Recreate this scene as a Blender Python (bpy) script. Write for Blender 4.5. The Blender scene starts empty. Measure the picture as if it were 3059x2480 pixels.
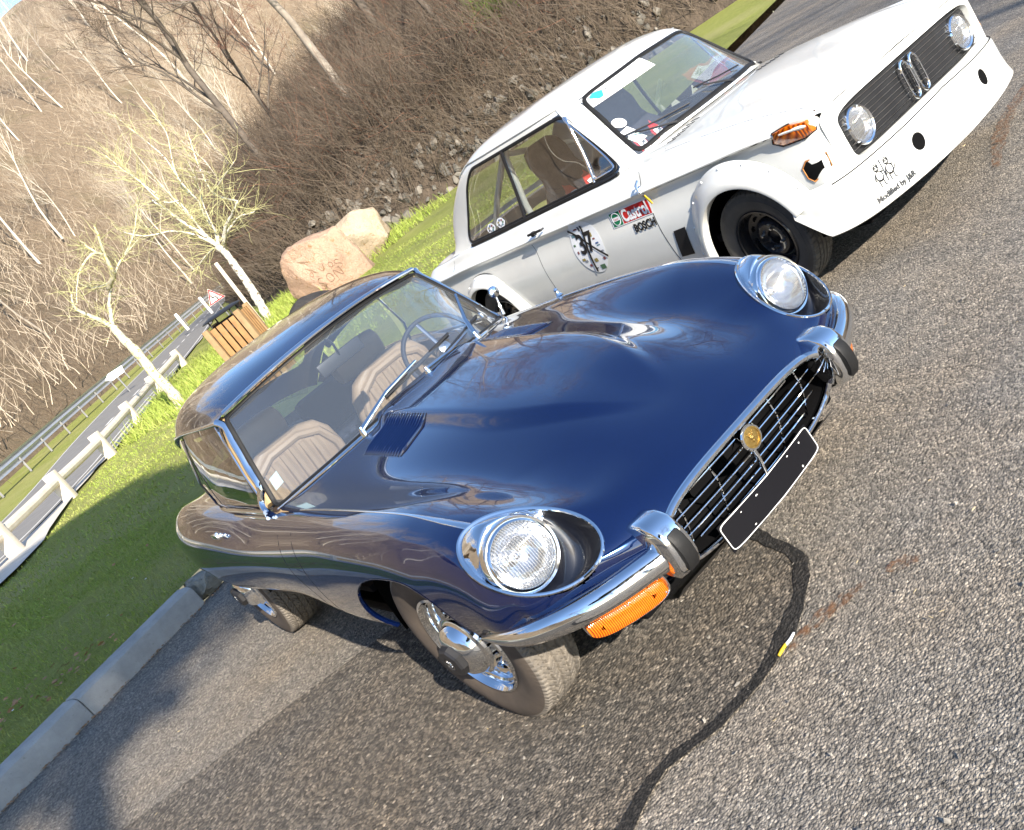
import bpy, bmesh, math, random
import numpy as np
from mathutils import Vector, Matrix

# ------------------------------------------------------------ camera, world, sun, exposure
scene = bpy.context.scene
COL = scene.collection
cam_data = bpy.data.cameras.new("camera")
cam = bpy.data.objects.new("camera", cam_data)
COL.objects.link(cam)
cam_data.sensor_width = 36.0
cam_data.lens = 3091.474 / 3059.0 * 36.0
cam_data.shift_x = -(1999.841 - 1529.5) / 3059.0
cam_data.shift_y = (1079.654 - 1240.0) / 3059.0
cam_data.clip_start = 0.05
cam_data.clip_end = 2000.0
CR = ((-0.6002750150126357, 0.5864758657568468, -0.5437977245578441),
      (0.6054679133481646, -0.11102424053952054, -0.7880877006507717),
      (-0.5225691459083205, -0.802321429911951, -0.2884472410113188))
CC = (1.538222151635026, 3.086962766429462, 1.6308596295830955)
cam.matrix_world = Matrix(((CR[0][0], -CR[1][0], -CR[2][0], CC[0]),
                           (CR[0][1], -CR[1][1], -CR[2][1], CC[1]),
                           (CR[0][2], -CR[1][2], -CR[2][2], CC[2]),
                           (0, 0, 0, 1)))
scene.camera = cam
scene.render.resolution_x = 1024
scene.render.resolution_y = 830

SUN_EL = math.radians(25.0)
SUN_TO = Vector((0.13, 1.0, 0.0)).normalized()          # horizontal direction towards the sun
world = bpy.data.worlds.new("World")
scene.world = world
world.use_nodes = True
wn = world.node_tree.nodes
wn.clear()
w_out = wn.new('ShaderNodeOutputWorld')
w_bg = wn.new('ShaderNodeBackground')
w_sky = wn.new('ShaderNodeTexSky')
w_sky.sky_type = 'NISHITA'
w_sky.sun_disc = False
w_sky.sun_elevation = SUN_EL
w_sky.sun_rotation = math.atan2(SUN_TO.x, SUN_TO.y)
w_sky.air_density = 1.0
w_sky.dust_density = 0.3
w_sky.ozone_density = 3.0
w_bg.inputs['Strength'].default_value = 0.13
world.node_tree.links.new(w_sky.outputs[0], w_bg.inputs[0])
world.node_tree.links.new(w_bg.outputs[0], w_out.inputs[0])

sun_data = bpy.data.lights.new("sun", 'SUN')
sun_data.energy = 4.6
sun_data.angle = math.radians(0.5)
sun_data.color = (1.0, 0.91, 0.78)
sun = bpy.data.objects.new("sun", sun_data)
COL.objects.link(sun)
sdir = Vector((SUN_TO.x * math.cos(SUN_EL), SUN_TO.y * math.cos(SUN_EL), math.sin(SUN_EL)))
sun.rotation_euler = (-sdir).to_track_quat('-Z', 'Y').to_euler()
sun.location = (2, 12, 14)

scene.view_settings.view_transform = 'Standard'
scene.view_settings.look = 'None'
scene.view_settings.exposure = 1.38
scene.view_settings.gamma = 1.0
scene.view_settings.use_curve_mapping = False
try:
    scene.cycles.max_bounces = 8
    scene.cycles.transparent_max_bounces = 12
    scene.cycles.caustics_reflective = False
    scene.cycles.caustics_refractive = False
except Exception:
    pass

rnd = random.Random(7)
npr = np.random.RandomState(11)
PI = math.pi

# ------------------------------------------------------------ material helpers
def mat(name, color=(0.5, 0.5, 0.5), rough=0.5, metal=0.0, coat=0.0, trans=0.0, alpha=1.0, spec=0.5, emit=None, ior=1.45, coat_rough=0.03):
    m = bpy.data.materials.new(name)
    m.use_nodes = True
    b = m.node_tree.nodes['Principled BSDF']
    b.inputs['Base Color'].default_value = (*color, 1)
    b.inputs['Roughness'].default_value = rough
    b.inputs['Metallic'].default_value = metal
    b.inputs['Coat Weight'].default_value = coat
    b.inputs['Coat Roughness'].default_value = coat_rough
    b.inputs['Transmission Weight'].default_value = trans
    b.inputs['Alpha'].default_value = alpha
    b.inputs['Specular IOR Level'].default_value = spec
    b.inputs['IOR'].default_value = ior
    return m

class NT:
    """small node helper"""
    def __init__(self, m):
        self.m = m; self.t = m.node_tree; self.n = self.t.nodes; self.l = self.t.links
        self.b = self.n['Principled BSDF']
        self._pos = None
    def new(self, k, **kw):
        n = self.n.new(k)
        for a, v in kw.items():
            if a.startswith('i_'):
                n.inputs[a[2:].replace('_', ' ')].default_value = v
            else:
                setattr(n, a, v)
        return n
    def pos(self, obj=False):
        if self._pos is None:
            tc = self.new('ShaderNodeTexCoord')
            self._pos = tc.outputs['Object'] if obj else self.new('ShaderNodeNewGeometry').outputs['Position']
        return self._pos
    def noise(self, scale, detail=4, rough=0.55, vec=None, dist=0.0):
        n = self.new('ShaderNodeTexNoise')
        n.inputs['Scale'].default_value = scale; n.inputs['Detail'].default_value = detail
        n.inputs['Roughness'].default_value = rough; n.inputs['Distortion'].default_value = dist
        self.l.new(vec if vec is not None else self.pos(), n.inputs['Vector'])
        return n.outputs['Fac']
    def voro(self, scale, feature='F1', vec=None, rand=1.0):
        n = self.new('ShaderNodeTexVoronoi', feature=feature)
        n.inputs['Scale'].default_value = scale
        n.inputs['Randomness'].default_value = rand
        self.l.new(vec if vec is not None else self.pos(), n.inputs['Vector'])
        return n
    def ramp(self, fac, stops):
        r = self.new('ShaderNodeValToRGB')
        e = r.color_ramp.elements
        while len(e) < len(stops): e.new(0.5)
        for k, (p, c) in enumerate(stops):
            e[k].position = p; e[k].color = (*c, 1) if len(c) == 3 else c
        self.l.new(fac, r.inputs[0])
        return r.outputs[0]
    def mix(self, fac, a, b, mode='MIX'):
        x = self.new('ShaderNodeMix', data_type='RGBA', blend_type=mode)
        for s, v in ((x.inputs[0], fac), (x.inputs[6], a), (x.inputs[7], b)):
            if hasattr(v, 'is_linked'): self.l.new(v, s)
            elif isinstance(v, (int, float)): s.default_value = v
            else: s.default_value = (*v, 1)
        return x.outputs[2]
    def math(self, op, a, b=None, clamp=False):
        x = self.new('ShaderNodeMath', operation=op); x.use_clamp = clamp
        for s, v in ((x.inputs[0], a), (x.inputs[1], b)):
            if v is None: continue
            if hasattr(v, 'is_linked'): self.l.new(v, s)
            else: s.default_value = v
        return x.outputs[0]
    def bump(self, h, strength=0.5, dist=0.01):
        x = self.new('ShaderNodeBump')
        x.inputs['Strength'].default_value = strength; x.inputs['Distance'].default_value = dist
        self.l.new(h, x.inputs['Height']); self.l.new(x.outputs[0], self.b.inputs['Normal'])
        return x
    def color(self, c): self.l.new(c, self.b.inputs['Base Color'])
    def rough(self, c): self.l.new(c, self.b.inputs['Roughness'])

def varied(name, c1, c2, rough=0.6, scale=8.0, bump=0.0, bscale=60.0, metal=0.0, obj=True, bdist=0.003, spec=0.5, det=5):
    m = mat(name, c1, rough, metal, spec=spec)
    t = NT(m); t.pos(obj)
    t.color(t.ramp(t.noise(scale, det), [(0.3, c1), (0.7, c2)]))
    if bump: t.bump(t.noise(bscale, 6, 0.65), bump, bdist)
    return m

# ------------------------------------------------------------ geometry helpers
def link_mesh(name, verts, faces, material=None, parent=None, smooth=True, fmat=None, auto=None):
    me = bpy.data.meshes.new(name)
    me.from_pydata([tuple(v) for v in verts], [], [tuple(int(i) for i in f) for f in faces])
    mats = material if isinstance(material, (list, tuple)) else [material]
    for m in mats:
        if m: me.materials.append(m)
    if fmat is not None: me.polygons.foreach_set('material_index', np.asarray(fmat, dtype=np.int32))
    if smooth: me.polygons.foreach_set('use_smooth', [True] * len(me.polygons))
    if auto is not None and smooth:
        me.set_sharp_from_angle(angle=math.radians(auto))
    me.update()
    o = bpy.data.objects.new(name, me)
    COL.objects.link(o)
    if parent: o.parent = parent
    return o

class MB:
    def __init__(self): self.v = []; self.f = []; self.m = []
    def add(self, vf, k=0):
        v, f = vf; n = len(self.v)
        self.v.extend([tuple(p) for p in v]); self.f.extend([tuple(int(i) + n for i in q) for q in f]); self.m.extend([k] * len(f))
        return self
    def build(self, name, material, parent=None, smooth=True, auto=35):
        return link_mesh(name, self.v, self.f, material, parent, smooth, self.m, auto)

def tag(o, label=None, cat=None, group=None, kind=None):
    if label: o['label'] = label
    if cat: o['category'] = cat
    if group: o['group'] = group
    if kind: o['kind'] = kind
    return o

def thing(name, label, cat, loc=(0, 0, 0), group=None, rotz=0.0):
    o = bpy.data.objects.new(name, None); COL.objects.link(o)
    o.location = loc; o.rotation_euler = (0, 0, rotz); o.empty_display_size = 0.2
    return tag(o, label, cat, group)

def copy_tree(o, parent=None):
    c = o.copy(); COL.objects.link(c)
    if parent: c.parent = parent
    for ch in list(o.children): copy_tree(ch, c)
    return c

def frame_from(d):
    d = Vector(d).normalized()
    a = Vector((0, 0, 1)) if abs(d.z) < 0.9 else Vector((1, 0, 0))
    u = d.cross(a).normalized(); w = u.cross(d).normalized()
    return u, w

def tube(pts, r, seg=8, closed=False, squash=1.0, cap=True, up=None):
    """swept round (or flattened) bar; r a number or one per point; up fixes the cross-section's second axis"""
    P = [Vector(p) for p in pts]; n = len(P)
    R = [r] * n if isinstance(r, (int, float)) else list(r)
    V = []; F = []; pu = None
    for i in range(n):
        if closed: d = P[(i + 1) % n] - P[i - 1]
        else: d = P[min(i + 1, n - 1)] - P[max(i - 1, 0)]
        if d.length < 1e-9: d = Vector((0, 0, 1))
        d.normalize()
        if up is not None:
            upv = Vector(up[i]) if isinstance(up[0], (tuple, list, Vector, np.ndarray)) else Vector(up)
            u = d.cross(upv)
            if u.length < 1e-6: u, w = frame_from(d)
            u.normalize(); w = u.cross(d).normalized()
        elif pu is None: u, w = frame_from(d)
        else:
            u = (pu - d * pu.dot(d))
            if u.length < 1e-6: u, w = frame_from(d)
            u.normalize(); w = u.cross(d).normalized()
        pu = u
        for k in range(seg):
            a = 2 * PI * k / seg
            V.append(P[i] + u * (math.cos(a) * R[i]) + w * (math.sin(a) * R[i] * squash))
    m = n if closed else n - 1
    for i in range(m):
        j = (i + 1) % n
        for k in range(seg):
            F.append((i * seg + k, i * seg + (k + 1) % seg, j * seg + (k + 1) % seg, j * seg + k))
    if cap and not closed:
        F.append(tuple(range(seg))[::-1]); F.append(tuple((n - 1) * seg + k for k in range(seg)))
    return V, F

def lathe(prof, seg=48, axis='X', center=(0, 0, 0), close=False):
    """prof: list of (radius, offset along axis)"""
    V = []; F = []; n = len(prof); c = center
    for (r, h) in prof:
        for k in range(seg):
            a = 2 * PI * k / seg
            ca, sa = math.cos(a) * r, math.sin(a) * r
            if axis == 'X': V.append((c[0] + h, c[1] + ca, c[2] + sa))
            elif axis == 'Y': V.append((c[0] + ca, c[1] + h, c[2] + sa))
            else: V.append((c[0] + ca, c[1] + sa, c[2] + h))
    for i in range(n - 1 + (1 if close else 0)):
        j = (i + 1) % n
        for k in range(seg):
            F.append((i * seg + k, i * seg + (k + 1) % seg, j * seg + (k + 1) % seg, j * seg + k))
    if not close:
        if prof[0][0] > 1e-6: pass
    return V, F

def box(cx, cy, cz, sx, sy, sz, bev=0.0, rot=None, taper=None):
    bm = bmesh.new()
    bmesh.ops.create_cube(bm, size=1.0)
    for v in bm.verts:
        v.co.x *= sx; v.co.y *= sy; v.co.z *= sz
        if taper and v.co.z > 0: v.co.x *= taper; v.co.y *= taper
    if bev > 0:
        bmesh.ops.bevel(bm, geom=list(bm.edges), offset=bev, segments=2, affect='EDGES', profile=0.6)
    M = Matrix.Translation((cx, cy, cz))
    if rot is not None: M = M @ (rot.to_4x4() if hasattr(rot, 'to_4x4') else rot)
    V = [tuple(M @ v.co) for v in bm.verts]
    bm.verts.index_update()
    F = [tuple(v.index for v in f.verts) for f in bm.faces]
    bm.free()
    return V, F

def hull(points):
    bm = bmesh.new()
    for p in points: bm.verts.new(p)
    r = bmesh.ops.convex_hull(bm, input=bm.verts)
    bmesh.ops.delete(bm, geom=[v for v in bm.verts if not v.link_faces], context='VERTS')
    bm.verts.index_update()
    V = [tuple(v.co) for v in bm.verts]; F = [tuple(v.index for v in f.verts) for f in bm.faces]
    bm.free()
    return V, F

def loft(rings, closed=True, cap0=False, cap1=False):
    n = len(rings[0]); V = [tuple(p) for r in rings for p in r]; F = []
    for i in range(len(rings) - 1):
        for k in range(n if closed else n - 1):
            F.append((i * n + k, i * n + (k + 1) % n, (i + 1) * n + (k + 1) % n, (i + 1) * n + k))
    if cap0: F.append(tuple(range(n))[::-1])
    if cap1: F.append(tuple((len(rings) - 1) * n + k for k in range(n)))
    return V, F

def xf(vf, M):
    return [tuple(M @ Vector(p)) for p in vf[0]], vf[1]

def mirx(vf):
    return [(-p[0], p[1], p[2]) for p in vf[0]], [tuple(reversed(f)) for f in vf[1]]

def nspline(P, knots, t):
    """natural cubic spline through P (n,k) at knots, evaluated at t"""
    P = np.asarray(P, float); x = np.asarray(knots, float); n = len(x); h = np.diff(x)
    A = np.zeros((n, n)); B = np.zeros((n,) + P.shape[1:]); A[0, 0] = A[-1, -1] = 1
    for i in range(1, n - 1):
        A[i, i - 1] = h[i - 1]; A[i, i] = 2 * (h[i - 1] + h[i]); A[i, i + 1] = h[i]
        B[i] = 6 * ((P[i + 1] - P[i]) / h[i] - (P[i] - P[i - 1]) / h[i - 1])
    M = np.linalg.solve(A, B.reshape(n, -1)).reshape(B.shape)
    t = np.asarray(t, float); k = np.clip(np.searchsorted(x, t) - 1, 0, n - 2)
    sh = (-1,) + (1,) * (P.ndim - 1)
    hk = h[k].reshape(sh); a = (x[k + 1] - t).reshape(sh); b = (t - x[k]).reshape(sh)
    return (M[k] * a ** 3 + M[k + 1] * b ** 3) / (6 * hk) + (P[k] / hk - M[k] * hk / 6) * a + (P[k + 1] / hk - M[k + 1] * hk / 6) * b

def curve_pts(P, n):
    P = np.asarray(P, float)
    d = np.concatenate([[0], np.cumsum(np.linalg.norm(np.diff(P, axis=0), axis=1))])
    return nspline(P, d, np.linspace(0, d[-1], n))

def sstep(a, b, x):
    t = np.clip((x - a) / (b - a), 0, 1); return t * t * (3 - 2 * t)

class Grid:
    """a dense curved sheet from a control net, which can be cut along implicit lines"""
    def __init__(self, net, nu, nv, ku=None, kv=None):
        net = np.asarray(net, float)
        if ku is None: ku = np.concatenate([[0], np.cumsum(np.linalg.norm(np.diff(net, axis=0), axis=2).mean(1))])
        if kv is None: kv = np.concatenate([[0], np.cumsum(np.linalg.norm(np.diff(net, axis=1), axis=2).mean(0))])
        self.ku = np.asarray(ku, float); self.kv = np.asarray(kv, float)
        A = nspline(net, self.ku, np.linspace(self.ku[0], self.ku[-1], nu))
        self.p = nspline(np.swapaxes(A, 0, 1), self.kv, np.linspace(self.kv[0], self.kv[-1], nv)).swapaxes(0, 1).copy()
        self.nu, self.nv = nu, nv
        idx = np.arange(nu * nv).reshape(nu, nv)
        self.q = np.stack([idx[:-1, :-1], idx[1:, :-1], idx[1:, 1:], idx[:-1, 1:]], -1).reshape(-1, 4)
        self.alive = np.ones(len(self.q), bool)
        self.moved = np.zeros(nu * nv, bool)
        self.cutrim = []
    def flat(self): return self.p.reshape(-1, 3)
    def normals(self):
        du = np.gradient(self.p, axis=0); dv = np.gradient(self.p, axis=1)
        n = np.cross(du, dv); n /= (np.linalg.norm(n, axis=2, keepdims=True) + 1e-12)
        self.n = n.reshape(-1, 3); return self.n
    def snap(self, g):
        """move vertices next to the line g=0 onto it; returns g per vertex afterwards"""
        P = self.flat(); G = g(P)
        pp = P.reshape(self.nu, self.nv, 3); gg = G.reshape(self.nu, self.nv)
        tgt = {}
        for ax in (0, 1):
            a = gg[:-1, :] if ax == 0 else gg[:, :-1]; b = gg[1:, :] if ax == 0 else gg[:, 1:]
            I, J = np.where((a * b < 0) & (np.abs(a) < 1e3) & (np.abs(b) < 1e3))
            for i, j in zip(I, J):
                i2, j2 = (i + 1, j) if ax == 0 else (i, j + 1)
                ga, gb = gg[i, j], gg[i2, j2]; t = ga / (ga - gb)
                X = pp[i, j] * (1 - t) + pp[i2, j2] * t
                k, w = ((i * self.nv + j), t) if t < 0.5 else ((i2 * self.nv + j2), 1 - t)
                if k not in tgt or w < tgt[k][0]: tgt[k] = (w, X, self.n[i * self.nv + j] * (1 - t) + self.n[i2 * self.nv + j2] * t)
        for k, (w, X, NN) in tgt.items():
            P[k] = X; G[k] = 0.0; self.moved[k] = True; self.n[k] = NN / (np.linalg.norm(NN) + 1e-9)
        self.p = P.reshape(self.nu, self.nv, 3)
        return G
    def cut(self, g):
        G = self.snap(g)
        s = G[self.q]; bad = (s.sum(1) < 0) & (np.abs(s).max(1) < 1e3)
        self.alive &= ~bad
        return bad
    def classes(self, g):
        G = self.snap(g)
        return G[self.q].sum(1) < 0
    def part(self, mask, name, material, parent, normals=None, rim=0.0, dead=False):
        m = mask if dead else mask & self.alive
        q = self.q[m]; P = self.flat(); used = np.unique(q)
        remap = -np.ones(len(P), int); remap[used] = np.arange(len(used))
        V = P[used]; F = remap[q]
        # drop collapsed quads
        N = self.n[used] if normals is None else normals[used]
        faces = []
        for f in F.tolist():
            g2 = [f[0]]
            for a in f[1:]:
                if np.abs(V[a] - V[g2[-1]]).sum() > 1e-6: g2.append(a)
            if len(g2) > 2 and np.abs(V[g2[0]] - V[g2[-1]]).sum() < 1e-6: g2.pop()
            if len(g2) > 2: faces.append(tuple(g2))
        nface = len(faces); Vx = V.tolist(); Nx = N.tolist()
        if rim > 0:
            cnt = {}
            for f in faces:
                for a, b in zip(f, f[1:] + f[:1]): cnt[(min(a, b), max(a, b))] = cnt.get((min(a, b), max(a, b)), 0) + 1
            inner = {}
            extra = []
            for f in faces:
                for a, b in zip(f, f[1:] + f[:1]):
                    if cnt[(min(a, b), max(a, b))] == 1:
                        for c in (a, b):
                            if c not in inner:
                                inner[c] = len(Vx); Vx.append((V[c] - N[c] * rim).tolist()); Nx.append(N[c].tolist())
                        extra.append((b, a, inner[a], inner[b]))
            faces += extra
        me = bpy.data.meshes.new(name); me.from_pydata(Vx, [], faces)
        me.materials.append(material)
        me.polygons.foreach_set('use_smooth', [True] * len(faces))
        me.update()
        loops = np.zeros(len(me.loops), np.int32); me.loops.foreach_get('vertex_index', loops)
        Na = np.array(Nx); LN = Na[loops]
        if len(faces) > nface:
            st = me.polygons[nface].loop_start
            pn = np.zeros(len(me.polygons) * 3); me.polygons.foreach_get('normal', pn); pn = pn.reshape(-1, 3)
            for k in range(nface, len(faces)):
                p = me.polygons[k]; LN[p.loop_start:p.loop_start + p.loop_total] = pn[k]
        me.normals_split_custom_set(LN.tolist())
        o = bpy.data.objects.new(name, me); COL.objects.link(o); o.parent = parent
        return o

def poly_sdf(a, b, poly, r=0.0):
    """signed distance (negative inside) of points (a, b) to a polygon, rounded by r"""
    d = np.full(a.shape, 1e9); inside = np.zeros(a.shape, bool); n = len(poly)
    for i in range(n):
        x0, y0 = poly[i]; x1, y1 = poly[(i + 1) % n]
        ex, ey = x1 - x0, y1 - y0
        t = np.clip(((a - x0) * ex + (b - y0) * ey) / (ex * ex + ey * ey), 0, 1)
        d = np.minimum(d, np.hypot(a - x0 - t * ex, b - y0 - t * ey))
        c = ((y0 > b) != (y1 > b)) & (a < (x1 - x0) * (b - y0) / ((y1 - y0) if y1 != y0 else 1e-9) + x0)
        inside ^= c
    return np.where(inside, -d, d) - r

def nearest(P, N, ia, a, ib, b, extra, up=0.0):
    d = (P[:, ia] - a) ** 2 + (P[:, ib] - b) ** 2 + extra
    k = np.argpartition(d, 4)[:4]; w = 1 / (d[k] + 1e-8)
    p = (P[k] * w[:, None]).sum(0) / w.sum(); p[ia] = a; p[ib] = b
    n = (N[k] * w[:, None]).sum(0); n /= np.linalg.norm(n)
    return Vector(p) + Vector(n) * up, Vector(n)

def text_mesh(body, size=1.0, bold=0.0, shear=0.0):
    cu = bpy.data.curves.new('t', 'FONT'); cu.body = body; cu.size = size; cu.offset = bold; cu.shear = shear
    cu.align_x = 'CENTER'; cu.align_y = 'CENTER'; cu.resolution_u = 3
    o = bpy.data.objects.new('t', cu); COL.objects.link(o)
    dg = bpy.context.evaluated_depsgraph_get(); dg.update()
    me = o.evaluated_get(dg).to_mesh()
    V = [tuple(v.co) for v in me.vertices]; F = [tuple(p.vertices) for p in me.polygons]
    o.evaluated_get(dg).to_mesh_clear()
    bpy.data.objects.remove(o); bpy.data.curves.remove(cu)
    return V, F
# ------------------------------------------------------------ materials
M = {}
def paint(name, c, rough=0.25, coat=1.0, flake=0.0, metal=0.0):
    m = mat(name, c, rough, metal, coat=coat, coat_rough=0.012)
    t = NT(m); t.pos(True)
    n = t.noise(2.2, 6, 0.6)
    t.color(t.ramp(n, [(0.25, tuple(x * 0.93 for x in c)), (0.75, tuple(min(1, x * 1.06) for x in c))]))
    # a little road dust so the gloss is not perfectly even
    d = t.noise(35.0, 8, 0.7)
    t.l.new(t.ramp(d, [(0.45, (0.010,) * 3), (0.85, (0.05,) * 3)]), t.b.inputs['Coat Roughness'])
    # faint waviness of hand-finished panels
    bp = t.new('ShaderNodeBump'); bp.inputs['Strength'].default_value = 0.12; bp.inputs['Distance'].default_value = 0.0008
    t.l.new(t.noise(5.0, 2, 0.4), bp.inputs['Height'])
    t.l.new(bp.outputs[0], t.b.inputs['Coat Normal'])
    return m
M['navy'] = paint('navy_paint', (0.0015, 0.0056, 0.034), 0.09); M['navy'].node_tree.nodes['Principled BSDF'].inputs['Coat IOR'].default_value = 1.62; M['navy'].node_tree.nodes['Principled BSDF'].inputs['Specular IOR Level'].default_value = 0.50; M['navy'].node_tree.nodes['Principled BSDF'].inputs['Specular Tint'].default_value = (.16, .42, 1.0, 1)  # blue specular tint puts extra sky blue into the paint's reflections
M['white'] = paint('white_paint', (0.74, 0.75, 0.72), 0.35)
M['chrome'] = mat('chrome', (0.80, 0.82, 0.84), 0.06, 1.0)
_t = NT(M['chrome']); _t.pos(True); _t.rough(_t.ramp(_t.noise(25, 6, 0.7), [(0.4, (0.035,) * 3), (0.8, (0.13,) * 3)]))
M['chrome_worn'] = varied('worn_chrome', (0.62, 0.62, 0.62), (0.42, 0.40, 0.38), 0.22, 20, metal=1.0)
M['black'] = varied('black_plastic', (0.012, 0.012, 0.014), (0.02, 0.02, 0.022), 0.45, 12, 0.15, 200)
M['rubber'] = varied('black_rubber', (0.009, 0.009, 0.010), (0.016, 0.016, 0.016), 0.5, 12, 0.2, 150, spec=.25)
M['void'] = mat('dark_underside', (0.004, 0.004, 0.0045), 0.9, spec=.1)
M['gap'] = mat('panel_gap_dark', (0.003, 0.003, 0.005), 0.8)
M['tyre'] = varied('dusty_tyre', (0.060, 0.048, 0.040), (0.105, 0.082, 0.064), 0.85, 9, 0.35, 90, bdist=0.002)
M['tread'] = varied('tyre_tread', (0.11, 0.098, 0.085), (0.19, 0.165, 0.135), 0.85, 40, 0.5, 160, bdist=0.002)
M['tread_grey'] = varied('grey_tyre_tread', (0.055, 0.052, 0.048), (0.10, 0.092, 0.082), 0.85, 30, 0.5, 160, bdist=0.002)
M['groove'] = mat('tread_groove', (0.02, 0.019, 0.018), 0.9)
def glass(name, tint=(0.9, 0.95, 0.96), dark=0.12, fres=0.0):
    """thin pane: clear with a mirror-like sheen; shadows pass"""
    m = bpy.data.materials.new(name); m.use_nodes = True
    nt = m.node_tree; n = nt.nodes; n.clear()
    out = n.new('ShaderNodeOutputMaterial'); tr = n.new('ShaderNodeBsdfTransparent'); gl = n.new('ShaderNodeBsdfGlossy')
    gl.inputs['Roughness'].default_value = 0.0; gl.inputs['Color'].default_value = (1, 1, 1, 1)
    tr.inputs['Color'].default_value = (*[c * (1 - dark) for c in tint], 1)
    ge = n.new('ShaderNodeNewGeometry'); dt = n.new('ShaderNodeVectorMath'); dt.operation = 'DOT_PRODUCT'
    nt.links.new(ge.outputs['Normal'], dt.inputs[0]); nt.links.new(ge.outputs['Incoming'], dt.inputs[1])
    def mth(op, a, b=None):
        x = n.new('ShaderNodeMath'); x.operation = op; x.use_clamp = op == 'MULTIPLY_ADD'
        for s_, v_ in zip(x.inputs, (a, b)):
            if v_ is None: continue
            if isinstance(v_, (int, float)): s_.default_value = v_
            else: nt.links.new(v_, s_)
        return x
    om = mth('SUBTRACT', 1.0, mth('ABSOLUTE', dt.outputs['Value']).outputs[0])
    p5 = mth('POWER', om.outputs[0], 4.6)
    ad = mth('MULTIPLY_ADD', p5.outputs[0], 1.15 + fres); ad.inputs[2].default_value = 0.065 + fres * .6
    mx = n.new('ShaderNodeMixShader'); nt.links.new(ad.outputs[0], mx.inputs[0])
    nt.links.new(tr.outputs[0], mx.inputs[1]); nt.links.new(gl.outputs[0], mx.inputs[2]); nt.links.new(mx.outputs[0], out.inputs[0])
    if name.startswith('wind'):      # dust film whose bluish colour stands in for sky haze on the glass
        df = n.new('ShaderNodeBsdfDiffuse'); df.inputs[0].default_value = (.60, .66, .72, 1); m3 = n.new('ShaderNodeMixShader'); m3.inputs[0].default_value = .055
        nt.links.new(mx.outputs[0], m3.inputs[1]); nt.links.new(df.outputs[0], m3.inputs[2]); nt.links.new(m3.outputs[0], out.inputs[0])
    return m
M['glass'] = glass('windscreen_glass', (0.90, 0.94, 0.98), 0.03, 0.16)
M['glass_side'] = glass('side_glass', (0.88, 0.93, 0.93), 0.08, 0.22)
M['tan'] = varied('tan_leather', (0.25, 0.18, 0.115), (0.32, 0.235, 0.155), 0.5, 6, 0.25, 140)
M['tan_trim'] = varied('tan_headlining', (0.46, 0.32, 0.16), (0.40, 0.27, 0.13), 0.7, 6)
M['dash'] = varied('dark_dash_vinyl', (0.012, 0.016, 0.028), (0.02, 0.025, 0.04), 0.5, 6, 0.2, 120)
M['navy_trim'] = varied('dark_cabin_cloth', (0.012, 0.018, 0.035), (0.02, 0.026, 0.045), 0.9, 6)
M['red'] = varied('red_seat_cloth', (0.50, 0.03, 0.025), (0.40, 0.02, 0.02), 0.7, 9)
M['plate_black'] = mat('black_number_plate', (0.006, 0.006, 0.008), 0.35, spec=.25)
M['plate_white'] = mat('white_line', (0.85, 0.85, 0.83), 0.35)
M['gold'] = varied('brass_badge', (0.52, 0.36, 0.12), (0.36, 0.23, 0.07), 0.3, 60, 0.6, 120, metal=0.9)
def amber():
    m = mat('amber_lens', (0.95, 0.27, 0.006), 0.12, coat=1.0)
    t = NT(m); t.pos(True)
    w = t.new('ShaderNodeTexWave', wave_type='BANDS', bands_direction='X'); w.inputs['Scale'].default_value = 62.0; w.inputs['Distortion'].default_value = 0.0
    t.l.new(t.pos(), w.inputs['Vector'])
    t.color(t.ramp(w.outputs['Fac'], [(0.0, (0.28, 0.035, 0.001)), (0.45, (0.62, 0.115, 0.002)), (1.0, (0.85, 0.22, 0.004))]))
    t.bump(w.outputs['Fac'], 0.6, 0.003)
    t.b.inputs['Subsurface Weight'].default_value = 0.25
    t.b.inputs['Subsurface Radius'].default_value = (0.02, 0.008, 0.002)
    return m
M['amber'] = amber()
def reflector():
    m = mat('lamp_reflector', (0.92, 0.92, 0.93), 0.22, 1.0)
    t = NT(m); t.pos(True)
    t.bump(t.noise(30, 2), 0.4, 0.006)
    return m
M['reflector'] = reflector()
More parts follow.
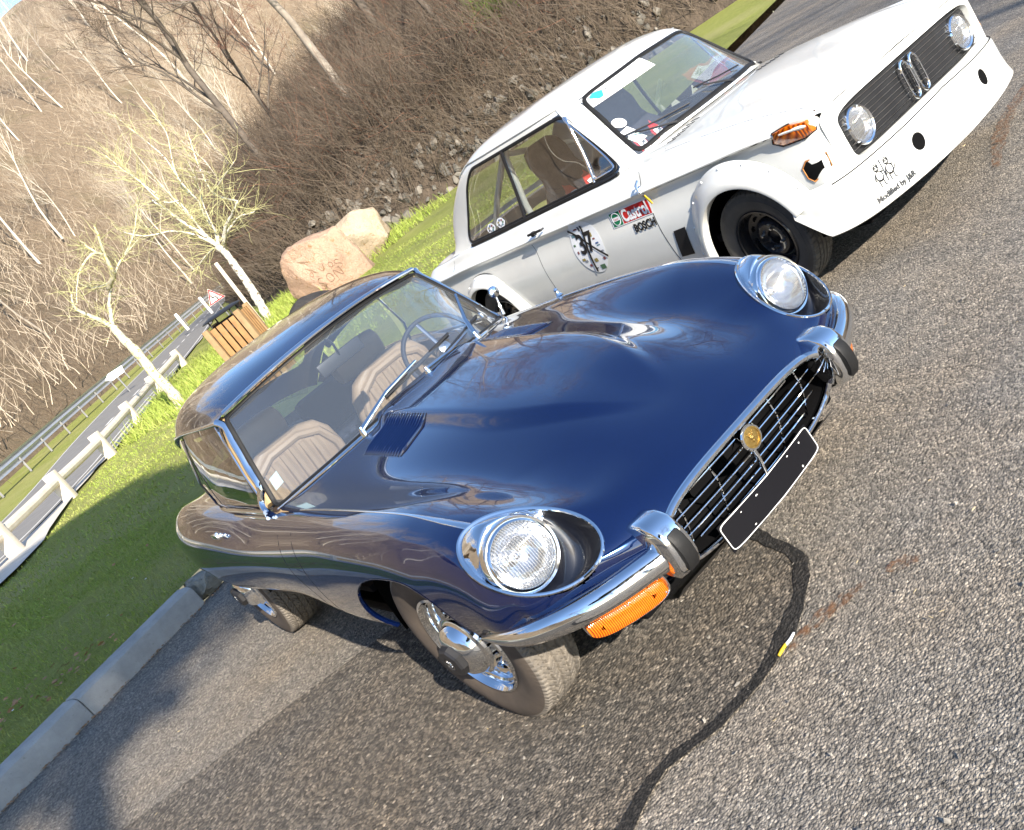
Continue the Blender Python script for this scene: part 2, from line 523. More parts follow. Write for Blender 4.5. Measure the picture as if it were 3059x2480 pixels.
def lens():
    m = bpy.data.materials.new('fluted_lens'); m.use_nodes = True
    nt = m.node_tree; n = nt.nodes; n.clear()
    out = n.new('ShaderNodeOutputMaterial'); tr = n.new('ShaderNodeBsdfTransparent'); gl = n.new('ShaderNodeBsdfGlossy')
    df = n.new('ShaderNodeBsdfDiffuse'); df.inputs[0].default_value = (0.85, 0.86, 0.88, 1)
    tc = n.new('ShaderNodeTexCoord'); wv = n.new('ShaderNodeTexWave'); wv.wave_type = 'BANDS'; wv.bands_direction = 'X'
    wv.inputs['Scale'].default_value = 42.0; wv.inputs['Distortion'].default_value = 0.0
    nt.links.new(tc.outputs['Object'], wv.inputs['Vector'])
    bp = n.new('ShaderNodeBump'); bp.inputs['Strength'].default_value = 0.8; bp.inputs['Distance'].default_value = 0.004
    nt.links.new(wv.outputs['Fac'], bp.inputs['Height'])
    gl.inputs['Roughness'].default_value = 0.08
    nt.links.new(bp.outputs[0], gl.inputs['Normal']); nt.links.new(bp.outputs[0], df.inputs['Normal'])
    m1 = n.new('ShaderNodeMixShader'); m2 = n.new('ShaderNodeMixShader')
    rp = n.new('ShaderNodeMapRange'); rp.inputs['To Min'].default_value = 0.06; rp.inputs['To Max'].default_value = 0.26
    nt.links.new(wv.outputs['Fac'], rp.inputs['Value']); nt.links.new(rp.outputs[0], m1.inputs[0])
    nt.links.new(tr.outputs[0], m1.inputs[1]); nt.links.new(df.outputs[0], m1.inputs[2])
    m2.inputs[0].default_value = 0.22
    nt.links.new(m1.outputs[0], m2.inputs[1]); nt.links.new(gl.outputs[0], m2.inputs[2]); nt.links.new(m2.outputs[0], out.inputs[0])
    return m
M['lens'] = lens()

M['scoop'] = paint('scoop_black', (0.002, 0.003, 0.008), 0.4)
M['reflector'].node_tree.nodes['Principled BSDF'].inputs['Base Color'].default_value = (.62, .63, .65, 1)
M['reflector'].node_tree.nodes['Principled BSDF'].inputs['Roughness'].default_value = .14
# ------------------------------------------------------------ wheels
def make_tyre(R, ro_in, half, tread_mat_i, seg=720, pattern='rib'):
    """tyre about the X axis; outer side at +half; returns verts, faces, material index"""
    prof = []
    # (radius, x) from inner bead round the tread to the outer bead
    prof += [(ro_in, -half * 0.78), (ro_in + 0.02, -half * 0.93), ((R + ro_in) / 2 - .01, -half * 1.04), (R - 0.045, -half * 1.02), (R - 0.022, -half * 0.97)]
    nt = 44
    tw = half * 0.90
    for k in range(nt + 1):
        x = -tw + 2 * tw * k / nt
        prof.append((R - 0.010 * abs(x / tw) ** 3.2, x))
    prof += [(R - 0.022, half * 0.97), (R - 0.045, half * 1.02), ((R + ro_in) / 2 + .012, half * 1.045), ((R + ro_in) / 2 - .01, half * 1.04), (ro_in + 0.022, half * 0.95), (ro_in + 0.012, half * 0.90), (ro_in, half * 0.80), (ro_in - 0.004, half * 0.74)]
    V = []; n = len(prof); F = []; mi = []
    t0 = 5; t1 = 5 + nt
    for i, (r, x) in enumerate(prof):
        for k in range(seg):
            a = 2 * PI * k / seg
            rr = r
            if t0 <= i <= t1:
                u = x / tw; w = a * R
                d = 0.0
                if pattern == 'rib':
                    for g in (-0.62, -0.22, 0.20, 0.58):
                        if abs(u - g - 0.012 * math.sin(w * 150)) < 0.032: d = 0.008
                    s = w * 205 + (3.0 if u > 0 else 0)
                    ph = (s + x * 260 * (1 if math.floor((u + 1) * 2.4) % 2 else -1)) % (2 * PI)
                    if ph < 1.1 and abs(u) < .86: d = max(d, 0.005)
                    if abs(u) > 0.86 and (w * 300) % (2 * PI) < 2.4: d = max(d, 0.006)
                else:
                    for g in (-0.5, -0.12, 0.25, 0.62):
                        if abs(u - g) < 0.03: d = 0.008
                    ph = (w * 190 + abs(u) * 5) % (2 * PI)
                    if ph < 0.75 and abs(u) > 0.2: d = 0.008
                rr -= d
            V.append((x, math.cos(a) * rr, math.sin(a) * rr))
    for i in range(n - 1):
        for k in range(seg):
            F.append((i * seg + k, i * seg + (k + 1) % seg, (i + 1) * seg + (k + 1) % seg, (i + 1) * seg + k))
            mi.append(1 if t0 - 1 <= i <= t1 else 0)
    return V, F, mi

def add_wheel(parent, first, x, y, z, side, steer, kind, R=0.332, half=0.093):
    w = bpy.data.objects.new('wheel', None); COL.objects.link(w); w.parent = parent
    w.location = (x, y, z); w.rotation_euler = (0, 0, steer + (0 if side > 0 else PI))
    w.empty_display_size = 0.1
    for o in first:
        c = o.copy(); COL.objects.link(c); c.parent = w
    return w

def coupe_wheel_parts():
    R = 0.333; ri = 0.195
    v, f, mi = make_tyre(R, ri, 0.088, 1)
    ty = link_mesh('tyre', v, f, [M['tyre'], M['tread']], None, True, mi, 40)
    # thin pale line moulded in the sidewall
    # chrome rim: barrel, stepped edge and a slotted disc
    rim = MB()
    rim.add(lathe([(ri + .006, .070), (ri + .012, .078), (ri + .009, .086), (ri, .088), (ri - .004, .080), (ri - .010, .070), (ri - .012, .058), (ri - .020, .054), (ri - .026, .040), (ri - .028, -.02), (ri - .026, -.08), (ri, -.085)], 96))
    # disc between hub and barrel with oval windows
    nsl = 15; rings = []
    seg = nsl * 8
    for r, h in ((ri - .027, .020), (ri - .035, .030), (ri - .045, .036), (ri - .060, .037), (ri - .072, .040), (0.095, .045), (0.02, .048)):
        rings.append([(h, math.cos(2 * PI * k / seg) * r, math.sin(2 * PI * k / seg) * r) for k in range(seg)])
    V, F = loft(rings)
    F = [q for q in F if not (2 * seg <= q[0] < 4 * seg and (q[0] % 8) in (2, 3, 4, 5))]
    rim.add((V, F))
    for k in range(nsl):
        a = 2 * PI * (k + 0.5) / nsl
        rim.add(lathe([(0, .012), (.007, .010), (.009, 0)], 10, 'X', (.037, math.cos(a) * .128, math.sin(a) * .128)))
    rim_o = rim.build('rim', M['chrome'], None)
    dark = MB().add(lathe([(ri - .029, -.03), (.02, -.03)], 48)).build('brake_backing', M['void'], None)
    cap = MB()
    cap.add(lathe([(.112, .030), (.114, .040), (.117, .046), (.114, .055), (.106, .058), (.100, .062), (.094, .078), (.080, .094), (.062, .104), (.050, .107), (.02, .108)], 72))
    cap.v = [(x + (.030 if x > .035 else 0), y, z) for x, y, z in cap.v]
    cap_o = cap.build('hub_cap', M['chrome'], None)
    # black eight sided centre
    ce = MB()
    oct_ = lambda r, h: [(h, math.cos(2 * PI * (k + .5) / 8) * r, math.sin(2 * PI * (k + .5) / 8) * r) for k in range(8)]
    ce.add(loft([oct_(.058, .098), oct_(.060, .108), oct_(.056, .128), oct_(.050, .135), oct_(.026, .137), oct_(.024, .133)], True, False, True))
    ce.v = [(x + .024, y, z) for x, y, z in ce.v]
    ce_o = ce.build('hub_centre', M['black'], None, smooth=False)
    em = MB()
    em.add(lathe([(.021, .134), (.021, .1365), (.018, .1365), (.018, .134)], 32), 0)
    # a small leaping-cat-head like embossed roundel: brow, nose and ears only as relief
    for yy, zz, s in ((-.006, .006, .004), (.006, .006, .004), (0, -.002, .006), (0, -.010, .004), (-.009, .011, .0025), (.009, .011, .0025)):
        em.add(lathe([(0, .1372), (s * .7, .1368), (s, .1335)], 10, 'X', (0, yy, zz)))
    em.v = [(x + .024, y, z) for x, y, z in em.v]
    em_o = em.build('emblem', M['chrome_worn'], None)
    return [ty, rim_o, dark, cap_o, ce_o, em_o]

# ------------------------------------------------------------ the dark blue coupe
coupe = thing('classic_coupe', 'dark navy blue classic coupe with a long bonnet, chrome trim and tan seats in front', 'car')

def full(half):
    return [[(-p[0], p[1], p[2]) for p in row[:0:-1]] + [tuple(p) for p in row] for row in half]

NETH = [
 [(0,.862,.551),(.18,.858,.549),(.31,.850,.533),(.375,.842,.502),(.390,.838,.452),(.375,.812,.400),(.31,.781,.335),(.18,.772,.305),(0,.770,.298)],
 [(0,.815,.583),(.19,.808,.582),(.345,.792,.571),(.450,.785,.556),(.532,.770,.518),(.500,.757,.425),(.370,.738,.325),(.20,.735,.282),(0,.735,.274)],
 [(0,.735,.622),(.20,.728,.620),(.375,.718,.607),(.495,.715,.598),(.610,.712,.558),(.672,.678,.480),(.530,.660,.350),(.30,.65,.285),(0,.65,.265)],
 [(0,.575,.682),(.21,.570,.678),(.40,.560,.645),(.515,.560,.668),(.625,.570,.676),(.728,.572,.612),(.772,.560,.505),(.720,.55,.400),(.50,.56,.310)],
 [(0,.400,.735),(.22,.400,.730),(.42,.400,.688),(.545,.400,.722),(.652,.405,.742),(.745,.400,.688),(.798,.400,.570),(.785,.400,.450),(.70,.400,.345)],
 [(0,.180,.790),(.23,.180,.782),(.43,.180,.733),(.555,.180,.772),(.670,.180,.797),(.765,.180,.748),(.818,.180,.620),(.818,.180,.490),(.765,.180,.370)],
 [(0,-.080,.838),(.24,-.080,.826),(.44,-.080,.778),(.565,-.080,.800),(.675,-.080,.817),(.772,-.080,.772),(.826,-.080,.640),(.826,-.080,.500),(.770,-.080,.360)],
 [(0,-.420,.880),(.25,-.420,.862),(.45,-.420,.822),(.570,-.420,.818),(.675,-.420,.823),(.770,-.420,.785),(.828,-.420,.655),(.826,-.420,.490),(.755,-.420,.335)],
 [(0,-.800,.908),(.26,-.800,.890),(.46,-.800,.846),(.575,-.800,.828),(.670,-.800,.820),(.760,-.800,.782),(.824,-.800,.655),(.826,-.800,.480),(.750,-.800,.325)],
 [(0.000,-1.250,0.930),(0.270,-1.250,0.915),(0.460,-1.250,0.870),(0.585,-1.250,0.828),(0.668,-1.250,0.812),(0.755,-1.250,0.770),(0.822,-1.250,0.650),(0.808,-1.250,0.483),(0.690,-1.250,0.315)],
 [(0.000,-1.700,0.930),(0.270,-1.700,0.915),(0.460,-1.700,0.875),(0.595,-1.700,0.832),(0.668,-1.700,0.815),(0.758,-1.700,0.772),(0.826,-1.700,0.650),(0.810,-1.700,0.483),(0.690,-1.700,0.315)],
 [(0.000,-2.200,0.930),(0.270,-2.200,0.918),(0.460,-2.200,0.882),(0.600,-2.200,0.845),(0.690,-2.200,0.850),(0.785,-2.200,0.808),(0.846,-2.200,0.660),(0.830,-2.200,0.480),(0.710,-2.200,0.325)],
 [(0.000,-2.700,0.920),(0.270,-2.700,0.908),(0.460,-2.700,0.876),(0.600,-2.700,0.850),(0.700,-2.700,0.855),(0.792,-2.700,0.808),(0.852,-2.700,0.670),(0.836,-2.700,0.490),(0.770,-2.700,0.355)],
 [(0.000,-3.150,0.830),(0.260,-3.150,0.822),(0.440,-3.150,0.800),(0.565,-3.150,0.782),(0.665,-3.150,0.790),(0.748,-3.150,0.730),(0.790,-3.150,0.610),(0.755,-3.150,0.480),(0.680,-3.150,0.360)],
 [(0.000,-3.520,0.700),(0.220,-3.520,0.695),(0.370,-3.510,0.682),(0.480,-3.500,0.665),(0.550,-3.480,0.635),(0.620,-3.460,0.590),(0.640,-3.450,0.530),(0.610,-3.450,0.460),(0.500,-3.460,0.380)],
 [(0.000,-3.740,0.560),(0.140,-3.735,0.557),(0.240,-3.720,0.548),(0.310,-3.710,0.535),(0.350,-3.700,0.515),(0.380,-3.690,0.495),(0.380,-3.690,0.470),(0.340,-3.690,0.440),(0.260,-3.700,0.410)],
]
body = Grid(full(NETH), 520, 281)
Pb = body.flat()
# the raised centre of the bonnet
hw = 0.235 * np.clip(1 - np.clip((Pb[:, 1] + 0.05) / 0.72, 0, 1) ** 1.7, 0, 1)
lift = 0.026 * sstep(-0.045, 0.02, hw - np.abs(Pb[:, 0])) * sstep(0.62, 0.25, Pb[:, 1]) * (Pb[:, 2] > 0.6) * sstep(-1.05, -0.80, Pb[:, 1])
Pb[:, 2] += lift
BC = np.array([.623, .590, .642]); BA = np.array([-.051, .168, -.102]); BB = np.array([.130, -.017, -.022])
BNv = np.cross(BB, BA); BNv /= np.linalg.norm(BNv)
if BNv[2] < 0: BNv = -BNv
BM = np.linalg.inv(np.stack([BA, BB, BNv], 1))
EGG = -0.115
# the wing skin comes out to meet the flat oval of each lamp opening
for side in (1, -1):
    Q_ = (Pb * [side, 1, 1] - BC) @ BM.T
    r_ = np.sqrt(Q_[:, 0] ** 2 + (Q_[:, 1] / (1 - EGG * Q_[:, 0])) ** 2)
    th_ = np.arctan2(Q_[:, 1] / (1 - EGG * Q_[:, 0]), Q_[:, 0])
    nb_ = 48; hb = np.zeros(nb_)
    for k in range(nb_):
        c_ = -PI + 2 * PI * (k + .5) / nb_; pp = BC + BA * math.cos(c_) + BB * math.sin(c_) * (1 - EGG * math.cos(c_))
        D_ = Pb * [side, 1, 1] - pp; j_ = np.argmin((D_ ** 2).sum(1)); hb[k] = D_[j_] @ BNv
    for _ in range(2): hb = (np.roll(hb, 1) + hb * 2 + np.roll(hb, -1)) / 4
    u_ = (th_ + PI) / (2 * PI) * nb_ - .5; i0_ = np.floor(u_).astype(int); f_ = u_ - i0_
    hd = hb[i0_ % nb_] * (1 - f_) + hb[(i0_ + 1) % nb_] * f_
    ct, st_ = np.cos(th_), np.sin(th_)
    Rp_ = BC + BA * ct[:, None] + BB * (st_ * (1 - EGG * ct))[:, None] + BNv * hd[:, None]
    dist_ = np.linalg.norm(Pb * [side, 1, 1] - Rp_, axis=1); dist_ = np.where(r_ < 1, 0, dist_)
    w_ = sstep(.26, .0, dist_) * (Pb[:, 0] * side > .15) * sstep(0.0, .3, Pb[:, 1])
    Pb -= (BNv * [side, 1, 1])[None, :] * (hd * w_)[:, None]
body.p = Pb.reshape(body.nu, body.nv, 3)
Nb = body.normals()
NJ = 8
def iso(vk):
    """line along the body at control column vk (0..16)"""
    s = (body.kv[vk] - body.kv[0]) / (body.kv[-1] - body.kv[0]) * (body.nv - 1)
    a = int(math.floor(s)); t = s - a
    a = min(a, body.nv - 2)
    return body.p[:, a] * (1 - t) + body.p[:, a + 1] * t
crestR = iso(12).copy(); 
def S(x, y, up=0.0):
    """point of the body's upper skin at x, y"""
    P = body.flat(); d = (P[:, 0] - x) ** 2 + (P[:, 1] - y) ** 2 + (Nb[:, 2] < 0.15) * 10
    k = np.argpartition(d, 4)[:4]; w = 1 / (d[k] + 1e-8)
    z = (P[k, 2] * w).sum() / w.sum(); n = (Nb[k] * w[:, None]).sum(0); n /= np.linalg.norm(n)
    return Vector((x, y, z)) + Vector(n) * up, Vector(n)
def SIDE(y, z, side=1, up=0.0):
    """point of the body's flank at y, z"""
    P = body.flat(); d = (P[:, 2] - z) ** 2 + (P[:, 1] - y) ** 2 + (P[:, 0] * side < 0.35) * 10 + (Nb[:, 0] * side < 0.1) * 5
    k = np.argpartition(d, 4)[:4]; w = 1 / (d[k] + 1e-8)
    x = (P[k, 0] * w).sum() / w.sum(); n = (Nb[k] * w[:, None]).sum(0); n /= np.linalg.norm(n)
    return Vector((x, y, z)) + Vector(n) * up, Vector(n)

BIG = 1e6
def where(c, v): return np.where(c, v, BIG)
FW = (-0.065, 0.235, 0.436)
RW = (-2.66, 0.20, 0.375)
FA_C, FA_Z, FA_F, FA_R, FA_H, FA_E = -.010, .235, .347, .492, .437, 2.6
def fa_sup(y, z):
    return (np.abs(y - FA_C) / np.where(y > FA_C, FA_F, FA_R)) ** FA_E + (np.abs(z - FA_Z) / FA_H) ** FA_E
g_fa = lambda P: where((np.abs(P[:, 0]) > .45) & (P[:, 1] > -.8) & (P[:, 1] < .55) & (P[:, 2] < .78), (fa_sup(P[:, 1], P[:, 2]) ** (1 / FA_E) - 1) * .42)
g_ra = lambda P: where((np.abs(P[:, 0]) > .45) & (P[:, 1] < -2.1) & (P[:, 1] > -3.2) & (P[:, 2] < .7), np.hypot(P[:, 1] - RW[0], P[:, 2] - RW[1]) - RW[2])
# headlamp openings
def g_lamp(side):
    def g(P):
        Q = (P * [side, 1, 1] - BC) @ BM.T
        r = np.sqrt(Q[:, 0] ** 2 + (Q[:, 1] / (1 - EGG * Q[:, 0])) ** 2)
        return where((P[:, 0] * side > .3) & (np.abs(Q[:, 2]) < .11) & (P[:, 1] > .3), (r - 1) * .14)
    return g
def wbase(x): return -.80 - .51 * (np.abs(x) / .667) ** 2.24
g_cab = lambda P: where((P[:, 2] > .75) & (P[:, 1] < -.7), np.maximum(np.maximum(P[:, 1] - (wbase(P[:, 0]) - .035), np.abs(P[:, 0]) - (.615 - .20 * sstep(-2.1, -3.1, P[:, 1]))), -(P[:, 1] + 3.02)))
# panel lines
bon_y = lambda z: np.interp(z, [.34, .45, .52, .60, .68, .754, .80, .82], [-.85, -.81, -.79, -.815, -.85, -.896, -.925, -.965])
g_bon = lambda P: bon_y(P[:, 2]) - P[:, 1]                                     # < 0 in front of the line
door_f = lambda z: np.interp(z, [.34, .45, .52, .57, .636, .70, .758, .788, .800, .812], [-.96, -.92, -.90, -.935, -1.018, -1.06, -1.086, -1.129, -1.24, -1.36])
g_df = lambda P: np.where(np.abs(P[:, 0]) > .655, P[:, 1] - door_f(P[:, 2]), BIG)
g_cowl = lambda P: where((P[:, 2] > .70), -(P[:, 1] - (wbase(np.clip(np.abs(P[:, 0]), 0, .665)) + .045)) )
for g in (g_fa, g_ra, g_lamp(1), g_lamp(-1), g_cab): body.cut(g)
isbon = body.classes(g_bon)
Q = body.flat()[body.q].mean(1)
isdoor_f = body.classes(g_df)
isrear = body.classes(lambda P: P[:, 1] + 2.16 + .10 * sstep(.45, .80, P[:, 2]))
issill = body.classes(lambda P: P[:, 2] - .355)
Q = body.flat()[body.q].mean(1)
side = np.abs(Q[:, 0]) > .655
Nb = body.n
door_mask = (~isbon) & isdoor_f & (~isrear) & side & (~issill) & (Q[:, 2] < .84)
body.part(isbon, 'bonnet', M['navy'], coupe, Nb)
body.part(door_mask & (Q[:, 0] > 0), 'door', M['navy'], coupe, Nb)
body.part(door_mask & (Q[:, 0] < 0), 'door', M['navy'], coupe, Nb)
body.part((~isbon) & (~door_mask), 'body_shell', M['navy'], coupe, Nb)

# turned-in flanges of the wheel openings
for (cy, cz, r), a0, a1 in ((FW, 22, 168), (RW, 22, 158)):
    for sgn in (1, -1):
        o_, i_ = [], []
        for a in np.linspace(math.radians(a0), math.radians(a1), 90):
            y, z = cy + math.cos(a) * (r + .001), cz + math.sin(a) * (r + .001)
            if cy > -1:
                ca, sa = math.cos(a), math.sin(a); e_ = 2 / FA_E
                y = FA_C + (FA_F if ca > 0 else FA_R) * math.copysign(abs(ca) ** e_, ca); z = FA_Z + FA_H * math.copysign(abs(sa) ** e_, sa)
            p, n = SIDE(y, z, sgn, .0)
            o_.append(p)
        for _ in range(3): o_ = [o_[0]] + [(o_[k - 1] + o_[k] * 2 + o_[k + 1]) / 4 for k in range(1, len(o_) - 1)] + [o_[-1]]
        mid = [p + Vector((-.010 * sgn, 0, 0)) for p in o_]
        inn = [p + Vector((-.016 * sgn, (p.y - cy) * .02, (p.z - cz) * .02)) for p in o_]
        o2 = [p + Vector((.0008 * sgn, (p.y - cy) * .008, (p.z - cz) * .008)) for p in o_]
        V, F = loft([o2, [p + Vector((.0012 * sgn, 0, 0)) for p in o_], mid, inn], False)
        MB().add((V, F)).build('arch_flange', M['navy'], coupe, auto=50)

def strip(pts, nrm, w, h, name, material, parent, taper=True):
    n = len(pts); R = [w * (min(1, .25 + 4 * min(i, n - 1 - i) / n) if taper else 1) for i in range(n)]
    v, f = tube(pts, R, 8, up=nrm, squash=h / w)
    return MB().add((v, f)).build(name, material, parent)

# gaps between the panels, seen as dark lines
def side_line(fn, z0, z1, n, up, sgn): return [SIDE(float(fn(z)), z, sgn, up) for z in np.linspace(z0, z1, n)]
for sgn in (1, -1):
    for fn, z0, z1 in ((bon_y, .80, .35), (door_f, .800, .36)):
        L = side_line(fn, z0, z1, 40, -.0005, sgn)
        strip([p for p, n in L], [tuple(n) for p, n in L], .0035, .0012, 'panel_gap', M['gap'], coupe, False)
    L = [SIDE(y, .357, sgn, -.0005) for y in np.linspace(-.95, -2.2, 30)]
    strip([p for p, n in L], [tuple(n) for p, n in L], .003, .0012, 'panel_gap', M['gap'], coupe, False)
    L = [S(sgn * x, float(wbase(x)) + .038, .0) for x in np.linspace(.02, .64, 50)]
    strip([p for p, n in L], [tuple(n) for p, n in L], .004, .0015, 'panel_gap', M['gap'], coupe, False)
    # chrome strip along the crest of the wing up to the headlamp
    k = [i for i in range(body.nu) if -.955 < crestR[i][1] < .425]
    pts = []; nr = []
    for i in k[::4]:
        p, n = S(crestR[i][0] * sgn, crestR[i][1], .0005); pts.append(p); nr.append(tuple(n))
    t = np.linspace(0, 1, len(pts))
    R = [0.0065 if sgn else 0] * len(pts)
    yy = np.array([p.y for p in pts])
    R = [.0042 + .0075 * float(sstep(.05, .42, y)) for y in yy]
    v, f = tube(pts, R, 8, up=nr, squash=.35)
    MB().add((v, f)).build('chrome_strip', M['chrome'], coupe)

# ---- headlamps
def oval(k, s=1.0, side=1, lift=0.0, n=72):
    out = []
    for i in range(n):
        a = 2 * PI * i / n; ca, sa = math.cos(a), math.sin(a)
        p = BC + BA * ca * s + BB * sa * (1 - EGG * ca) * s + BNv * lift
        out.append(Vector((p[0] * side, p[1], p[2])))
    return out
def on_skin(side, n=72):
    """the opening's rim as it lies on the body skin"""
    P0 = body.flat(); mv = P0
    out = []
    for i in range(n):
        a = 2 * PI * i / n; ca, sa = math.cos(a), math.sin(a)
        p = BC + BA * ca + BB * sa * (1 - EGG * ca); p = p * [side, 1, 1]; nv = BNv * [side, 1, 1]
        out.append(p)
    out = np.array(out)
    return [Vector(p) for p in out], Vector(BNv * [side, 1, 1])
LC = Vector((.639, .571, .636)); LR = .0885
def lamp_ring(r, fwd, side, n=72):
    ax = Vector((.05, .975, .215)).normalized()
    u = Vector((1, 0, 0)); u = (u - ax * u.dot(ax)).normalized(); w = ax.cross(u)      # w points down or up
    if w.z > 0: w = -w
    out = []
    for i in range(n):
        a = 2 * PI * i / n
        p = LC + ax * fwd + w * (math.cos(a) * r) + u * (math.sin(a) * r)
        out.append(Vector((p.x * side, p.y, p.z)))
    return out
for side in (1, -1):
    hl = bpy.data.objects.new('headlight', None); COL.objects.link(hl); hl.parent = coupe; hl.empty_display_size = .05
    skin, nv = on_skin(side)
    n = len(skin)
    # the scoop between opening and lamp: paint in front, chrome hood behind
    lr = lamp_ring(LR * 1.24, -.012, side); lr2 = lamp_ring(LR * 1.22, -.05, side)
    mids = []
    for s_ in (.25, .5, .75):
        ring = []
        for i in range(n):
            a = 2 * PI * i / n; fr = max(0, math.cos(a)) ; sd = abs(math.sin(a))
            p = skin[i].lerp(lr[i], s_)
            p = p - nv * (.055 * fr + .030 * sd) * math.sin(PI * s_) + nv * (.022 * max(0, -math.cos(a))) * math.sin(PI * s_)
            ring.append(p)
        mids.append(ring)
    rings = [skin] + mids + [lr, lr2]
    V, F = loft(rings)
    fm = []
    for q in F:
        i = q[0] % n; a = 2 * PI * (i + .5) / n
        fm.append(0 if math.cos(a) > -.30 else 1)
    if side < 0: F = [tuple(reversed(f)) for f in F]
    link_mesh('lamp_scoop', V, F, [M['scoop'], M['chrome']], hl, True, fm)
    rad = [.0055 + .0028 * max(0, -math.cos(2 * PI * i / n)) for i in range(n)]
    v, f = tube([p + nv * .001 for p in skin], rad, 8, closed=True, up=nv)
    MB().add((v, f)).build('chrome_bezel', M['chrome'], hl)
    # rims, bowl, lens
    rr = [lamp_ring(LR * 1.26, -.030, side), lamp_ring(LR * 1.25, -.004, side), lamp_ring(LR * 1.19, .006, side), lamp_ring(LR * 1.12, .004, side), lamp_ring(LR * 1.10, .010, side), lamp_ring(LR * 1.04, .013, side), lamp_ring(LR * 1.0, .006, side), lamp_ring(LR * .98, -.01, side)]
    V, F = loft(rr)
    if side < 0: F = [tuple(reversed(f)) for f in F]
    MB().add((V, F)).build('lamp_rim', M['chrome'], hl, auto=60)
    rr = [lamp_ring(LR * s, -h, side) for s, h in ((.99, .004), (.93, .022), (.8, .042), (.6, .058), (.35, .068), (.16, .072), (.155, .05), (.10, .045), (.005, .044))]
    V, F = loft(rr)
    if side < 0: F = [tuple(reversed(f)) for f in F]
    MB().add((V, F)).build('lamp_reflector', M['reflector'], hl, auto=60)
    rr = [lamp_ring(LR * s, h, side) for s, h in ((.995, .004), (.92, .013), (.8, .019), (.6, .025), (.4, .028), (.2, .0295), (.003, .030))]
    V, F = loft(rr)
    if side < 0: F = [tuple(reversed(f)) for f in F]
    MB().add((V, F)).build('lamp_lens', M['lens'], hl, auto=60)
    p = skin[0]
    MB().add(lathe([(0, .006), (.004, .0055), (.005, 0)], 12, 'Y', tuple(p + nv * .003))).build('screw', M['chrome_worn'], hl)

# ---- mouth and grille
gr = bpy.data.objects.new('grille', None); COL.objects.link(gr); gr.parent = coupe; gr.empty_display_size = .05
def mouth(s, dy, dz=0.0, n=96, e=.63):
    out = []
    for k in range(n):
        a = 2 * PI * k / n; c, s2 = math.cos(a), math.sin(a)
        sz = np.sign(s2) * abs(s2) ** e; q = 1 - (1 - s) * 3.2
        x = .393 * s * np.sign(c) * abs(c) ** e; z = (.098 if sz > 0 else .152) * q * sz
        out.append(Vector((x, .854 - .103 * x * x - (.099 * z if z > 0 else -.66 * z) + dy, .451 + z + dz)))
    return out
rg = mouth(1.0, .004)
v, f = tube(rg, [.0105 + .003 * max(0, p.z - .45) / .1 for p in rg], 10, closed=True, up=(0, 1, 0), squash=1.3)
MB().add((v, f)).build('grille_surround', M['chrome'], gr)
V, F = loft([mouth(1.0, .0), mouth(.985, -.03), mouth(.975, -.10), mouth(.96, -.22), mouth(.3, -.23)], True, False, True)
MB().add((V, F)).build('mouth_duct', M['void'], gr)
def mouth_half(z):
    q = min(1, abs((z - .451) / (.094 if z > .451 else .145))); return .385 * (1 - q ** (1 / .63 * 1.0)) ** .63 if q < 1 else 0
for z in (.512, .476, .440, .404, .368, .334):
    w = mouth_half(z) - .004
    if w < .05: continue
    pts = [(x, .822 - .20 * x * x - max(0, .451 - z) * .5, z - .006 * (x / .39) ** 2) for x in np.linspace(-w, w, 25)]
    MB().add(tube(pts, .0024, 6)).build('grille_bar', M['chrome'], gr)
for x in (-.295, -.148, .148, .295):
    z0, z1 = .451 - .14 * (1 if abs(x) < .2 else .80), .451 + .088 * (1 if abs(x) < .2 else .86)
    mb = MB()
    for q in range(6):
        a = z0 + (z1 - z0) * q / 6; b = z0 + (z1 - z0) * (q + .86) / 6
        mb.add(tube([(x, .815 - .2 * x * x - max(0, .451 - a) * .5, a), (x, .815 - .2 * x * x - max(0, .451 - b) * .5, b)], .0036, 6))
    mb.build('grille_upright', M['chrome'], gr)
# badge on its stalk
bd = MB()
bd.add(lathe([(.010, -.075), (.020, -.05), (.033, -.022), (.040, -.004), (.040, .003), (.037, .007), (.032, .008)], 40, 'Y', (0, .848, .492)))
badge = bd.build('badge_housing', M['chrome'], coupe)
bg = MB(); bg.add(lathe([(.033, .006), (.032, .0085), (.027, .0088), (.0265, .006), (.012, .0062), (0.001, .0062)], 40, 'Y', (0, .848, .492)))
for xx, zz, s in ((-.008, .009, .006), (.008, .009, .006), (0, 0, .010), (0, -.011, .007), (-.012, .016, .004), (.012, .016, .004), (0, .012, .006)):
    bg.add(lathe([(0, .006 + s * .6), (s * .6, .006 + s * .45), (s, .005)], 10, 'Y', (xx, .848, .492 + zz)))
bg.build('badge_face', M['gold'], badge)
MB().add(tube([(0, .815, .455), (0, .822, .42), (0, .812, .36)], [.016, .011, .007], 10, squash=.6)).build('badge_stalk', M['chrome'], coupe)
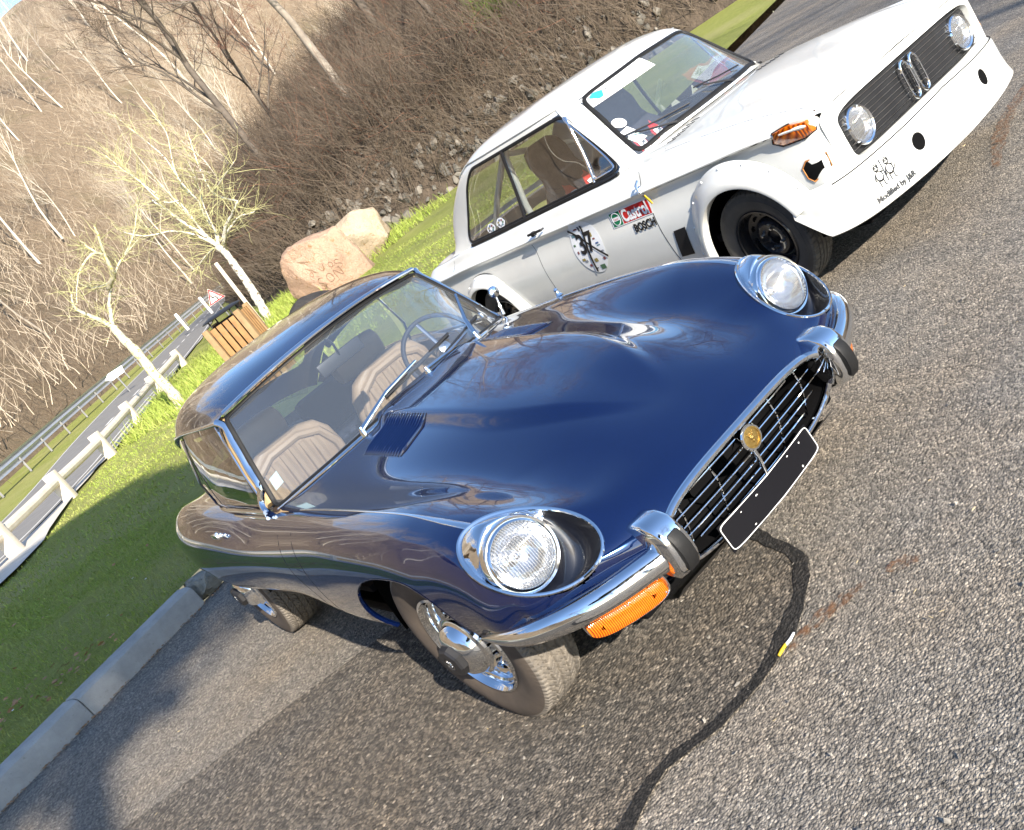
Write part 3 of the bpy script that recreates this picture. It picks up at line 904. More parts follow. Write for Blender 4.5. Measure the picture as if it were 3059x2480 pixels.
# ---- number plate (its characters were blanked out in the picture: only a few pale flecks remain)
def plate_pt(u, w, d=0.0):      # u -1..1 across, w 0..1 up
    x = .2285 * u; return (x, .812 - .022 * u * u + d - .03 * (w - .5) * 0.10, .263 + .094 * w - .002 * u * u)
nu_ = 24
rings = []
V = [plate_pt(-1 + 2 * i / nu_, w, d) for d in (0, -.004) for w in (0, 1) for i in range(nu_ + 1)]
L = nu_ + 1; F = []
for i in range(nu_):
    F += [(i, i + 1, L + i + 1, L + i), (2 * L + i, 3 * L + i, 3 * L + i + 1, 2 * L + i + 1), (i, 2 * L + i, 2 * L + i + 1, i + 1), (L + i, L + i + 1, 3 * L + i + 1, 3 * L + i)]
F += [(0, L, 3 * L, 2 * L), (nu_, 2 * L + nu_, 3 * L + nu_, L + nu_)]
plate = link_mesh('number_plate', V, F, M['plate_black'], coupe, False)
rim_ = []
cr = .05
for k in range(120):
    a = 2 * PI * k / 120; c, s_ = math.cos(a), math.sin(a)
    u = np.sign(c) * min(1, abs(c) ** .10 * 1.0); w = np.sign(s_) * min(1, abs(s_) ** .22)
    rim_.append(plate_pt(u * .985, .5 + .5 * w * .93, .0015))
v, f = tube(rim_, .0026, 6, closed=True, squash=.6)
MB().add((v, f)).build('plate_border', M['plate_white'], plate)
fl = MB()
for (u, w, a, b) in ((-.31, .80, .007, .0022), (-.62, .80, .004, .0015), (.42, .83, .005, .002), (.72, .78, .004, .003), (-.55, .16, .006, .0018), (.55, .16, .004, .004)):
    x, y, z = plate_pt(-u, w, .0022)
    fl.add(hull([(x + math.cos(t) * a * (.7 + .3 * math.sin(3 * t + u * 9)), y, z + math.sin(t) * b) for t in np.linspace(0, 5.5, 7)] + [(x, y - .001, z)]))
tag(fl.build('plate_fleck', M['plate_white'], plate), kind='stuff')
# ---- bumpers, overriders, indicators
for side in (1, -1):
    path = curve_pts([(.812, .385, .474), (.808, .46, .477), (.782, .580, .478), (.715, .685, .474), (.630, .752, .464), (.540, .797, .455), (.440, .835, .448)], 40)
    rings = []
    for i, p in enumerate(path):
        t = i / 39; w = .036 * (1 - (1 - t) ** 3.2) + .004; d = .028 * (1 - (1 - t) ** 3) + .004
        q0 = path[min(i + 1, 39)] - path[max(i - 1, 0)]; tn = np.array([q0[0], q0[1], q0[2]]); tn /= np.linalg.norm(tn)
        out = np.cross(tn, [0, 0, 1.]); out = out / np.linalg.norm(out)
        if out[1] + out[0] < 0: out = -out
        sec = []
        for (o_, u_) in ((-2.2, .55), (-.35, 1.0), (.25, .92), (.70, .55), (.88, .12), (.92, -.1), (.75, -.50), (.35, -.95), (-.3, -1.0), (-2.2, -.6)):
            sec.append(((p[0] + out[0] * o_ * d) * side, p[1] + out[1] * o_ * d, p[2] + u_ * w))
        rings.append(sec)
    V, F = loft(rings, True, True, True)
    if side > 0: F = [tuple(reversed(f)) for f in F]
    bp = MB().add((V, F)).build('bumper', M['chrome'], coupe, auto=50)
    # overrider
    prof = [(.745, .545), (.79, .566), (.845, .566), (.885, .548), (.905, .515), (.912, .47), (.908, .425), (.893, .392), (.865, .378), (.83, .384), (.80, .40), (.775, .46)]
    ring = lambda x, s: [(x * side, .835 + (a - .835) * s, .47 + (b - .47) * s) for a, b in prof]
    V, F = loft([ring(.372, .90), ring(.378, .97), ring(.388, 1.0), ring(.432, 1.0), ring(.444, .97), ring(.450, .90)], True, True, True)
    if side > 0: F = [tuple(reversed(f)) for f in F]
    ov = MB().add((V, F)).build('overrider', M['chrome'], coupe, auto=50)
    rp = [(.885, .522), (.908, .515), (.920, .495), (.926, .46), (.922, .42), (.906, .395), (.89, .40), (.89, .46)]
    rr = lambda x, s: [(x * side, .905 + (a - .905) * s, .465 + (b - .465) * s) for a, b in rp]
    V, F = loft([rr(.391, .92), rr(.396, 1.0), rr(.427, 1.0), rr(.432, .92)], True, True, True)
    if side > 0: F = [tuple(reversed(f)) for f in F]
    MB().add((V, F)).build('rubber_buffer', M['rubber'], ov, auto=30)
    # amber direction lamp under the bumper with a chrome backing
    ip = curve_pts([(.662, .650, .387), (.600, .700, .377), (.52, .742, .368), (.438, .772, .362)], 24)
    def lampring(s, dd):
        out_ = []; m_ = 24; 
        for (u_, w_) in [(math.cos(2 * PI * k / 36), math.sin(2 * PI * k / 36)) for k in range(36)]:
            uu = np.sign(u_) * abs(u_) ** .45; ww = np.sign(w_) * abs(w_) ** .6
            t = (uu * s + 1) / 2 * 23; a = int(min(22, max(0, math.floor(t)))); q = ip[a] * (1 - (t - a)) + ip[a + 1] * (t - a)
            tn = ip[a + 1] - ip[a]; tn = tn / np.linalg.norm(tn); o2 = np.cross(tn, [0, 0, 1.]); o2 /= np.linalg.norm(o2)
            if o2[0] + o2[1] < 0: o2 = -o2
            hh = .037 * s if s < .98 else .037
            q = q + o2 * dd + np.array([0, 0, 1]) * ww * (.045 - (1 - s) * .13)
            out_.append((q[0] * side, q[1], q[2]))
        return out_
    ind = bpy.data.objects.new('indicator', None); COL.objects.link(ind); ind.parent = coupe; ind.empty_display_size = .03
    V, F = loft([lampring(1.0, -.03), lampring(1.0, .002), lampring(.97, .006), lampring(.94, .004)], True, False, True)
    if side < 0: F = [tuple(reversed(f)) for f in F]
    MB().add((V, F)).build('indicator_housing', M['chrome'], ind)
    V, F = loft([lampring(.935, .004), lampring(.93, .016), lampring(.89, .026), lampring(.80, .031), lampring(.55, .033)], True, False, True)
    if side < 0: F = [tuple(reversed(f)) for f in F]
    MB().add((V, F)).build('indicator_lens', M['amber'], ind)
    for t_, w_ in ((3, -.6), (11, .8), (20, -.6)):
        q = ip[t_]; MB().add(lathe([(0, .004), (.003, .003), (.004, 0)], 10, 'Y', (q[0] * side, q[1] + .030, q[2] + w_ * .024))).build('screw', M['chrome_worn'], ind)
# front valance below the mouth
V, F = loft([[(x, .765 - .12 * x * x, .29) for x in np.linspace(-.40, .40, 17)], [(x, .70 - .12 * x * x, .245) for x in np.linspace(-.40, .40, 17)], [(x, .55, .22) for x in np.linspace(-.40, .40, 17)], [(x, .2, .20) for x in np.linspace(-.40, .40, 17)]], False)
MB().add((V, F)).build('front_valance', M['black'], coupe)
# dark underside and wheel housings
ub = MB()
ub.add(box(0, -1.65, .27, 1.30, 3.0, .06, .02))
ub.add(box(0, .15, .30, 1.0, 1.0, .10, .02))
ub.add(box(0, -2.67, .42, .9, 1.2, .3, .02))
ub.build('underbody', M['void'], coupe)
for sy, (cy, cz, r) in ((1, FW), (0, RW)):
    for side in (1, -1):
        n = 24; rings = []
        R2 = r * (1.16 if sy else 1.10)
        for x_, s in ((.745, .985), (.60, 1.0), (.42, 1.0), (.40, .3), (.40, .02)):
            row = []
            for k in range(n + 1):
                a = math.radians((32 if sy else 15) + (143 if sy else 150) * k / n)
                row.append((x_ * side, cy + math.cos(a) * R2 * s * (.97 if sy and math.cos(a) > 0 else 1), min(.665, max(.30, cz + .03 + math.sin(a) * R2 * s))))
            rings.append(row)
        V, F = loft(rings, False)
        MB().add((V, F)).build('wheel_housing', M['void'], coupe)
# wheels
wp = coupe_wheel_parts()
for (x, y, side, st) in ((.680, -.005, 1, math.radians(5)), (-.680, 0, -1, math.radians(5)), (.668, -2.667, 1, 0), (-.668, -2.667, -1, 0)):
    add_wheel(coupe, wp, x, y, .333, side, st, 'coupe')
for o in wp: bpy.data.objects.remove(o)
# small mirror-finished aerial base on the far wing
mb = MB(); mb.add(lathe([(.018, 0), (.020, .006), (.012, .014), (.009, .030), (.011, .034), (.006, .042), (0.001, .044)], 20, 'Z', (-.715, -.80, .808)))
mb.build('aerial_base', M['chrome'], coupe)

# ---- louvres
for side in (1, -1):
    x0, x1 = .222, .415; y0, y1 = -.757, -.423
    N_ = 15
    for k in range(N_):
        y = y0 + (y1 - y0) * (k + .5) / N_; dy = (y1 - y0) / N_
        ring = []
        xs = np.linspace(x0 + .004, x1 - .004, 14)
        V = []; 
        for i, x in enumerate(xs):
            e = min(1, 6 * min(i, 13 - i) / 13)
            for dd, h in ((-.48, .0008), (-.30, .0060), (-.05, .0095), (.16, .0085), (.22, -.006), (.48, -.006)):
                p, nn = S(side * x, y + dd * dy, 0); V.append(tuple(p + Vector((0, 0, 1)) * h * (e if h > 0 else 1)))
        F = [(i * 6 + j, i * 6 + j + 1, (i + 1) * 6 + j + 1, (i + 1) * 6 + j) for i in range(13) for j in range(5)]
        if side > 0: F = [tuple(reversed(f)) for f in F]
        link_mesh('louvre', V, F, M['navy'], coupe, True, auto=30)
    for k in range(N_):
        y = y0 + (y1 - y0) * (k + .5) / N_; dy = (y1 - y0) / N_
        a = [S(side * x, y + dy * .36, .0008)[0] for x in np.linspace(x0 + .010, x1 - .010, 8)]
        v, f = tube(a, .0032, 5, squash=.35, up=(0, 0, 1))
        MB().add((v, f)).build('louvre_slot', M['gap'], coupe)
# ------------------------------------------------------------ the coupe's cabin
def wsB(x):
    r = abs(x) / .667; return Vector((x, -.80 - .51 * r ** 2.24, .915 - .104 * r ** 2))
def wsT(x):
    r = abs(x) / .667; return Vector((x * .825, -1.36 - .135 * r ** 2, 1.25 - .05 * r ** 2))
def WS(x, t, bulge=.02):
    p = wsB(x).lerp(wsT(x), t); return p + Vector((0, .5, .86)) * (bulge * 4 * t * (1 - t) * (1 - (x / .67) ** 2 * .5))
xs = np.linspace(-.655, .655, 49); ts = np.linspace(0.0, 1.0, 21)
rings = [[WS(x, t) for x in xs] for t in ts]
V, F = loft(rings, False)
ws = bpy.data.objects.new('windscreen', None); COL.objects.link(ws); ws.parent = coupe; ws.empty_display_size = .05
MB().add((V, F)).build('windscreen_glass', M['glass'], ws, auto=80)
edge = [WS(x, 0) for x in np.linspace(-.655, .655, 60)] + [WS(.655, t) for t in np.linspace(.04, .96, 20)] + [WS(x, 1) for x in np.linspace(.655, -.655, 60)] + [WS(-.655, t) for t in np.linspace(.96, .04, 20)]
edge = [(a * 1 + b * 2 + c) / 4 for a, b, c in zip(edge[-1:] + edge[:-1], edge, edge[1:] + edge[:1])]
v, f = tube([p + Vector((0, .005, .004)) for p in edge], .010, 8, closed=True, up=(0, .5, .86), squash=.5)
MB().add((v, f)).build('windscreen_seal', M['rubber'], ws)
# chrome surround: broad on the pillars
def rail(pts, r, name, squash=.6, up=(0, .5, .86), par=None, m='chrome'):
    v, f = tube(pts, r, 10, up=up, squash=squash); return MB().add((v, f)).build(name, M[m], par or coupe)
rail([WS(x, 1.025) + Vector((0, .022, .018)) for x in np.linspace(-.655, .655, 50)], .0125, 'chrome_header', .7, par=ws)
rail([WS(x, -.025) + Vector((0, .012, .006)) for x in np.linspace(-.655, .655, 50)], .0115, 'chrome_sill', .6, par=ws)
for s in (1, -1):
    a = [Vector((s * .690, -1.335, .812)), Vector((s * .672, -1.372, .86))] + [WS(s * .668, t) + Vector((s * .004, -.008, .003)) for t in (.22, .4, .6, .8, .95)] + [Vector((s * .572, -1.525, 1.212))]
    v, f = tube(curve_pts([tuple(q) for q in a], 40), .0165, 10, up=(s * .5, .6, .5), squash=.75)
    MB().add((v, f)).build('chrome_pillar', M['chrome'], coupe)

# roof
RH = [
 [(0,-1.372,1.268),(.20,-1.376,1.266),(.40,-1.412,1.254),(.50,-1.462,1.236),(.572,-1.522,1.212)],
 [(0,-1.50,1.306),(.20,-1.51,1.303),(.41,-1.55,1.286),(.53,-1.60,1.254),(.586,-1.64,1.214)],
 [(0,-1.85,1.350),(.21,-1.85,1.346),(.43,-1.86,1.322),(.55,-1.87,1.276),(.600,-1.88,1.218)],
 [(0,-2.25,1.356),(.21,-2.25,1.350),(.43,-2.25,1.318),(.54,-2.25,1.268),(.592,-2.25,1.204)],
 [(0,-2.65,1.310),(.20,-2.65,1.303),(.39,-2.64,1.270),(.49,-2.63,1.220),(.548,-2.62,1.152)],
 [(0,-3.05,1.180),(.19,-3.05,1.174),(.34,-3.03,1.146),(.43,-3.00,1.105),(.475,-2.97,1.050)],
 [(0,-3.42,.920),(.17,-3.41,.916),(.27,-3.38,.900),(.34,-3.33,.885),(.390,-3.27,.865)],
]
roof = Grid(full(RH), 150, 121)
Nr = roof.normals()
gw = lambda P: where(P[:, 1] < -2.3, np.sqrt(((P[:, 0]) / .40) ** 4 + ((P[:, 1] + 2.93) / .31) ** 4) - 1)
roof.cut(gw)
roof.part(np.ones(len(roof.q), bool), 'roof', M['navy'], coupe, roof.n)
# headlining, just under the roof skin
hl_ = Grid([[(p[0] * .96, p[1] - (.05 if p[1] > -1.60 else 0), p[2] - .035) for p in row] for row in full(RH)[1:5]], 30, 31); hl_.normals()
hl_.part(np.ones(len(hl_.q), bool), 'headlining', M['navy_trim'], coupe)
# rear screen
rw = Grid([[(p[0] * .80, p[1], p[2] - .006) for p in row] for row in full(RH)[4:7]], 12, 17); rw.normals()
rw.part(np.ones(len(rw.q), bool), 'rear_window', M['glass_side'], coupe)
for s in (1, -1):
    edgeR = [Vector((s * p[0], p[1], p[2])) for p in curve_pts([r[4] for r in RH], 60)]
    rail([p + Vector((s * .004, 0, -.002)) for p in edgeR[:46]], .0085, 'gutter_strip', .7, up=(s, 0, .4))
    # side glass: door pane and quarter pane between gutter and waist
    def belt(y): return Vector((s * (.690 - .20 * sstep(-1.9, -3.3, y)), y, .830 + .012 * math.sin((-y - 1.3) * 1.2)))
    def side_pane(y0b, y1b, y0t, y1t, name, m, off=0.0):
        R_ = []
        for t in np.linspace(0, 1, 9):
            row = []
            for u in np.linspace(0, 1, 15):
                b = belt(y0b + (y1b - y0b) * u); yt = y0t + (y1t - y0t) * u
                k = min(range(60), key=lambda i: abs(edgeR[i].y - yt)); tp = edgeR[k] + Vector((-s * .006, 0, -.012))
                p = b.lerp(tp, t) + Vector((s * .018 * 4 * t * (1 - t), 0, 0)) - Vector((s * .012, 0, 0)) * (1 - t)
                row.append(p)
            R_.append(row)
        V, F = loft(R_, False)
        if s > 0: F = [tuple(reversed(f)) for f in F]
        return MB().add((V, F)).build(name, m, coupe, auto=80)
    side_pane(-1.36, -2.28, -1.53, -2.16, 'side_window', M['glass_side'])
    side_pane(-2.33, -3.10, -2.20, -2.80, 'quarter_window', M['glass_side'])
    # chrome division bar and the frames
    rail([belt(-2.305), belt(-2.27) + Vector((s * .004, .03, .12)), Vector((s * .60, -2.19, 1.18))], .010, 'division_bar', .6, up=(s, 0, .3))
    rail([belt(y) + Vector((s * .006, 0, -.006)) for y in np.linspace(-1.33, -3.10, 40)], .0105, 'waist_strip', .8, up=(s, 0, .4))
    rail([belt(y) + Vector((s * .014, 0, -.030)) for y in np.linspace(-1.33, -2.26, 30)], .0075, 'waist_strip', .8, up=(s, 0, .4))
    rail([Vector((s * .668, -1.37, .845)), Vector((s * .64, -1.45, .97)), Vector((s * .60, -1.52, 1.12)), Vector((s * .578, -1.56, 1.195))], .007, 'door_frame', .8, up=(s, .2, .3))
    # pillar at the rear and inner trims (tan)
    V, F = loft([[belt(-3.08), belt(-3.28) + Vector((-s * .02, 0, -.02))], [edgeR[49] + Vector((0, 0, -.004)), edgeR[58] + Vector((0, 0, -.004))]], False)
    MB().add((V, F)).build('rear_pillar', M['navy'], coupe)
    rail([Vector((s * .655, -1.36, .83)), Vector((s * .628, -1.43, .95)), Vector((s * .585, -1.50, 1.10)), Vector((s * .535, -1.56, 1.205))], .022, 'pillar_trim', .7, up=(s, .3, .3), m='tan_trim')
    rail([Vector((s * .545, -1.56, 1.195))] + [p + Vector((-s * .035, 0, -.035)) for p in edgeR[8:46:4]], .020, 'cant_trim', .7, up=(s, .3, .3), m='navy_trim')
    # inner door panel
    V, F = loft([[(s * .64, y, .83) for y in (-1.3, -1.8, -2.3, -2.9)], [(s * .66, y, .60) for y in (-1.3, -1.8, -2.3, -2.9)], [(s * .66, y, .34) for y in (-1.3, -1.8, -2.3, -2.9)]], False)
    MB().add((V, F)).build('door_trim', M['tan'] if s < 0 else M['tan'], coupe)
# cabin floor, tunnel, rear bulkhead, dash
MB().add(box(0, -2.0, .36, 1.28, 1.9, .03)).add(box(0, -1.9, .47, .26, 1.3, .22, .03)).add(box(0, -3.0, .60, 1.2, .30, .30, .05)).add(box(0, -2.78, .56, 1.1, .30, .20, .06)).build('cabin_floor', M['navy_trim'], coupe)
rows = []
for t, dz in ((0, 0), (.25, .006), (.55, .0), (.8, -.03), (1.0, -.10), (1.0, -.26)):
    rows.append([Vector((x, float(wbase(x)) - .045 - (.40 - .43 * (abs(x) / .64) ** 2) * min(t, .99), .885 - .075 * (abs(x) / .64) ** 2 + dz)) for x in np.linspace(-.635, .635, 31)])
V, F = loft(rows, False)
MB().add((V, F)).build('dashboard', M['dash'], coupe, auto=50)
MB().add(box(0, -1.27, .74, 1.2, .05, .18, .02)).build('instrument_panel', M['dash'], coupe)
# seats
def seat(cx):
    st = bpy.data.objects.new('seat', None); COL.objects.link(st); st.parent = coupe; st.location = (cx, -1.97, .330); st.empty_display_size = .05
    cush = MB()
    n = 6
    for k in range(n):      # pleats of the cushion
        x = -.175 + .35 * (k + .5) / n
        cush.add(tube([(x, .27, .115), (x, .15, .135), (x, -.10, .115), (x, -.22, .10)], .031, 8, squash=1.1))
    cush.add(box(0, .02, .045, .50, .52, .11, .045))
    cush.add(tube([(-.225, .26, .11), (-.235, .0, .13), (-.225, -.20, .12)], .035, 10)).add(tube([(.225, .26, .11), (.235, .0, .13), (.225, -.20, .12)], .035, 10))
    cush.build('seat_cushion', M['tan'], st)
    back = MB(); rot = Matrix.Rotation(math.radians(-16), 4, 'X')
    L = []
    for k in range(n):
        x = -.165 + .33 * (k + .5) / n; top = .46 - .05 * abs(x / .17) ** 2
        L.append((tube([(x, .045, .06), (x, .055, .22), (x, .048, .36), (x, .030, top)], .0295, 8, squash=.8)))
    for vf in L: back.add(xf(vf, Matrix.Translation((0, -.22, .10)) @ rot))
    sh = []
    for z, w, d in ((0, .25, .05), (.15, .262, .055), (.31, .262, .055), (.41, .245, .05), (.48, .20, .04), (.515, .12, .03)):
        sh.append([(math.copysign(abs(math.cos(a)) ** .5, math.cos(a)) * w, math.copysign(abs(math.sin(a)) ** .7, math.sin(a)) * d, z) for a in np.linspace(0, 2 * PI, 33)[:-1]])
    back.add(xf(loft(sh, True, True, True), Matrix.Translation((0, -.22, .10)) @ rot))
    # piped rim
    back.add(xf(tube([(-.21, .055, .03), (-.225, .06, .2), (-.222, .055, .34), (-.18, .045, .44), (-.08, .035, .485), (.08, .035, .485), (.18, .045, .44), (.222, .055, .34), (.225, .06, .2), (.21, .055, .03)], .022, 8), Matrix.Translation((0, -.22, .10)) @ rot))
    back.build('seat_back', M['tan'], st)
    hr = MB(); sh = []
    for x, sy, sz in ((-.155, .55, .60), (-.145, .85, .9), (-.10, 1, 1), (0, 1, 1.02), (.10, 1, 1), (.145, .85, .9), (.155, .55, .60)):
        sh.append([(x, math.copysign(abs(math.cos(a)) ** .7, math.cos(a)) * .055 * sy, math.copysign(abs(math.sin(a)) ** .7, math.sin(a)) * .082 * sz) for a in np.linspace(0, 2 * PI, 25)[:-1]])
    hr.add(xf(loft(sh, True, True, True), Matrix.Translation((0, -.335, .640)) @ rot))
    hr.build('headrest', M['tan'], st)
    return st
seat(.305); seat(-.355)
# small rear seats
for cx in (.27, -.27):
    sr = MB().add(box(cx, -2.62, .60, .42, .34, .14, .05)).add(box(cx, -2.80, .74, .42, .12, .34, .05)); sr.build('rear_seat', M['navy_trim'], coupe)
# steering wheel (the car is left-hand drive)
sw = bpy.data.objects.new('steering_wheel', None); COL.objects.link(sw); sw.parent = coupe
sw.location = (-.40, -1.44, .845); sw.rotation_euler = (math.radians(-68), 0, 0)
ringp = [(math.cos(a) * .185, math.sin(a) * .185, 0) for a in np.linspace(0, 2 * PI, 65)[:-1]]
MB().add(tube(ringp, .0115, 10, closed=True)).build('wheel_rim', M['dash'], sw)
sp = MB()
for a in (-PI / 2, PI / 6 , PI * 5 / 6):
    sp.add(tube([(0, 0, .02), (math.cos(a) * .18, math.sin(a) * .18, 0)], .010, 8, squash=.35, up=(0, 0, 1)))
sp.add(lathe([(.0, .05), (.03, .045), (.04, .02), (.04, -.01)], 24, 'Z'))
sp.build('wheel_spokes', M['chrome_worn'], sw)
MB().add(tube([(0, 0, 0), (0, 0, -.22)], .02, 10)).build('steering_column', M['black'], sw)
# mirror
mr = MB().add(box(.03, -1.37, 1.125, .235, .02, .062, .012)).build('interior_mirror', M['black'], coupe)
MB().add(tube([(.03, -1.365, 1.135), (.035, -1.33, 1.19), (.042, -1.325, 1.222)], .006, 8)).build('mirror_stem', M['chrome_worn'], mr)
# far door mirror seen through the screen edge
dm = MB(); dm.add(xf(lathe([(.002, .018), (.018, .016), (.028, .008), (.030, 0), (.028, -.003), (.002, -.002)], 32, 'Y'), Matrix.Translation((-.800, -1.45, .905))))
dmo = dm.build('door_mirror', M['chrome'], coupe)
MB().add(tube([(-.765, -1.44, .79), (-.785, -1.45, .84), (-.800, -1.452, .89)], [.012, .006, .005], 10)).build('mirror_arm', M['chrome'], dmo)
# wipers: three arms on chrome spindles
def wiper(pivot, mid, end, b0, b1, up=(0, .5, .86)):
    o_ = Vector((0, .012, .018)); rt = bpy.data.objects.new('wiper', None); COL.objects.link(rt); rt.parent = coupe; rt.location = pivot; rt.empty_display_size = .03
    P0 = Vector(pivot); L_ = lambda p: tuple(Vector(p) + o_ - P0)
    MB().add(lathe([(.016, -.01), (.016, .008), (.011, .020), (.008, .030), (.001, .032)], 20, 'Z')).build('spindle', M['chrome'], rt)
    MB().add(tube([(0, 0, .022), tuple((Vector(mid) + o_ - P0)), L_(end)], [.012, .009, .006], 8, squash=.5, up=up)).build('wiper_arm', M['chrome'], rt)
    if b0 is not None:
        MB().add(tube([L_(b0), L_(b1)], [.008, .008], 6, squash=.6, up=up)).add(tube([tuple(Vector(L_(b0)) - Vector((0, .006, .010))), tuple(Vector(L_(b1)) - Vector((0, .006, .010)))], .0035, 4)).build('wiper_blade', M['black'], rt)
wiper((.315, -.872, .890), WS(.15, .10), WS(-.03, .14), WS(.17, .07), WS(-.245, .15))
wiper((-.01, -.775, .925), WS(-.16, .02), WS(-.30, .055), WS(-.14, .03), WS(-.48, .13))
wiper((-.315, -.872, .890), Vector((-.355, -.96, .955)), Vector((-.455, -1.10, 1.045)), None, None)
# tax sticker inside the glass
stv = [WS(.598, .265, .02), WS(.632, .25, .02), WS(.632, .13, .02), WS(.598, .145, .02)]
M['sticker'] = varied('pale_green_paper', (0.62, 0.78, 0.72), (0.55, 0.70, 0.66), 0.5, 30)
link_mesh('screen_sticker', [tuple(p + Vector((0, -.004, -.003))) for p in stv], [(0, 1, 2, 3)], M['sticker'], ws, False)
# door handle with its escutcheon
for s in (1, -1):
    hp, hn = SIDE(-1.95, .765, s, .004)
    dh = MB(); dh.add(xf(box(0, 0, 0, .016, .10, .022, .006), Matrix.Translation(hp + hn * .014)))
    dh.add(xf(box(0, 0, 0, .03, .020, .022, .006), Matrix.Translation(hp + hn * .004 + Vector((0, .042, 0)))))
    dh.add(xf(box(0, 0, 0, .03, .020, .022, .006), Matrix.Translation(hp + hn * .004 + Vector((0, -.042, 0)))))
    dh.build('door_handle', M['chrome'], coupe)
# ------------------------------------------------------------ the white rally saloon
SQ = ((0.9996970227329582, -0.015165989296700218, -0.019386993256085044), (0.015185780320240608, 0.9998843073878904, 0.0008740225992862385), (0.019371494906808447, -0.00116816441096468, 0.9998116725548789))
saloon = thing('rally_saloon', 'white two-door rally saloon with riveted wheel-arch flares and oil sponsor stickers on its door', 'car')
saloon.matrix_world = Matrix(((*SQ[0], -2.5423), (*SQ[1], -0.6826), (*SQ[2], 0.0495), (0, 0, 0, 1)))
def prof(yc, zc, ze, zs, xs, xm, y=None, zb=.24, xb=.765, zcr=.775):
    """half section: centre, hood, hood edge, shoulder, crease and flank"""
    Y = yc
    return [(0, Y, zc), (.30, Y - .004, zc - .006), (.52, Y - .010, ze + .006), (.60, Y - .012, ze), (.665, Y - .014, ze - .012), (xs, Y - .016, zs),
            (xs + .052, Y - .018, zcr + .030), (xm - .004, Y - .02, zcr + .008), (xm + .004, Y - .02, zcr), (xm - .003, Y - .02, zcr - .009), (xm - .012, Y - .02, zcr - .022),
            (xm + .000, Y - .02, .62), (xm + .012, Y - .02, .46), (xm - .003, Y - .02, .33), (xb, Y - .02, zb)]
SN = [
 prof(.640, .770, .760, .752, .660, .700, zcr=.735, zb=.36, xb=.68),
 prof(.610, .800, .790, .785, .690, .745, zcr=.748, zb=.34, xb=.72),
 prof(.540, .822, .812, .808, .705, .768, zcr=.758, zb=.30, xb=.745),
 prof(.400, .845, .838, .832, .708, .780, zcr=.768),
 prof(.200, .872, .864, .850, .705, .786),
 prof(.000, .892, .880, .864, .703, .790),
 prof(-.400, .922, .900, .880, .703, .794),
 prof(-.800, .930, .905, .888, .703, .796),
 prof(-1.25, .930, .905, .888, .704, .798),
 prof(-1.80, .925, .900, .884, .704, .800),
 prof(-2.35, .915, .890, .874, .703, .800, zcr=.772),
 prof(-2.80, .900, .880, .866, .698, .798, zcr=.768),
 prof(-3.15, .872, .858, .845, .690, .790, zcr=.760),
 prof(-3.42, .825, .812, .800, .672, .765, zcr=.745, zb=.32, xb=.72),
 prof(-3.50, .740, .735, .730, .640, .720, zcr=.700, zb=.38, xb=.68),
]
sb = Grid(full(SN), 360, 301, kv=None)
sb.normals()
g1 = lambda P: where((np.abs(P[:, 0]) > .45) & (P[:, 1] > -.6) & (P[:, 1] < .58) & (P[:, 2] < .72), np.hypot(P[:, 1] - .01, P[:, 2] - .285) - .385)
g2 = lambda P: where((np.abs(P[:, 0]) > .45) & (P[:, 1] < -1.9) & (P[:, 1] > -3.2) & (P[:, 2] < .72), np.hypot(P[:, 1] + 2.60, P[:, 2] - .285) - .375)
g3 = lambda P: where(P[:, 2] > .84, np.maximum(np.maximum(P[:, 1] + .62 + .28 * (np.abs(P[:, 0]) / .6) ** 2, np.abs(P[:, 0]) - .655), -(P[:, 1] + 2.98)))
for g in (g1, g2, g3): sb.cut(g)
bonm = sb.classes(lambda P: where(P[:, 2] > .80, np.maximum(np.abs(P[:, 0]) - .640, -(P[:, 1] + .46))))
dfm = sb.classes(lambda P: np.where(np.abs(P[:, 0]) > .69, np.maximum(P[:, 1] + .615 - .02 * sstep(.9, .7, P[:, 2]), -(P[:, 1] + 1.815 + .04 * sstep(.9, .6, P[:, 2]))), BIG))
Q = sb.flat()[sb.q].mean(1)
dfm &= (Q[:, 2] > .28)
sb.part(bonm & (Q[:, 1] > -.6), 'bonnet', M['white'], saloon, sb.n)
sb.part(dfm & (Q[:, 0] > 0), 'door', M['white'], saloon, sb.n)
sb.part(dfm & (Q[:, 0] < 0), 'door', M['white'], saloon, sb.n)
sb.part(~(bonm & (Q[:, 1] > -.6)) & ~dfm, 'body_shell', M['white'], saloon, sb.n)
SP = sb.flat()
def SB(y, z, s=1, up=0.0): return nearest(SP, sb.n, 1, y, 2, z, (SP[:, 0] * s < .4) * 10, up)
def SBT(x, y, up=0.0): return nearest(SP, sb.n, 0, x, 1, y, (sb.n[:, 2] < .3) * 10, up)
def gapline(L, w=.0028, name='panel_gap', m=None, par=None, sq=.35):
    v, f = tube([p for p, n in L], w, 6, up=[tuple(n) for p, n in L], squash=sq)
    return MB().add((v, f)).build(name, m or M['gap'], par or saloon)
for s in (1, -1):
    gapline([SB(-.615 - .0 * z, z, s, 0) for z in np.linspace(.885, .30, 30)])
    gapline([SB(-1.815 - .035 * (.88 - z), z, s, 0) for z in np.linspace(.745, .30, 30)], .0022)
    gapline([SB(y, .7665 if y > -2 else .763, s, -.001) for y in np.linspace(.40, -.595, 40)], .0034)
    gapline([SBT(s * .640, y, 0) for y in np.linspace(.58, -.44, 40)], .0022)
    gapline([SB(-2.93, z, s, 0) for z in np.linspace(.85, .77, 6)], .0022)
gapline([SBT(x, -.455, 0) for x in np.linspace(-.62, .62, 24)], .0022)
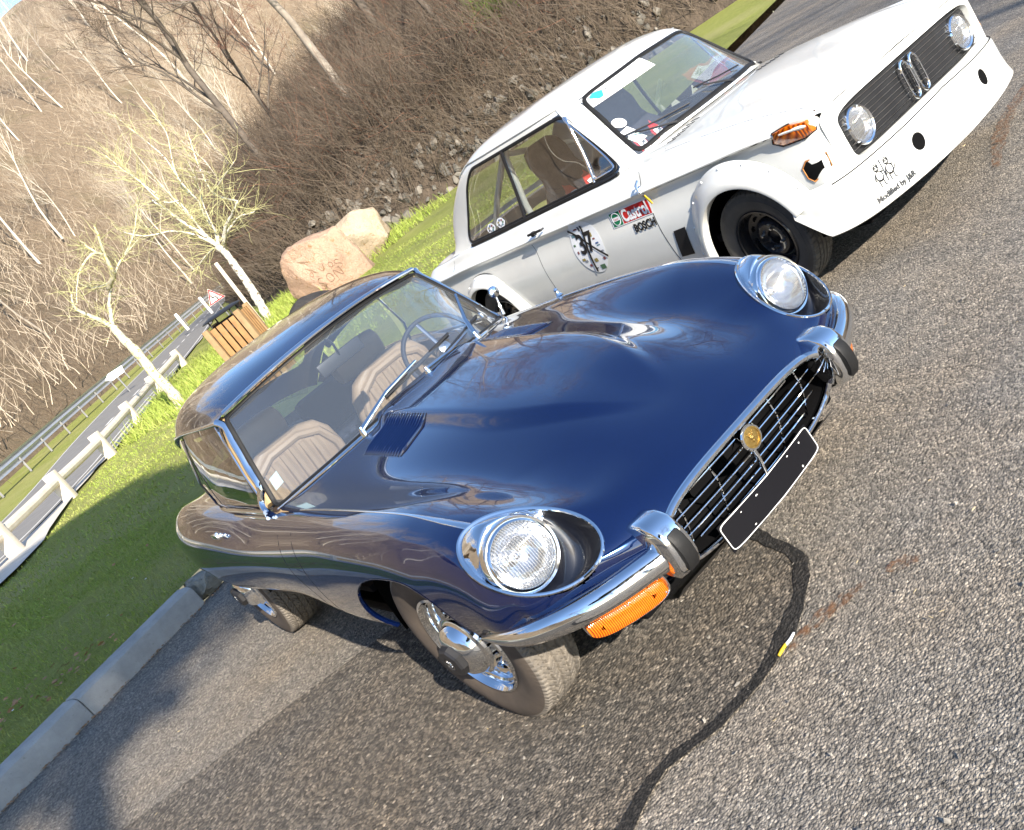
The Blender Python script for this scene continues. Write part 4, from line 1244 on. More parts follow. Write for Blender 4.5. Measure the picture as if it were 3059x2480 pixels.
# nose panel: recessed black grille, round lamps and a double centre grille
def rrect(cx, cz, w, h, y, n=40, e=.3):
    return [(cx + w * np.sign(math.cos(a)) * abs(math.cos(a)) ** e, y, cz + h * np.sign(math.sin(a)) * abs(math.sin(a)) ** e) for a in np.linspace(0, 2 * PI, n + 1)[:-1]]
V, F = loft([rrect(0, .560, .712, .200, .622, e=.16), rrect(0, .56, .674, .186, .648, e=.2), rrect(0, .60, .64, .125, .650), rrect(0, .60, .632, .118, .615)], True, False, False)
MB().add((V, F)).build('nose_panel', M['white'], saloon, auto=40)
V, F = loft([rrect(0, .60, .636, .120, .618), rrect(0, .60, .3, .05, .617)], True, False, True)
MB().add((V, F)).build('grille_panel', M['black'], saloon)
for z in np.linspace(.50, .70, 9):
    MB().add(box(0, .632, z, 1.22, .006, .004)).build('grille_slat', M['chrome_worn'], saloon)
for s in (1, -1):
    h = MB(); h.add(lathe([(.090, -.02), (.094, .022), (.088, .030), (.080, .024)], 40, 'Y', (s * .50, .622, .60))); ho = h.build('headlight', M['chrome'], saloon)
    MB().add(lathe([(.082, .022), (.06, .034), (.03, .040), (.001, .042)], 36, 'Y', (s * .50, .622, .60))).build('lamp_lens', M['lens'], ho)
    MB().add(lathe([(.080, .020), (.05, -.01), (.001, -.02)], 36, 'Y', (s * .50, .622, .60))).build('lamp_reflector', M['reflector'], ho)
    k = MB(); k.add(tube([(s * .045 + .034 * math.cos(a), .650, .60 + .095 * np.sign(math.sin(a)) * abs(math.sin(a)) ** .5) for a in np.linspace(0, 2 * PI, 40)[:-1]], .007, 8, closed=True)); k.build('centre_grille_ring', M['chrome'], saloon)
    # amber corner lamp
    pts = []
    for y, z in ((.60, .775), (.50, .788), (.405, .778), (.375, .735), (.42, .705), (.55, .698), (.60, .71)): pts.append((y, z))
    q = [SB(y, z, s, .004)[0] for y, z in pts]; q2 = [SB(y, z, s, -.01)[0] for y, z in pts]
    q3 = [SB(.5 + (y - .5) * .86, .742 + (z - .742) * .82, s, .014)[0] for y, z in pts]
    V, F = loft([q2, q, q3], True, False, True)
    if s < 0: F = [tuple(reversed(f)) for f in F]
    il = MB().add((V, F)).build('indicator', M['amber'], saloon, auto=60)
    MB().add(tube([p + Vector((s * .001, 0, 0)) for p in q], .004, 6, closed=True)).build('lamp_gasket', M['rubber'], il)
    # dark bumper recess with a rusty edge low on the wing front
    M.setdefault('rust', varied('rusty_edge', (0.30, 0.11, 0.03), (0.45, 0.20, 0.06), 0.8, 40))
    q = [(y, z) for y, z in ((.60, .60), (.50, .605), (.47, .58), (.475, .53), (.50, .505), (.60, .54))]
    a = [SB(y, z, s, .002)[0] for y, z in q]; b = [p - Vector((s * .05, 0, 0)) for p in a]
    V, F = loft([a, [p - Vector((s * .004, 0, 0)) for p in a], b], True, False, True)
    V2, F2 = loft([a, [Vector(SB(.53 + (y - .53) * .5, .555 + (z - .555) * .5, s, .003)[0]) for y, z in q]], True, False, True)
    MB().add((V2, F2)).build('bumper_recess', M['void'], saloon)
    MB().add(tube(a, .004, 6, closed=True)).build('recess_edge', M['rust'], saloon)
# deep front air dam
def dam(t, z):
    path = np.array([(.835, .335), (.835, .40), (.830, .475), (.805, .555), (.740, .625), (.60, .685), (.40, .730), (.20, .752), (0, .758)])
    full_ = np.concatenate([path, (path * [-1, 1])[:-1][::-1]])
    return full_
P0 = dam(0, 0); P0 = curve_pts(np.c_[P0, np.zeros(len(P0))], 121)[:, :2]
rows = []
for z0, out, in ((.478, -.030), (.462, -.004), (.452, .004), (.37, .008), (.305, .016), (.268, .026), (.256, .029), (.250, .020), (.256, .0)):
    row = []
    for i, (x, y) in enumerate(P0):
        c = np.array([0, .1]); d = np.array([x, y]) - c; d /= np.linalg.norm(d)
        u = abs(x) / .835
        zz = z0 + (.13 * max(0, (.475 - y) / .14) if y < .475 and z0 < .31 else 0) + (.04 * (1 - u) if z0 > .44 else 0) - .01 * (1 - u)
        row.append((x + d[0] * out, y + d[1] * out, min(zz, z0 + .16 if z0 < .31 else 9)))
    rows.append(row)
V, F = loft(rows, False)
airdam = MB().add((V, F)).build('air_dam', M['white'], saloon, auto=45)
ii = [i for i in range(121) if abs(P0[i][0]) < .79]
MB().add(tube([Vector(rows[1][i]) + Vector((0, .002, .004)) for i in ii], .003, 6)).build('panel_gap', M['gap'], saloon)
# round duct, line drawing and the small words on the dam
def DAM(x, z, up=.004):
    i = min(range(121), key=lambda k: abs(P0[k][0] - x)); c = np.array([0, .1]); a, b = P0[max(i - 1, 0)], P0[min(i + 1, 120)]
    t = (x - a[0]) / (b[0] - a[0] + 1e-9); p = a + (b - a) * t
    d = p - c; d /= np.linalg.norm(d); o = np.interp(z, [.256, .268, .305, .37, .452], [.029, .026, .016, .008, .004]) + up
    return Vector((p[0] + d[0] * o, p[1] + d[1] * o, z))
for s in (1, -1):
    duct = [DAM(s * .33 + .045 * math.cos(a), .385 + .045 * math.sin(a), .001) for a in np.linspace(0, 2 * PI, 25)[:-1]]
    V, F = loft([duct, [p - Vector((0, .05, 0)) for p in duct]], True, False, True)
    MB().add(loft([duct, [DAM(s * .33, .385, .0012)] * 24], True)).build('air_duct', M['void'], airdam)
    MB().add(tube(duct, .004, 6, closed=True)).build('duct_rim', M['white'], airdam)
ink = M['ink'] = mat('black_ink', (0.012, 0.012, 0.014), 0.5)
def draw(lines, ox, oz, sc, name, par, fn, w=.0021, m=None):
    mb = MB()
    for L in lines:
        pts = [fn(ox - x * sc, oz + z * sc) for x, z in L]
        mb.add(tube(pts, w, 4))
    o = mb.build(name, m or ink, par)
    return o
circ = lambda cx, cz, rx, rz, a0=0, a1=360, n=14: [(cx + rx * math.cos(math.radians(a)), cz + rz * math.sin(math.radians(a))) for a in np.linspace(a0, a1, n)]
def stout(cx, hat):
    L = [circ(cx, .15, .24, .30), circ(cx, .62, .15, .15), [(cx - .16, .72), (cx - .05, .86), (cx + .10, .84), (cx + .16, .70)], [(cx - .18, -.10), (cx - .16, -.42), (cx - .26, -.46)], [(cx + .12, -.12), (cx + .12, -.42), (cx + .24, -.46)],
         [(cx - .22, .34), (cx - .34, .10), (cx - .30, -.05)], [(cx + .20, .36), (cx + .32, .30)], circ(cx - .05, .66, .02, .02, n=6), circ(cx + .06, .66, .02, .02, n=6), [(cx - .06, .54), (cx + .05, .55)], [(cx - .20, -.02), (cx, -.10), (cx + .20, -.02)]]
    return L
tag(draw([*stout(-.38, 0), *stout(.40, 1), [(0, -.35), (.02, .95)], [(.02, .95), (-.02, .85)], [(.62, -.05), (.90, .22)]], .575, .365, .080, 'caricature_sticker', airdam, DAM), label='line drawing of two stout figures with a staff on the air dam')
def place_text(body, size, fn, ox, oz, name, par, m, bold=0.0, shear=0.0, sx=1.0, rot=0.0, flip=-1):
    V, F = text_mesh(body, size, bold, shear)
    out = []
    for x, y, z in V:
        x *= sx; xr = x * math.cos(rot) - y * math.sin(rot); yr = x * math.sin(rot) + y * math.cos(rot)
        out.append(fn(ox + flip * xr, oz + yr))
    if flip < 0: F = [tuple(reversed(f)) for f in F]
    return link_mesh(name, out, F, m, par, False)
place_text('Modified by J&R', .036, DAM, .555, .290, 'air_dam_words', airdam, ink, bold=.0012)
# wheel-arch flares with their rivets
def flare(cy, cz, ri, ro, a0, a1, s, zmax=.752, dy=0.0):
    N_ = 60; rows = []; 
    for fr, xo in ((1.0, .001), (.985, .006), (.93, .010), (.80, .018), (.55, .042), (.30, .062), (.10, .070), (0.0, .068), (-.02, .060), (-.02, .02)):
        row = []
        for k in range(N_ + 1):
            a = math.radians(a0 + (a1 - a0) * k / N_); r = ri + (ro - ri) * fr * (1 - .35 * max(0, math.sin(a) - .80) * 0)
            y, z = cy + math.cos(a) * r, cz + math.sin(a) * r
            z = min(z, zmax - .0 + (1 - fr) * -.004) if z > zmax else z
            x = .792 + xo
            row.append((s * x, y, z))
        rows.append(row)
    V, F = loft(rows, False)
    if s < 0: F = [tuple(reversed(f)) for f in F]
    fo = MB().add((V, F)).build('wheel_arch_flare', M['white'], saloon, auto=50)
    for k in range(9):
        a = math.radians(a0 + (a1 - a0) * (k + .6) / 9.2); r = ri + (ro - ri) * .86
        y, z = cy + math.cos(a) * r, min(cz + math.sin(a) * r, zmax - .012)
        MB().add(lathe([(.0006, .007), (.004, .0055), (.0062, .001), (.0065, -.003)], 10, 'X', (0, 0, 0))).build('rivet', M['white'], fo).location = (s * .806, y, z)
for s in (1, -1):
    flare(.025, .290, .345, .462, 205, 18, s)
    flare(-2.615, .290, .330, .405, 200, -10, s, .70)
    for cy, r in ((.01, .42), (-2.60, .41)):
        rows = []
        for x_, q in ((.79, 1.0), (.55, 1.0), (.52, .3), (.52, .02)):
            rows.append([(s * x_, cy + math.cos(a) * r * q, max(.18, .29 + math.sin(a) * r * q)) for a in np.linspace(math.radians(-5), math.radians(185), 25)])
        V, F = loft(rows, False); MB().add((V, F)).build('wheel_housing', M['void'], saloon)
MB().add(box(0, -1.4, .24, 1.40, 4.0, .08, .02)).build('underbody', M['void'], saloon)
# black square patch between door and flare, wheels
def decal(poly, m, name, par, up=.0022, s=1):
    a, b, c, d = [np.array(p) for p in poly]; n = 9
    rows = [[SB(*(((a * (1 - u) + b * u) * (1 - w) + (d * (1 - u) + c * u) * w)), s, up + .0012)[0] for u in np.linspace(0, 1, n)] for w in np.linspace(0, 1, n)]
    V, F = loft(rows, False); return link_mesh(name, V, F, m, par, False)
sd = [o for o in saloon.children if o.name.startswith('door')][0]
decal([(-.525, .522), (-.425, .524), (-.480, .366), (-.585, .371)], M['ink'], 'number_patch', saloon)
M['red_print'] = mat('red_print', (0.55, 0.02, 0.02), 0.4); M['green_print'] = mat('green_print', (0.0, 0.16, 0.07), 0.4)
M['paper'] = mat('white_sticker', (0.80, 0.82, 0.84), 0.35)
q = lambda u, w: (-.975 + .360 * u + .004 * w, .652 + .080 * w)     # sticker frame: u towards the nose
decal([q(-.02, -.05), q(1.02, -.05), q(1.02, 1.05), q(-.02, 1.05)], M['paper'], 'sticker_back', sd, .0016)
decal([q(0, 0), q(.255, 0), q(.255, 1), q(0, 1)], M['green_print'], 'sticker_green_field', sd, .0022)
decal([q(.27, 0), q(1, 0), q(1, 1), q(.27, 1)], M['red_print'], 'sticker_red_field', sd, .0022)
SBF = lambda up: (lambda y, z: SB(y, z, 1, up)[0])
place_text('Castrol', .098, SBF(.0052), -.748, .690, 'oil_brand_letters', sd, M['paper'], bold=.0035, sx=.82, flip=1)
ring = [SB(-.975 + .046 + .036 * math.cos(a), .692 + .036 * math.sin(a), 1, .0048)[0] for a in np.linspace(0, 2 * PI, 33)[:-1]]
MB().add(tube(ring, .0032, 4, closed=True, squash=.3, up=(1, 0, 0))).build('roundel_ring', M['paper'], sd)
decal([(-.962, .681), (-.897, .681), (-.897, .703), (-.962, .703)], M['paper'], 'roundel_bar', sd, .0036)
place_text('Castrol', .018, SBF(.0062), -.930, .691, 'roundel_letters', sd, M['red_print'], sx=.85, flip=1)
place_text('BOSCH', .060, SBF(.0052), -.712, .606, 'plug_brand_letters', sd, M['ink'], bold=.0028, sx=1.0, flip=1)
# rally roundel with a crossed-out 37
ov = [(-1.285 + .150 * math.cos(a), .612 + .172 * math.sin(a)) for a in np.linspace(0, 2 * PI, 49)[:-1]]
oc = SB(-1.285, .612, 1, .0018)[0]; ovr_ = [[SB(-1.285 + (y + 1.285) * q_, .612 + (z - .612) * q_, 1, .0028)[0] for y, z in ov] for q_ in (1, .85, .7, .55, .4, .25, .1, .01)]
V, F = loft(ovr_, True)
rally = MB().add((V, F)).build('rally_roundel', M['paper'], sd)
place_text('37', .165, SBF(.0062), -1.290, .628, 'start_number', rally, M['ink'], bold=.004, flip=1)
for a, b in (((-1.398, .738), (-1.142, .520)), ((-1.262, .742), (-1.318, .452))):
    MB().add(tube([SB(a[0] + (b[0] - a[0]) * t, a[1] + (b[1] - a[1]) * t, 1, .0075)[0] for t in np.linspace(0, 1, 12)], .0082, 4, up=(1, 0, 0), squash=.12)).build('crossing_out_tape', M['ink'], rally)
cols = [(.08, .16, .09), (.22, .06, .06), (.06, .12, .28), (.30, .24, .08), (.08, .08, .10), (.26, .28, .32), (.12, .24, .28)]
pm = [mat('print_colour', c, .4) for c in cols]
for k, (y, z, w, h, c) in enumerate(((-1.372, .695, .030, .012, 6), (-1.330, .728, .022, .006, 1), (-1.295, .725, .012, .018, 4), (-1.405, .640, .013, .008, 0), (-1.398, .595, .010, .010, 1), (-1.380, .545, .020, .010, 3), (-1.362, .532, .018, .008, 5), (-1.345, .500, .013, .010, 1),
                                     (-1.215, .668, .014, .016, 3), (-1.200, .640, .014, .006, 1), (-1.185, .612, .018, .006, 2), (-1.180, .598, .020, .004, 6), (-1.172, .560, .018, .006, 5), (-1.270, .520, .020, .014, 3), (-1.190, .515, .013, .010, 1), (-1.245, .470, .030, .018, 0), (-1.302, .472, .010, .004, 4))):
    w *= .8; h *= .8; decal([(y - w, z - h), (y + w, z - h), (y + w, z + h), (y - w, z + h)], pm[c], 'sponsor_print', rally, .0034)
# handle, wing catch with a yellow grip
MB().add(xf(box(0, 0, 0, .014, .165, .016, .005), Matrix.Translation((.822, -1.655, .815)))).add(box(.806, -1.70, .808, .03, .03, .03, .006)).add(box(.80, -1.60, .812, .03, .012, .012, .003)).build('door_handle', M['black'], saloon)
ct = MB().add(tube([(.775, -.600, .835), (.805, -.598, .820), (.812, -.590, .785), (.800, -.588, .765)], .008, 8)).add(lathe([(.001, .02), (.010, .016), (.013, 0)], 14, 'X', (.79, -.595, .80))).build('bonnet_catch', M['chrome'], saloon)
M['yellow'] = mat('yellow_plastic', (0.62, 0.42, 0.02), 0.4)
MB().add(tube([(.806, -.575, .757), (.806, -.560, .722), (.804, -.555, .700)], [.008, .009, .006], 8, squash=.5, up=(1, 0, 0))).build('yellow_grip', M['yellow'], ct)

# ---- greenhouse
GN = [
 [(0,-.50,.935),(.28,-.54,.932),(.48,-.64,.915),(.60,-.725,.902),(.655,-.765,.897),(.70,-.80,.892)],
 [(0,-.66,1.08),(.27,-.70,1.078),(.46,-.775,1.06),(.575,-.84,1.040),(.635,-.86,.965),(.70,-.88,.892)],
 [(0,-.82,1.23),(.26,-.85,1.225),(.44,-.90,1.21),(.555,-.965,1.185),(.625,-.98,1.04),(.70,-1.0,.892)],
 [(0,-.98,1.365),(.25,-1.0,1.36),(.42,-1.04,1.345),(.54,-1.095,1.320),(.618,-1.11,1.12),(.70,-1.13,.892)],
 [(0,-1.20,1.428),(.25,-1.20,1.423),(.44,-1.23,1.408),(.560,-1.25,1.358),(.630,-1.26,1.13),(.70,-1.27,.892)],
 [(0,-1.70,1.448),(.25,-1.70,1.443),(.45,-1.70,1.426),(.570,-1.70,1.368),(.638,-1.70,1.13),(.702,-1.70,.886)],
 [(0,-2.15,1.432),(.25,-2.15,1.427),(.45,-2.15,1.408),(.568,-2.15,1.352),(.638,-2.15,1.12),(.702,-2.15,.880)],
 [(0,-2.45,1.375),(.25,-2.45,1.370),(.45,-2.45,1.348),(.562,-2.45,1.295),(.634,-2.46,1.09),(.700,-2.47,.874)],
 [(0,-2.68,1.245),(.25,-2.68,1.242),(.45,-2.69,1.222),(.562,-2.70,1.185),(.630,-2.72,1.02),(.698,-2.74,.868)],
 [(0,-2.90,1.060),(.25,-2.90,1.058),(.45,-2.91,1.045),(.566,-2.91,1.020),(.630,-2.91,.94),(.695,-2.91,.864)],
 [(0,-3.04,.905),(.25,-3.03,.902),(.45,-3.01,.890),(.570,-2.99,.880),(.630,-2.98,.870),(.690,-2.98,.862)],
]
gh = Grid(full(GN), 260, 241); gh.normals()
gws = lambda P: where((P[:, 1] > -1.16) & (P[:, 2] > .90), poly_sdf(np.abs(P[:, 0]), P[:, 2], [(-.2, .962), (.40, .955), (.560, .932), (.470, 1.318), (.38, 1.328), (-.2, 1.340)], .012))
WIN = [(-.835, .915), (-1.145, 1.305), (-2.235, 1.302), (-2.36, 1.225), (-2.60, .96), (-2.595, .900)]
gsw = lambda P: where((np.abs(P[:, 0]) > .50) & (P[:, 2] > .86) & (P[:, 1] > -2.8), poly_sdf(P[:, 1], P[:, 2], WIN, .018))
grw = lambda P: where((np.abs(P[:, 0]) < .56) & (P[:, 1] < -2.4), poly_sdf(np.abs(P[:, 0]), P[:, 2], [(-.2, .96), (.48, .96), (.46, 1.27), (-.2, 1.29)], .02))
dead = [gh.cut(g) for g in (gws, gsw, grw)]
gh.part(np.ones(len(gh.q), bool), 'roof', M['white'], saloon, gh.n)
Qg = gh.flat()[gh.q].mean(1)
gscreen = gh.part(dead[0], 'windscreen', M['glass'], saloon, gh.n, dead=True)
gh.part(dead[1] & (Qg[:, 0] > 0) & (Qg[:, 1] > -1.83), 'door_window', M['glass_side'], saloon, gh.n, dead=True)
gh.part(dead[1] & (Qg[:, 0] > 0) & (Qg[:, 1] <= -1.83), 'quarter_window', M['glass_side'], saloon, gh.n, dead=True)
gh.part(dead[1] & (Qg[:, 0] < 0), 'door_window', M['glass_side'], saloon, gh.n, dead=True)
gh.part(dead[2], 'rear_window', M['glass_side'], saloon, gh.n, dead=True)
GP = gh.flat()
def GS(y, z, s=1, up=0.0): return nearest(GP, gh.n, 1, y, 2, z, (GP[:, 0] * s < .48) * 10, up)
def GF(x, z, up=0.0): return nearest(GP, gh.n, 0, x, 2, z, (GP[:, 1] < -1.2) * 10, up)
def round_poly(poly, r, k=5):
    """corners rounded, as a list of points"""
    out = []; n = len(poly)
    for i in range(n):
        p0, p, p1 = (np.array(poly[j % n], float) for j in (i - 1, i, i + 1))
        a = p + (p0 - p) / np.linalg.norm(p0 - p) * min(r, .45 * np.linalg.norm(p0 - p)); b = p + (p1 - p) / np.linalg.norm(p1 - p) * min(r, .45 * np.linalg.norm(p1 - p))
        for t in np.linspace(0, 1, k): out.append((1 - t) ** 2 * a + 2 * t * (1 - t) * p + t * t * b)
        m = int(np.linalg.norm(np.array(poly[(i + 1) % n]) - p) / .06)
        c = np.array(poly[(i + 1) % n], float); b2 = b; a2 = c + (p - c) / np.linalg.norm(p - c) * min(r, .45 * np.linalg.norm(p - c))
        for t in np.linspace(0, 1, m + 2)[1:-1]: out.append(b2 + (a2 - b2) * t)
    return out
def grow(poly, d):
    c = np.mean(poly, axis=0); return [tuple(np.array(p) + (np.array(p) - c) / np.linalg.norm(np.array(p) - c) * d) for p in poly]
for s in (1, -1):
    L = [GS(y, z, s, .002) for y, z in round_poly(grow(WIN, .018), .06)]
    v, f = tube([p for p, n in L], .0105, 8, closed=True, up=[tuple(n) for p, n in L], squash=.45)
    MB().add((v, f)).build('window_gasket', M['rubber'], saloon)
    L = [GS(y, .893 - .012 * (-.8 - y) / 1.8, s, .008) for y in np.linspace(-.80, -2.60, 30)]
    v, f = tube([p for p, n in L], .0125, 8, up=[tuple(n) for p, n in L], squash=.6); MB().add((v, f)).build('waist_rubber', M['rubber'], saloon)
    # pillar, quarter light frame and its chrome
    L = [GS(-1.845 + .045 * t, .90 + .415 * t, s, .004) for t in np.linspace(0, 1, 12)]
    v, f = tube([p for p, n in L], .019, 8, up=[tuple(n) for p, n in L], squash=.3); MB().add((v, f)).build('centre_pillar', M['black'], saloon)
    L = [GS(-1.034 - .068 * t, .908 + .380 * t, s, .006) for t in np.linspace(0, 1, 12)]
    v, f = tube([p for p, n in L], .010, 8, up=[tuple(n) for p, n in L], squash=.6); MB().add((v, f)).build('quarter_light_bar', M['chrome'], saloon)
    L = [GS(y, z, s, .008) for y, z in round_poly([(-.845, .925), (-1.125, 1.290), (-1.105, 1.292), (-1.040, .920)], .03)]
    v, f = tube([p for p, n in L], .006, 8, closed=True, up=[tuple(n) for p, n in L], squash=.6); MB().add((v, f)).build('quarter_light_frame', M['chrome'], saloon)
    L = [GS(-1.12 - (y) * 1.40, 1.352 - .004 * y - .10 * max(0, y - .85) / .15 * .5, s, .004) for y in np.linspace(0, 1, 30)]
    L = [GS(-.80 - .36 * t, .915 + .43 * t, s, .004) for t in np.linspace(0, 1, 14)] + L
    v, f = tube([p for p, n in L], .0065, 8, up=[tuple(n) for p, n in L], squash=.8); MB().add((v, f)).build('rain_gutter', M['white'], saloon)
WP = [(.0, .962), (.40, .955), (.560, .932), (.470, 1.318), (.38, 1.328), (.0, 1.340)]
loop = [(x, z) for x, z in round_poly(WP + [(-.38, 1.328), (-.470, 1.318), (-.560, .932), (-.40, .955)], .05)]
L = [GF(x, z, .003) for x, z in loop]
v, f = tube([p for p, n in L], .0145, 8, closed=True, up=[tuple(n) for p, n in L], squash=.55); MB().add((v, f)).build('screen_gasket', M['rubber'], gscreen)
# papers on the screen, wipers, scuttle vents
def screen_decal(x, z, w, h, m, name, circ_=False, rot=0.0):
    if circ_: pts = [GF(x + w * math.cos(a), z + w * math.sin(a), .0045)[0] for a in np.linspace(0, 2 * PI, 25)[:-1]]
    else:
        V, F = loft([[GF(x + u * w * math.cos(rot) - v_ * h * math.sin(rot), z + u * w * math.sin(rot) + v_ * h * math.cos(rot), .004)[0] for u in np.linspace(1, -1, 5)] for v_ in np.linspace(-1, 1, 5)], False)
        return link_mesh(name, V, F, m, gscreen, False)
    return link_mesh(name, pts, [tuple(range(len(pts)))], m, gscreen, False)
screen_decal(.480, 1.110, .030, .03, M['paper'], 'round_sticker', True)
screen_decal(.495, 1.048, .024, .022, M['paper'], 'paper_label', rot=-.15)
screen_decal(.500, .998, .026, .026, M['sticker'], 'tax_label', rot=-.15)
place_text('78', .036, lambda x, z: GF(x, z, .0062)[0], .480, 1.112, 'sticker_digits', gscreen, M['green_print'], flip=-1)
V, F = loft([[GF(x, 1.252 + (.082) * w - .012 * max(0, x - .35) / .12 * w, .003)[0] for x in np.linspace(.478, .02, 24)] for w in np.linspace(0, 1, 6)], False)
banner = link_mesh('sun_strip', V, F, M['paper'], gscreen, False)
M['blue_print'] = mat('blue_print', (0.03, 0.28, 0.50), 0.4)
pts = [GF(.40 + .035 * math.cos(a) * (1 + .25 * math.sin(3 * a)), 1.293 + .022 * math.sin(a), .0055)[0] for a in np.linspace(0, 2 * PI, 25)[:-1]]
link_mesh('blue_print_blob', pts, [tuple(range(24))], M['blue_print'], banner, False)
place_text('JO', .034, lambda x, z: GF(x, z, .0055)[0], .335, 1.292, 'strip_letters', banner, M['ink'], flip=-1)
for px, bx in ((.34, (.55, .20)), (-.12, (.10, -.30))):
    w_ = bpy.data.objects.new('wiper', None); COL.objects.link(w_); w_.parent = saloon; w_.empty_display_size = .03
    a = GF(px, .945, .02)[0]; b = GF(bx[0] - .06, 1.015, .022)[0]; c = GF(bx[0] - .02, 1.035, .016)[0]; d = GF(bx[1], .985, .016)[0]
    MB().add(tube([a, GF((px + bx[0]) / 2, .985, .03)[0], b], [.007, .005, .004], 6)).build('wiper_arm', M['black'], w_)
    MB().add(tube([c, GF((bx[0] + bx[1]) / 2, 1.005, .018)[0], d], .005, 6)).build('wiper_blade', M['black'], w_)
for k in range(6):
    for s in (1, -1):
        p, n = SBT(s * (.30 + .045 * k), -.46, .001)
        MB().add(tube([p + Vector((-.0, .010, 0)), p + Vector((s * .018, -.045, .001))], .005, 6, squash=.4, up=(0, 0, 1))).build('scuttle_slot', M['gap'], saloon)
# cabin
M['seat_black'] = varied('black_seat_cloth', (0.015, 0.016, 0.022), (0.03, 0.03, 0.04), 0.85, 12)
MB().add(box(0, -1.5, .36, 1.36, 2.3, .04)).add(box(0, -2.62, .72, 1.25, .6, .06, .02)).add(box(0, -.78, .80, 1.30, .30, .12, .04)).build('cabin_floor', M['seat_black'], saloon)
for s in (1, -1):
    MB().add(loft([[(s * .672, y, .885) for y in (-.85, -1.4, -2.0, -2.6)], [(s * .70, y, .60) for y in (-.85, -1.4, -2.0, -2.6)], [(s * .70, y, .36) for y in (-.85, -1.4, -2.0, -2.6)]], False)).build('door_trim', M['seat_black'], saloon)
for cx in (.34, -.34):
    st = bpy.data.objects.new('racing_seat', None); COL.objects.link(st); st.parent = saloon; st.location = (cx, -1.62, .40); st.empty_display_size = .05
    secs = []
    for z, w, d, yo in ((.0, .26, .09, 0), (.12, .27, .10, -.02), (.30, .265, .11, -.06), (.45, .24, .09, -.10), (.53, .17, .07, -.125), (.58, .155, .07, -.14), (.68, .165, .075, -.16), (.76, .14, .06, -.175), (.79, .08, .035, -.18)):
        secs.append([(math.copysign(abs(math.cos(a)) ** .6, math.cos(a)) * w, yo + math.copysign(abs(math.sin(a)) ** .8, math.sin(a)) * d * .6, z + .05) for a in np.linspace(0, 2 * PI, 29)[:-1]])
    MB().add(loft(secs, True, True, True)).build('seat_shell', M['seat_black'], st)
    MB().add(box(0, .18, .06, .46, .42, .14, .05)).build('seat_cushion', M['seat_black'], st)
    for sx in (-.085, .085):
        hb = MB().add(tube([(sx * .8, -.02 - .10, .62), (sx, .005 - .03, .45), (sx * 1.1, .05, .25), (sx * 1.3, .12, .14), (sx * 1.2, .34, .14)], .046, 6, squash=.18, up=(0, 1, .2))).build('red_harness', M['red'], st)
        pd = MB().add(tube([(sx, .012 - .035, .475), (sx * 1.08, .034, .33)], .033, 6, squash=.2, up=(0, 1, .2))).build('harness_pad', M['paper'], hb)
        place_text('RACER', .045, lambda a_, b_, sx=sx: Vector((sx * 1.04 + a_, .030 - .03 + .02 * (1 - (b_ - .33) / .145), b_)), 0, .40, 'pad_letters', pd, M['ink'], rot=-PI / 2 * .97, flip=-1)
M['cage'] = M['white']
cage = bpy.data.objects.new('roll_cage', None); COL.objects.link(cage); cage.parent = saloon; cage.empty_display_size = .1
for s in (1, -1):
    MB().add(tube([(s * .60, -1.95, .40), (s * .585, -1.93, .95), (s * .53, -1.90, 1.27), (s * .45, -1.90, 1.35)], .021, 10)).build('cage_tube', M['cage'], cage)
    MB().add(tube([(s * .50, -1.93, 1.30), (s * .52, -2.3, 1.05), (s * .53, -2.62, .80)], .021, 10)).build('cage_tube', M['cage'], cage)
MB().add(tube([(-.45, -1.90, 1.35), (.45, -1.90, 1.35)], .021, 10)).build('cage_tube', M['cage'], cage)
MB().add(tube([(-.58, -1.93, .9), (.52, -1.91, 1.28)], .019, 10)).build('cage_tube', M['cage'], cage)
# two crest stickers low on the quarter window
for y, z in ((-2.14, .935), (-2.28, .928)):
    pts = [GS(y + .052 * math.cos(a) * (1 + .12 * math.cos(4 * a)), z + .036 * math.sin(a) * (1 + .1 * math.cos(2 * a)), 1, .003)[0] for a in np.linspace(0, 2 * PI, 25)[:-1]]
    cs = link_mesh('crest_sticker', pts, [tuple(range(24))], M['paper'], saloon, False)
    for k in range(7):
        a = k * .9; yy, zz = y + .030 * math.cos(a), z + .018 * math.sin(a)
        p4 = [GS(yy + u * .010, zz + w * .006, 1, .0045)[0] for u, w in ((-1, -1), (1, -1), (1.2, 1), (-.8, 1))]
        link_mesh('crest_print', p4, [(0, 1, 2, 3)], pm[k % 7], cs, False)
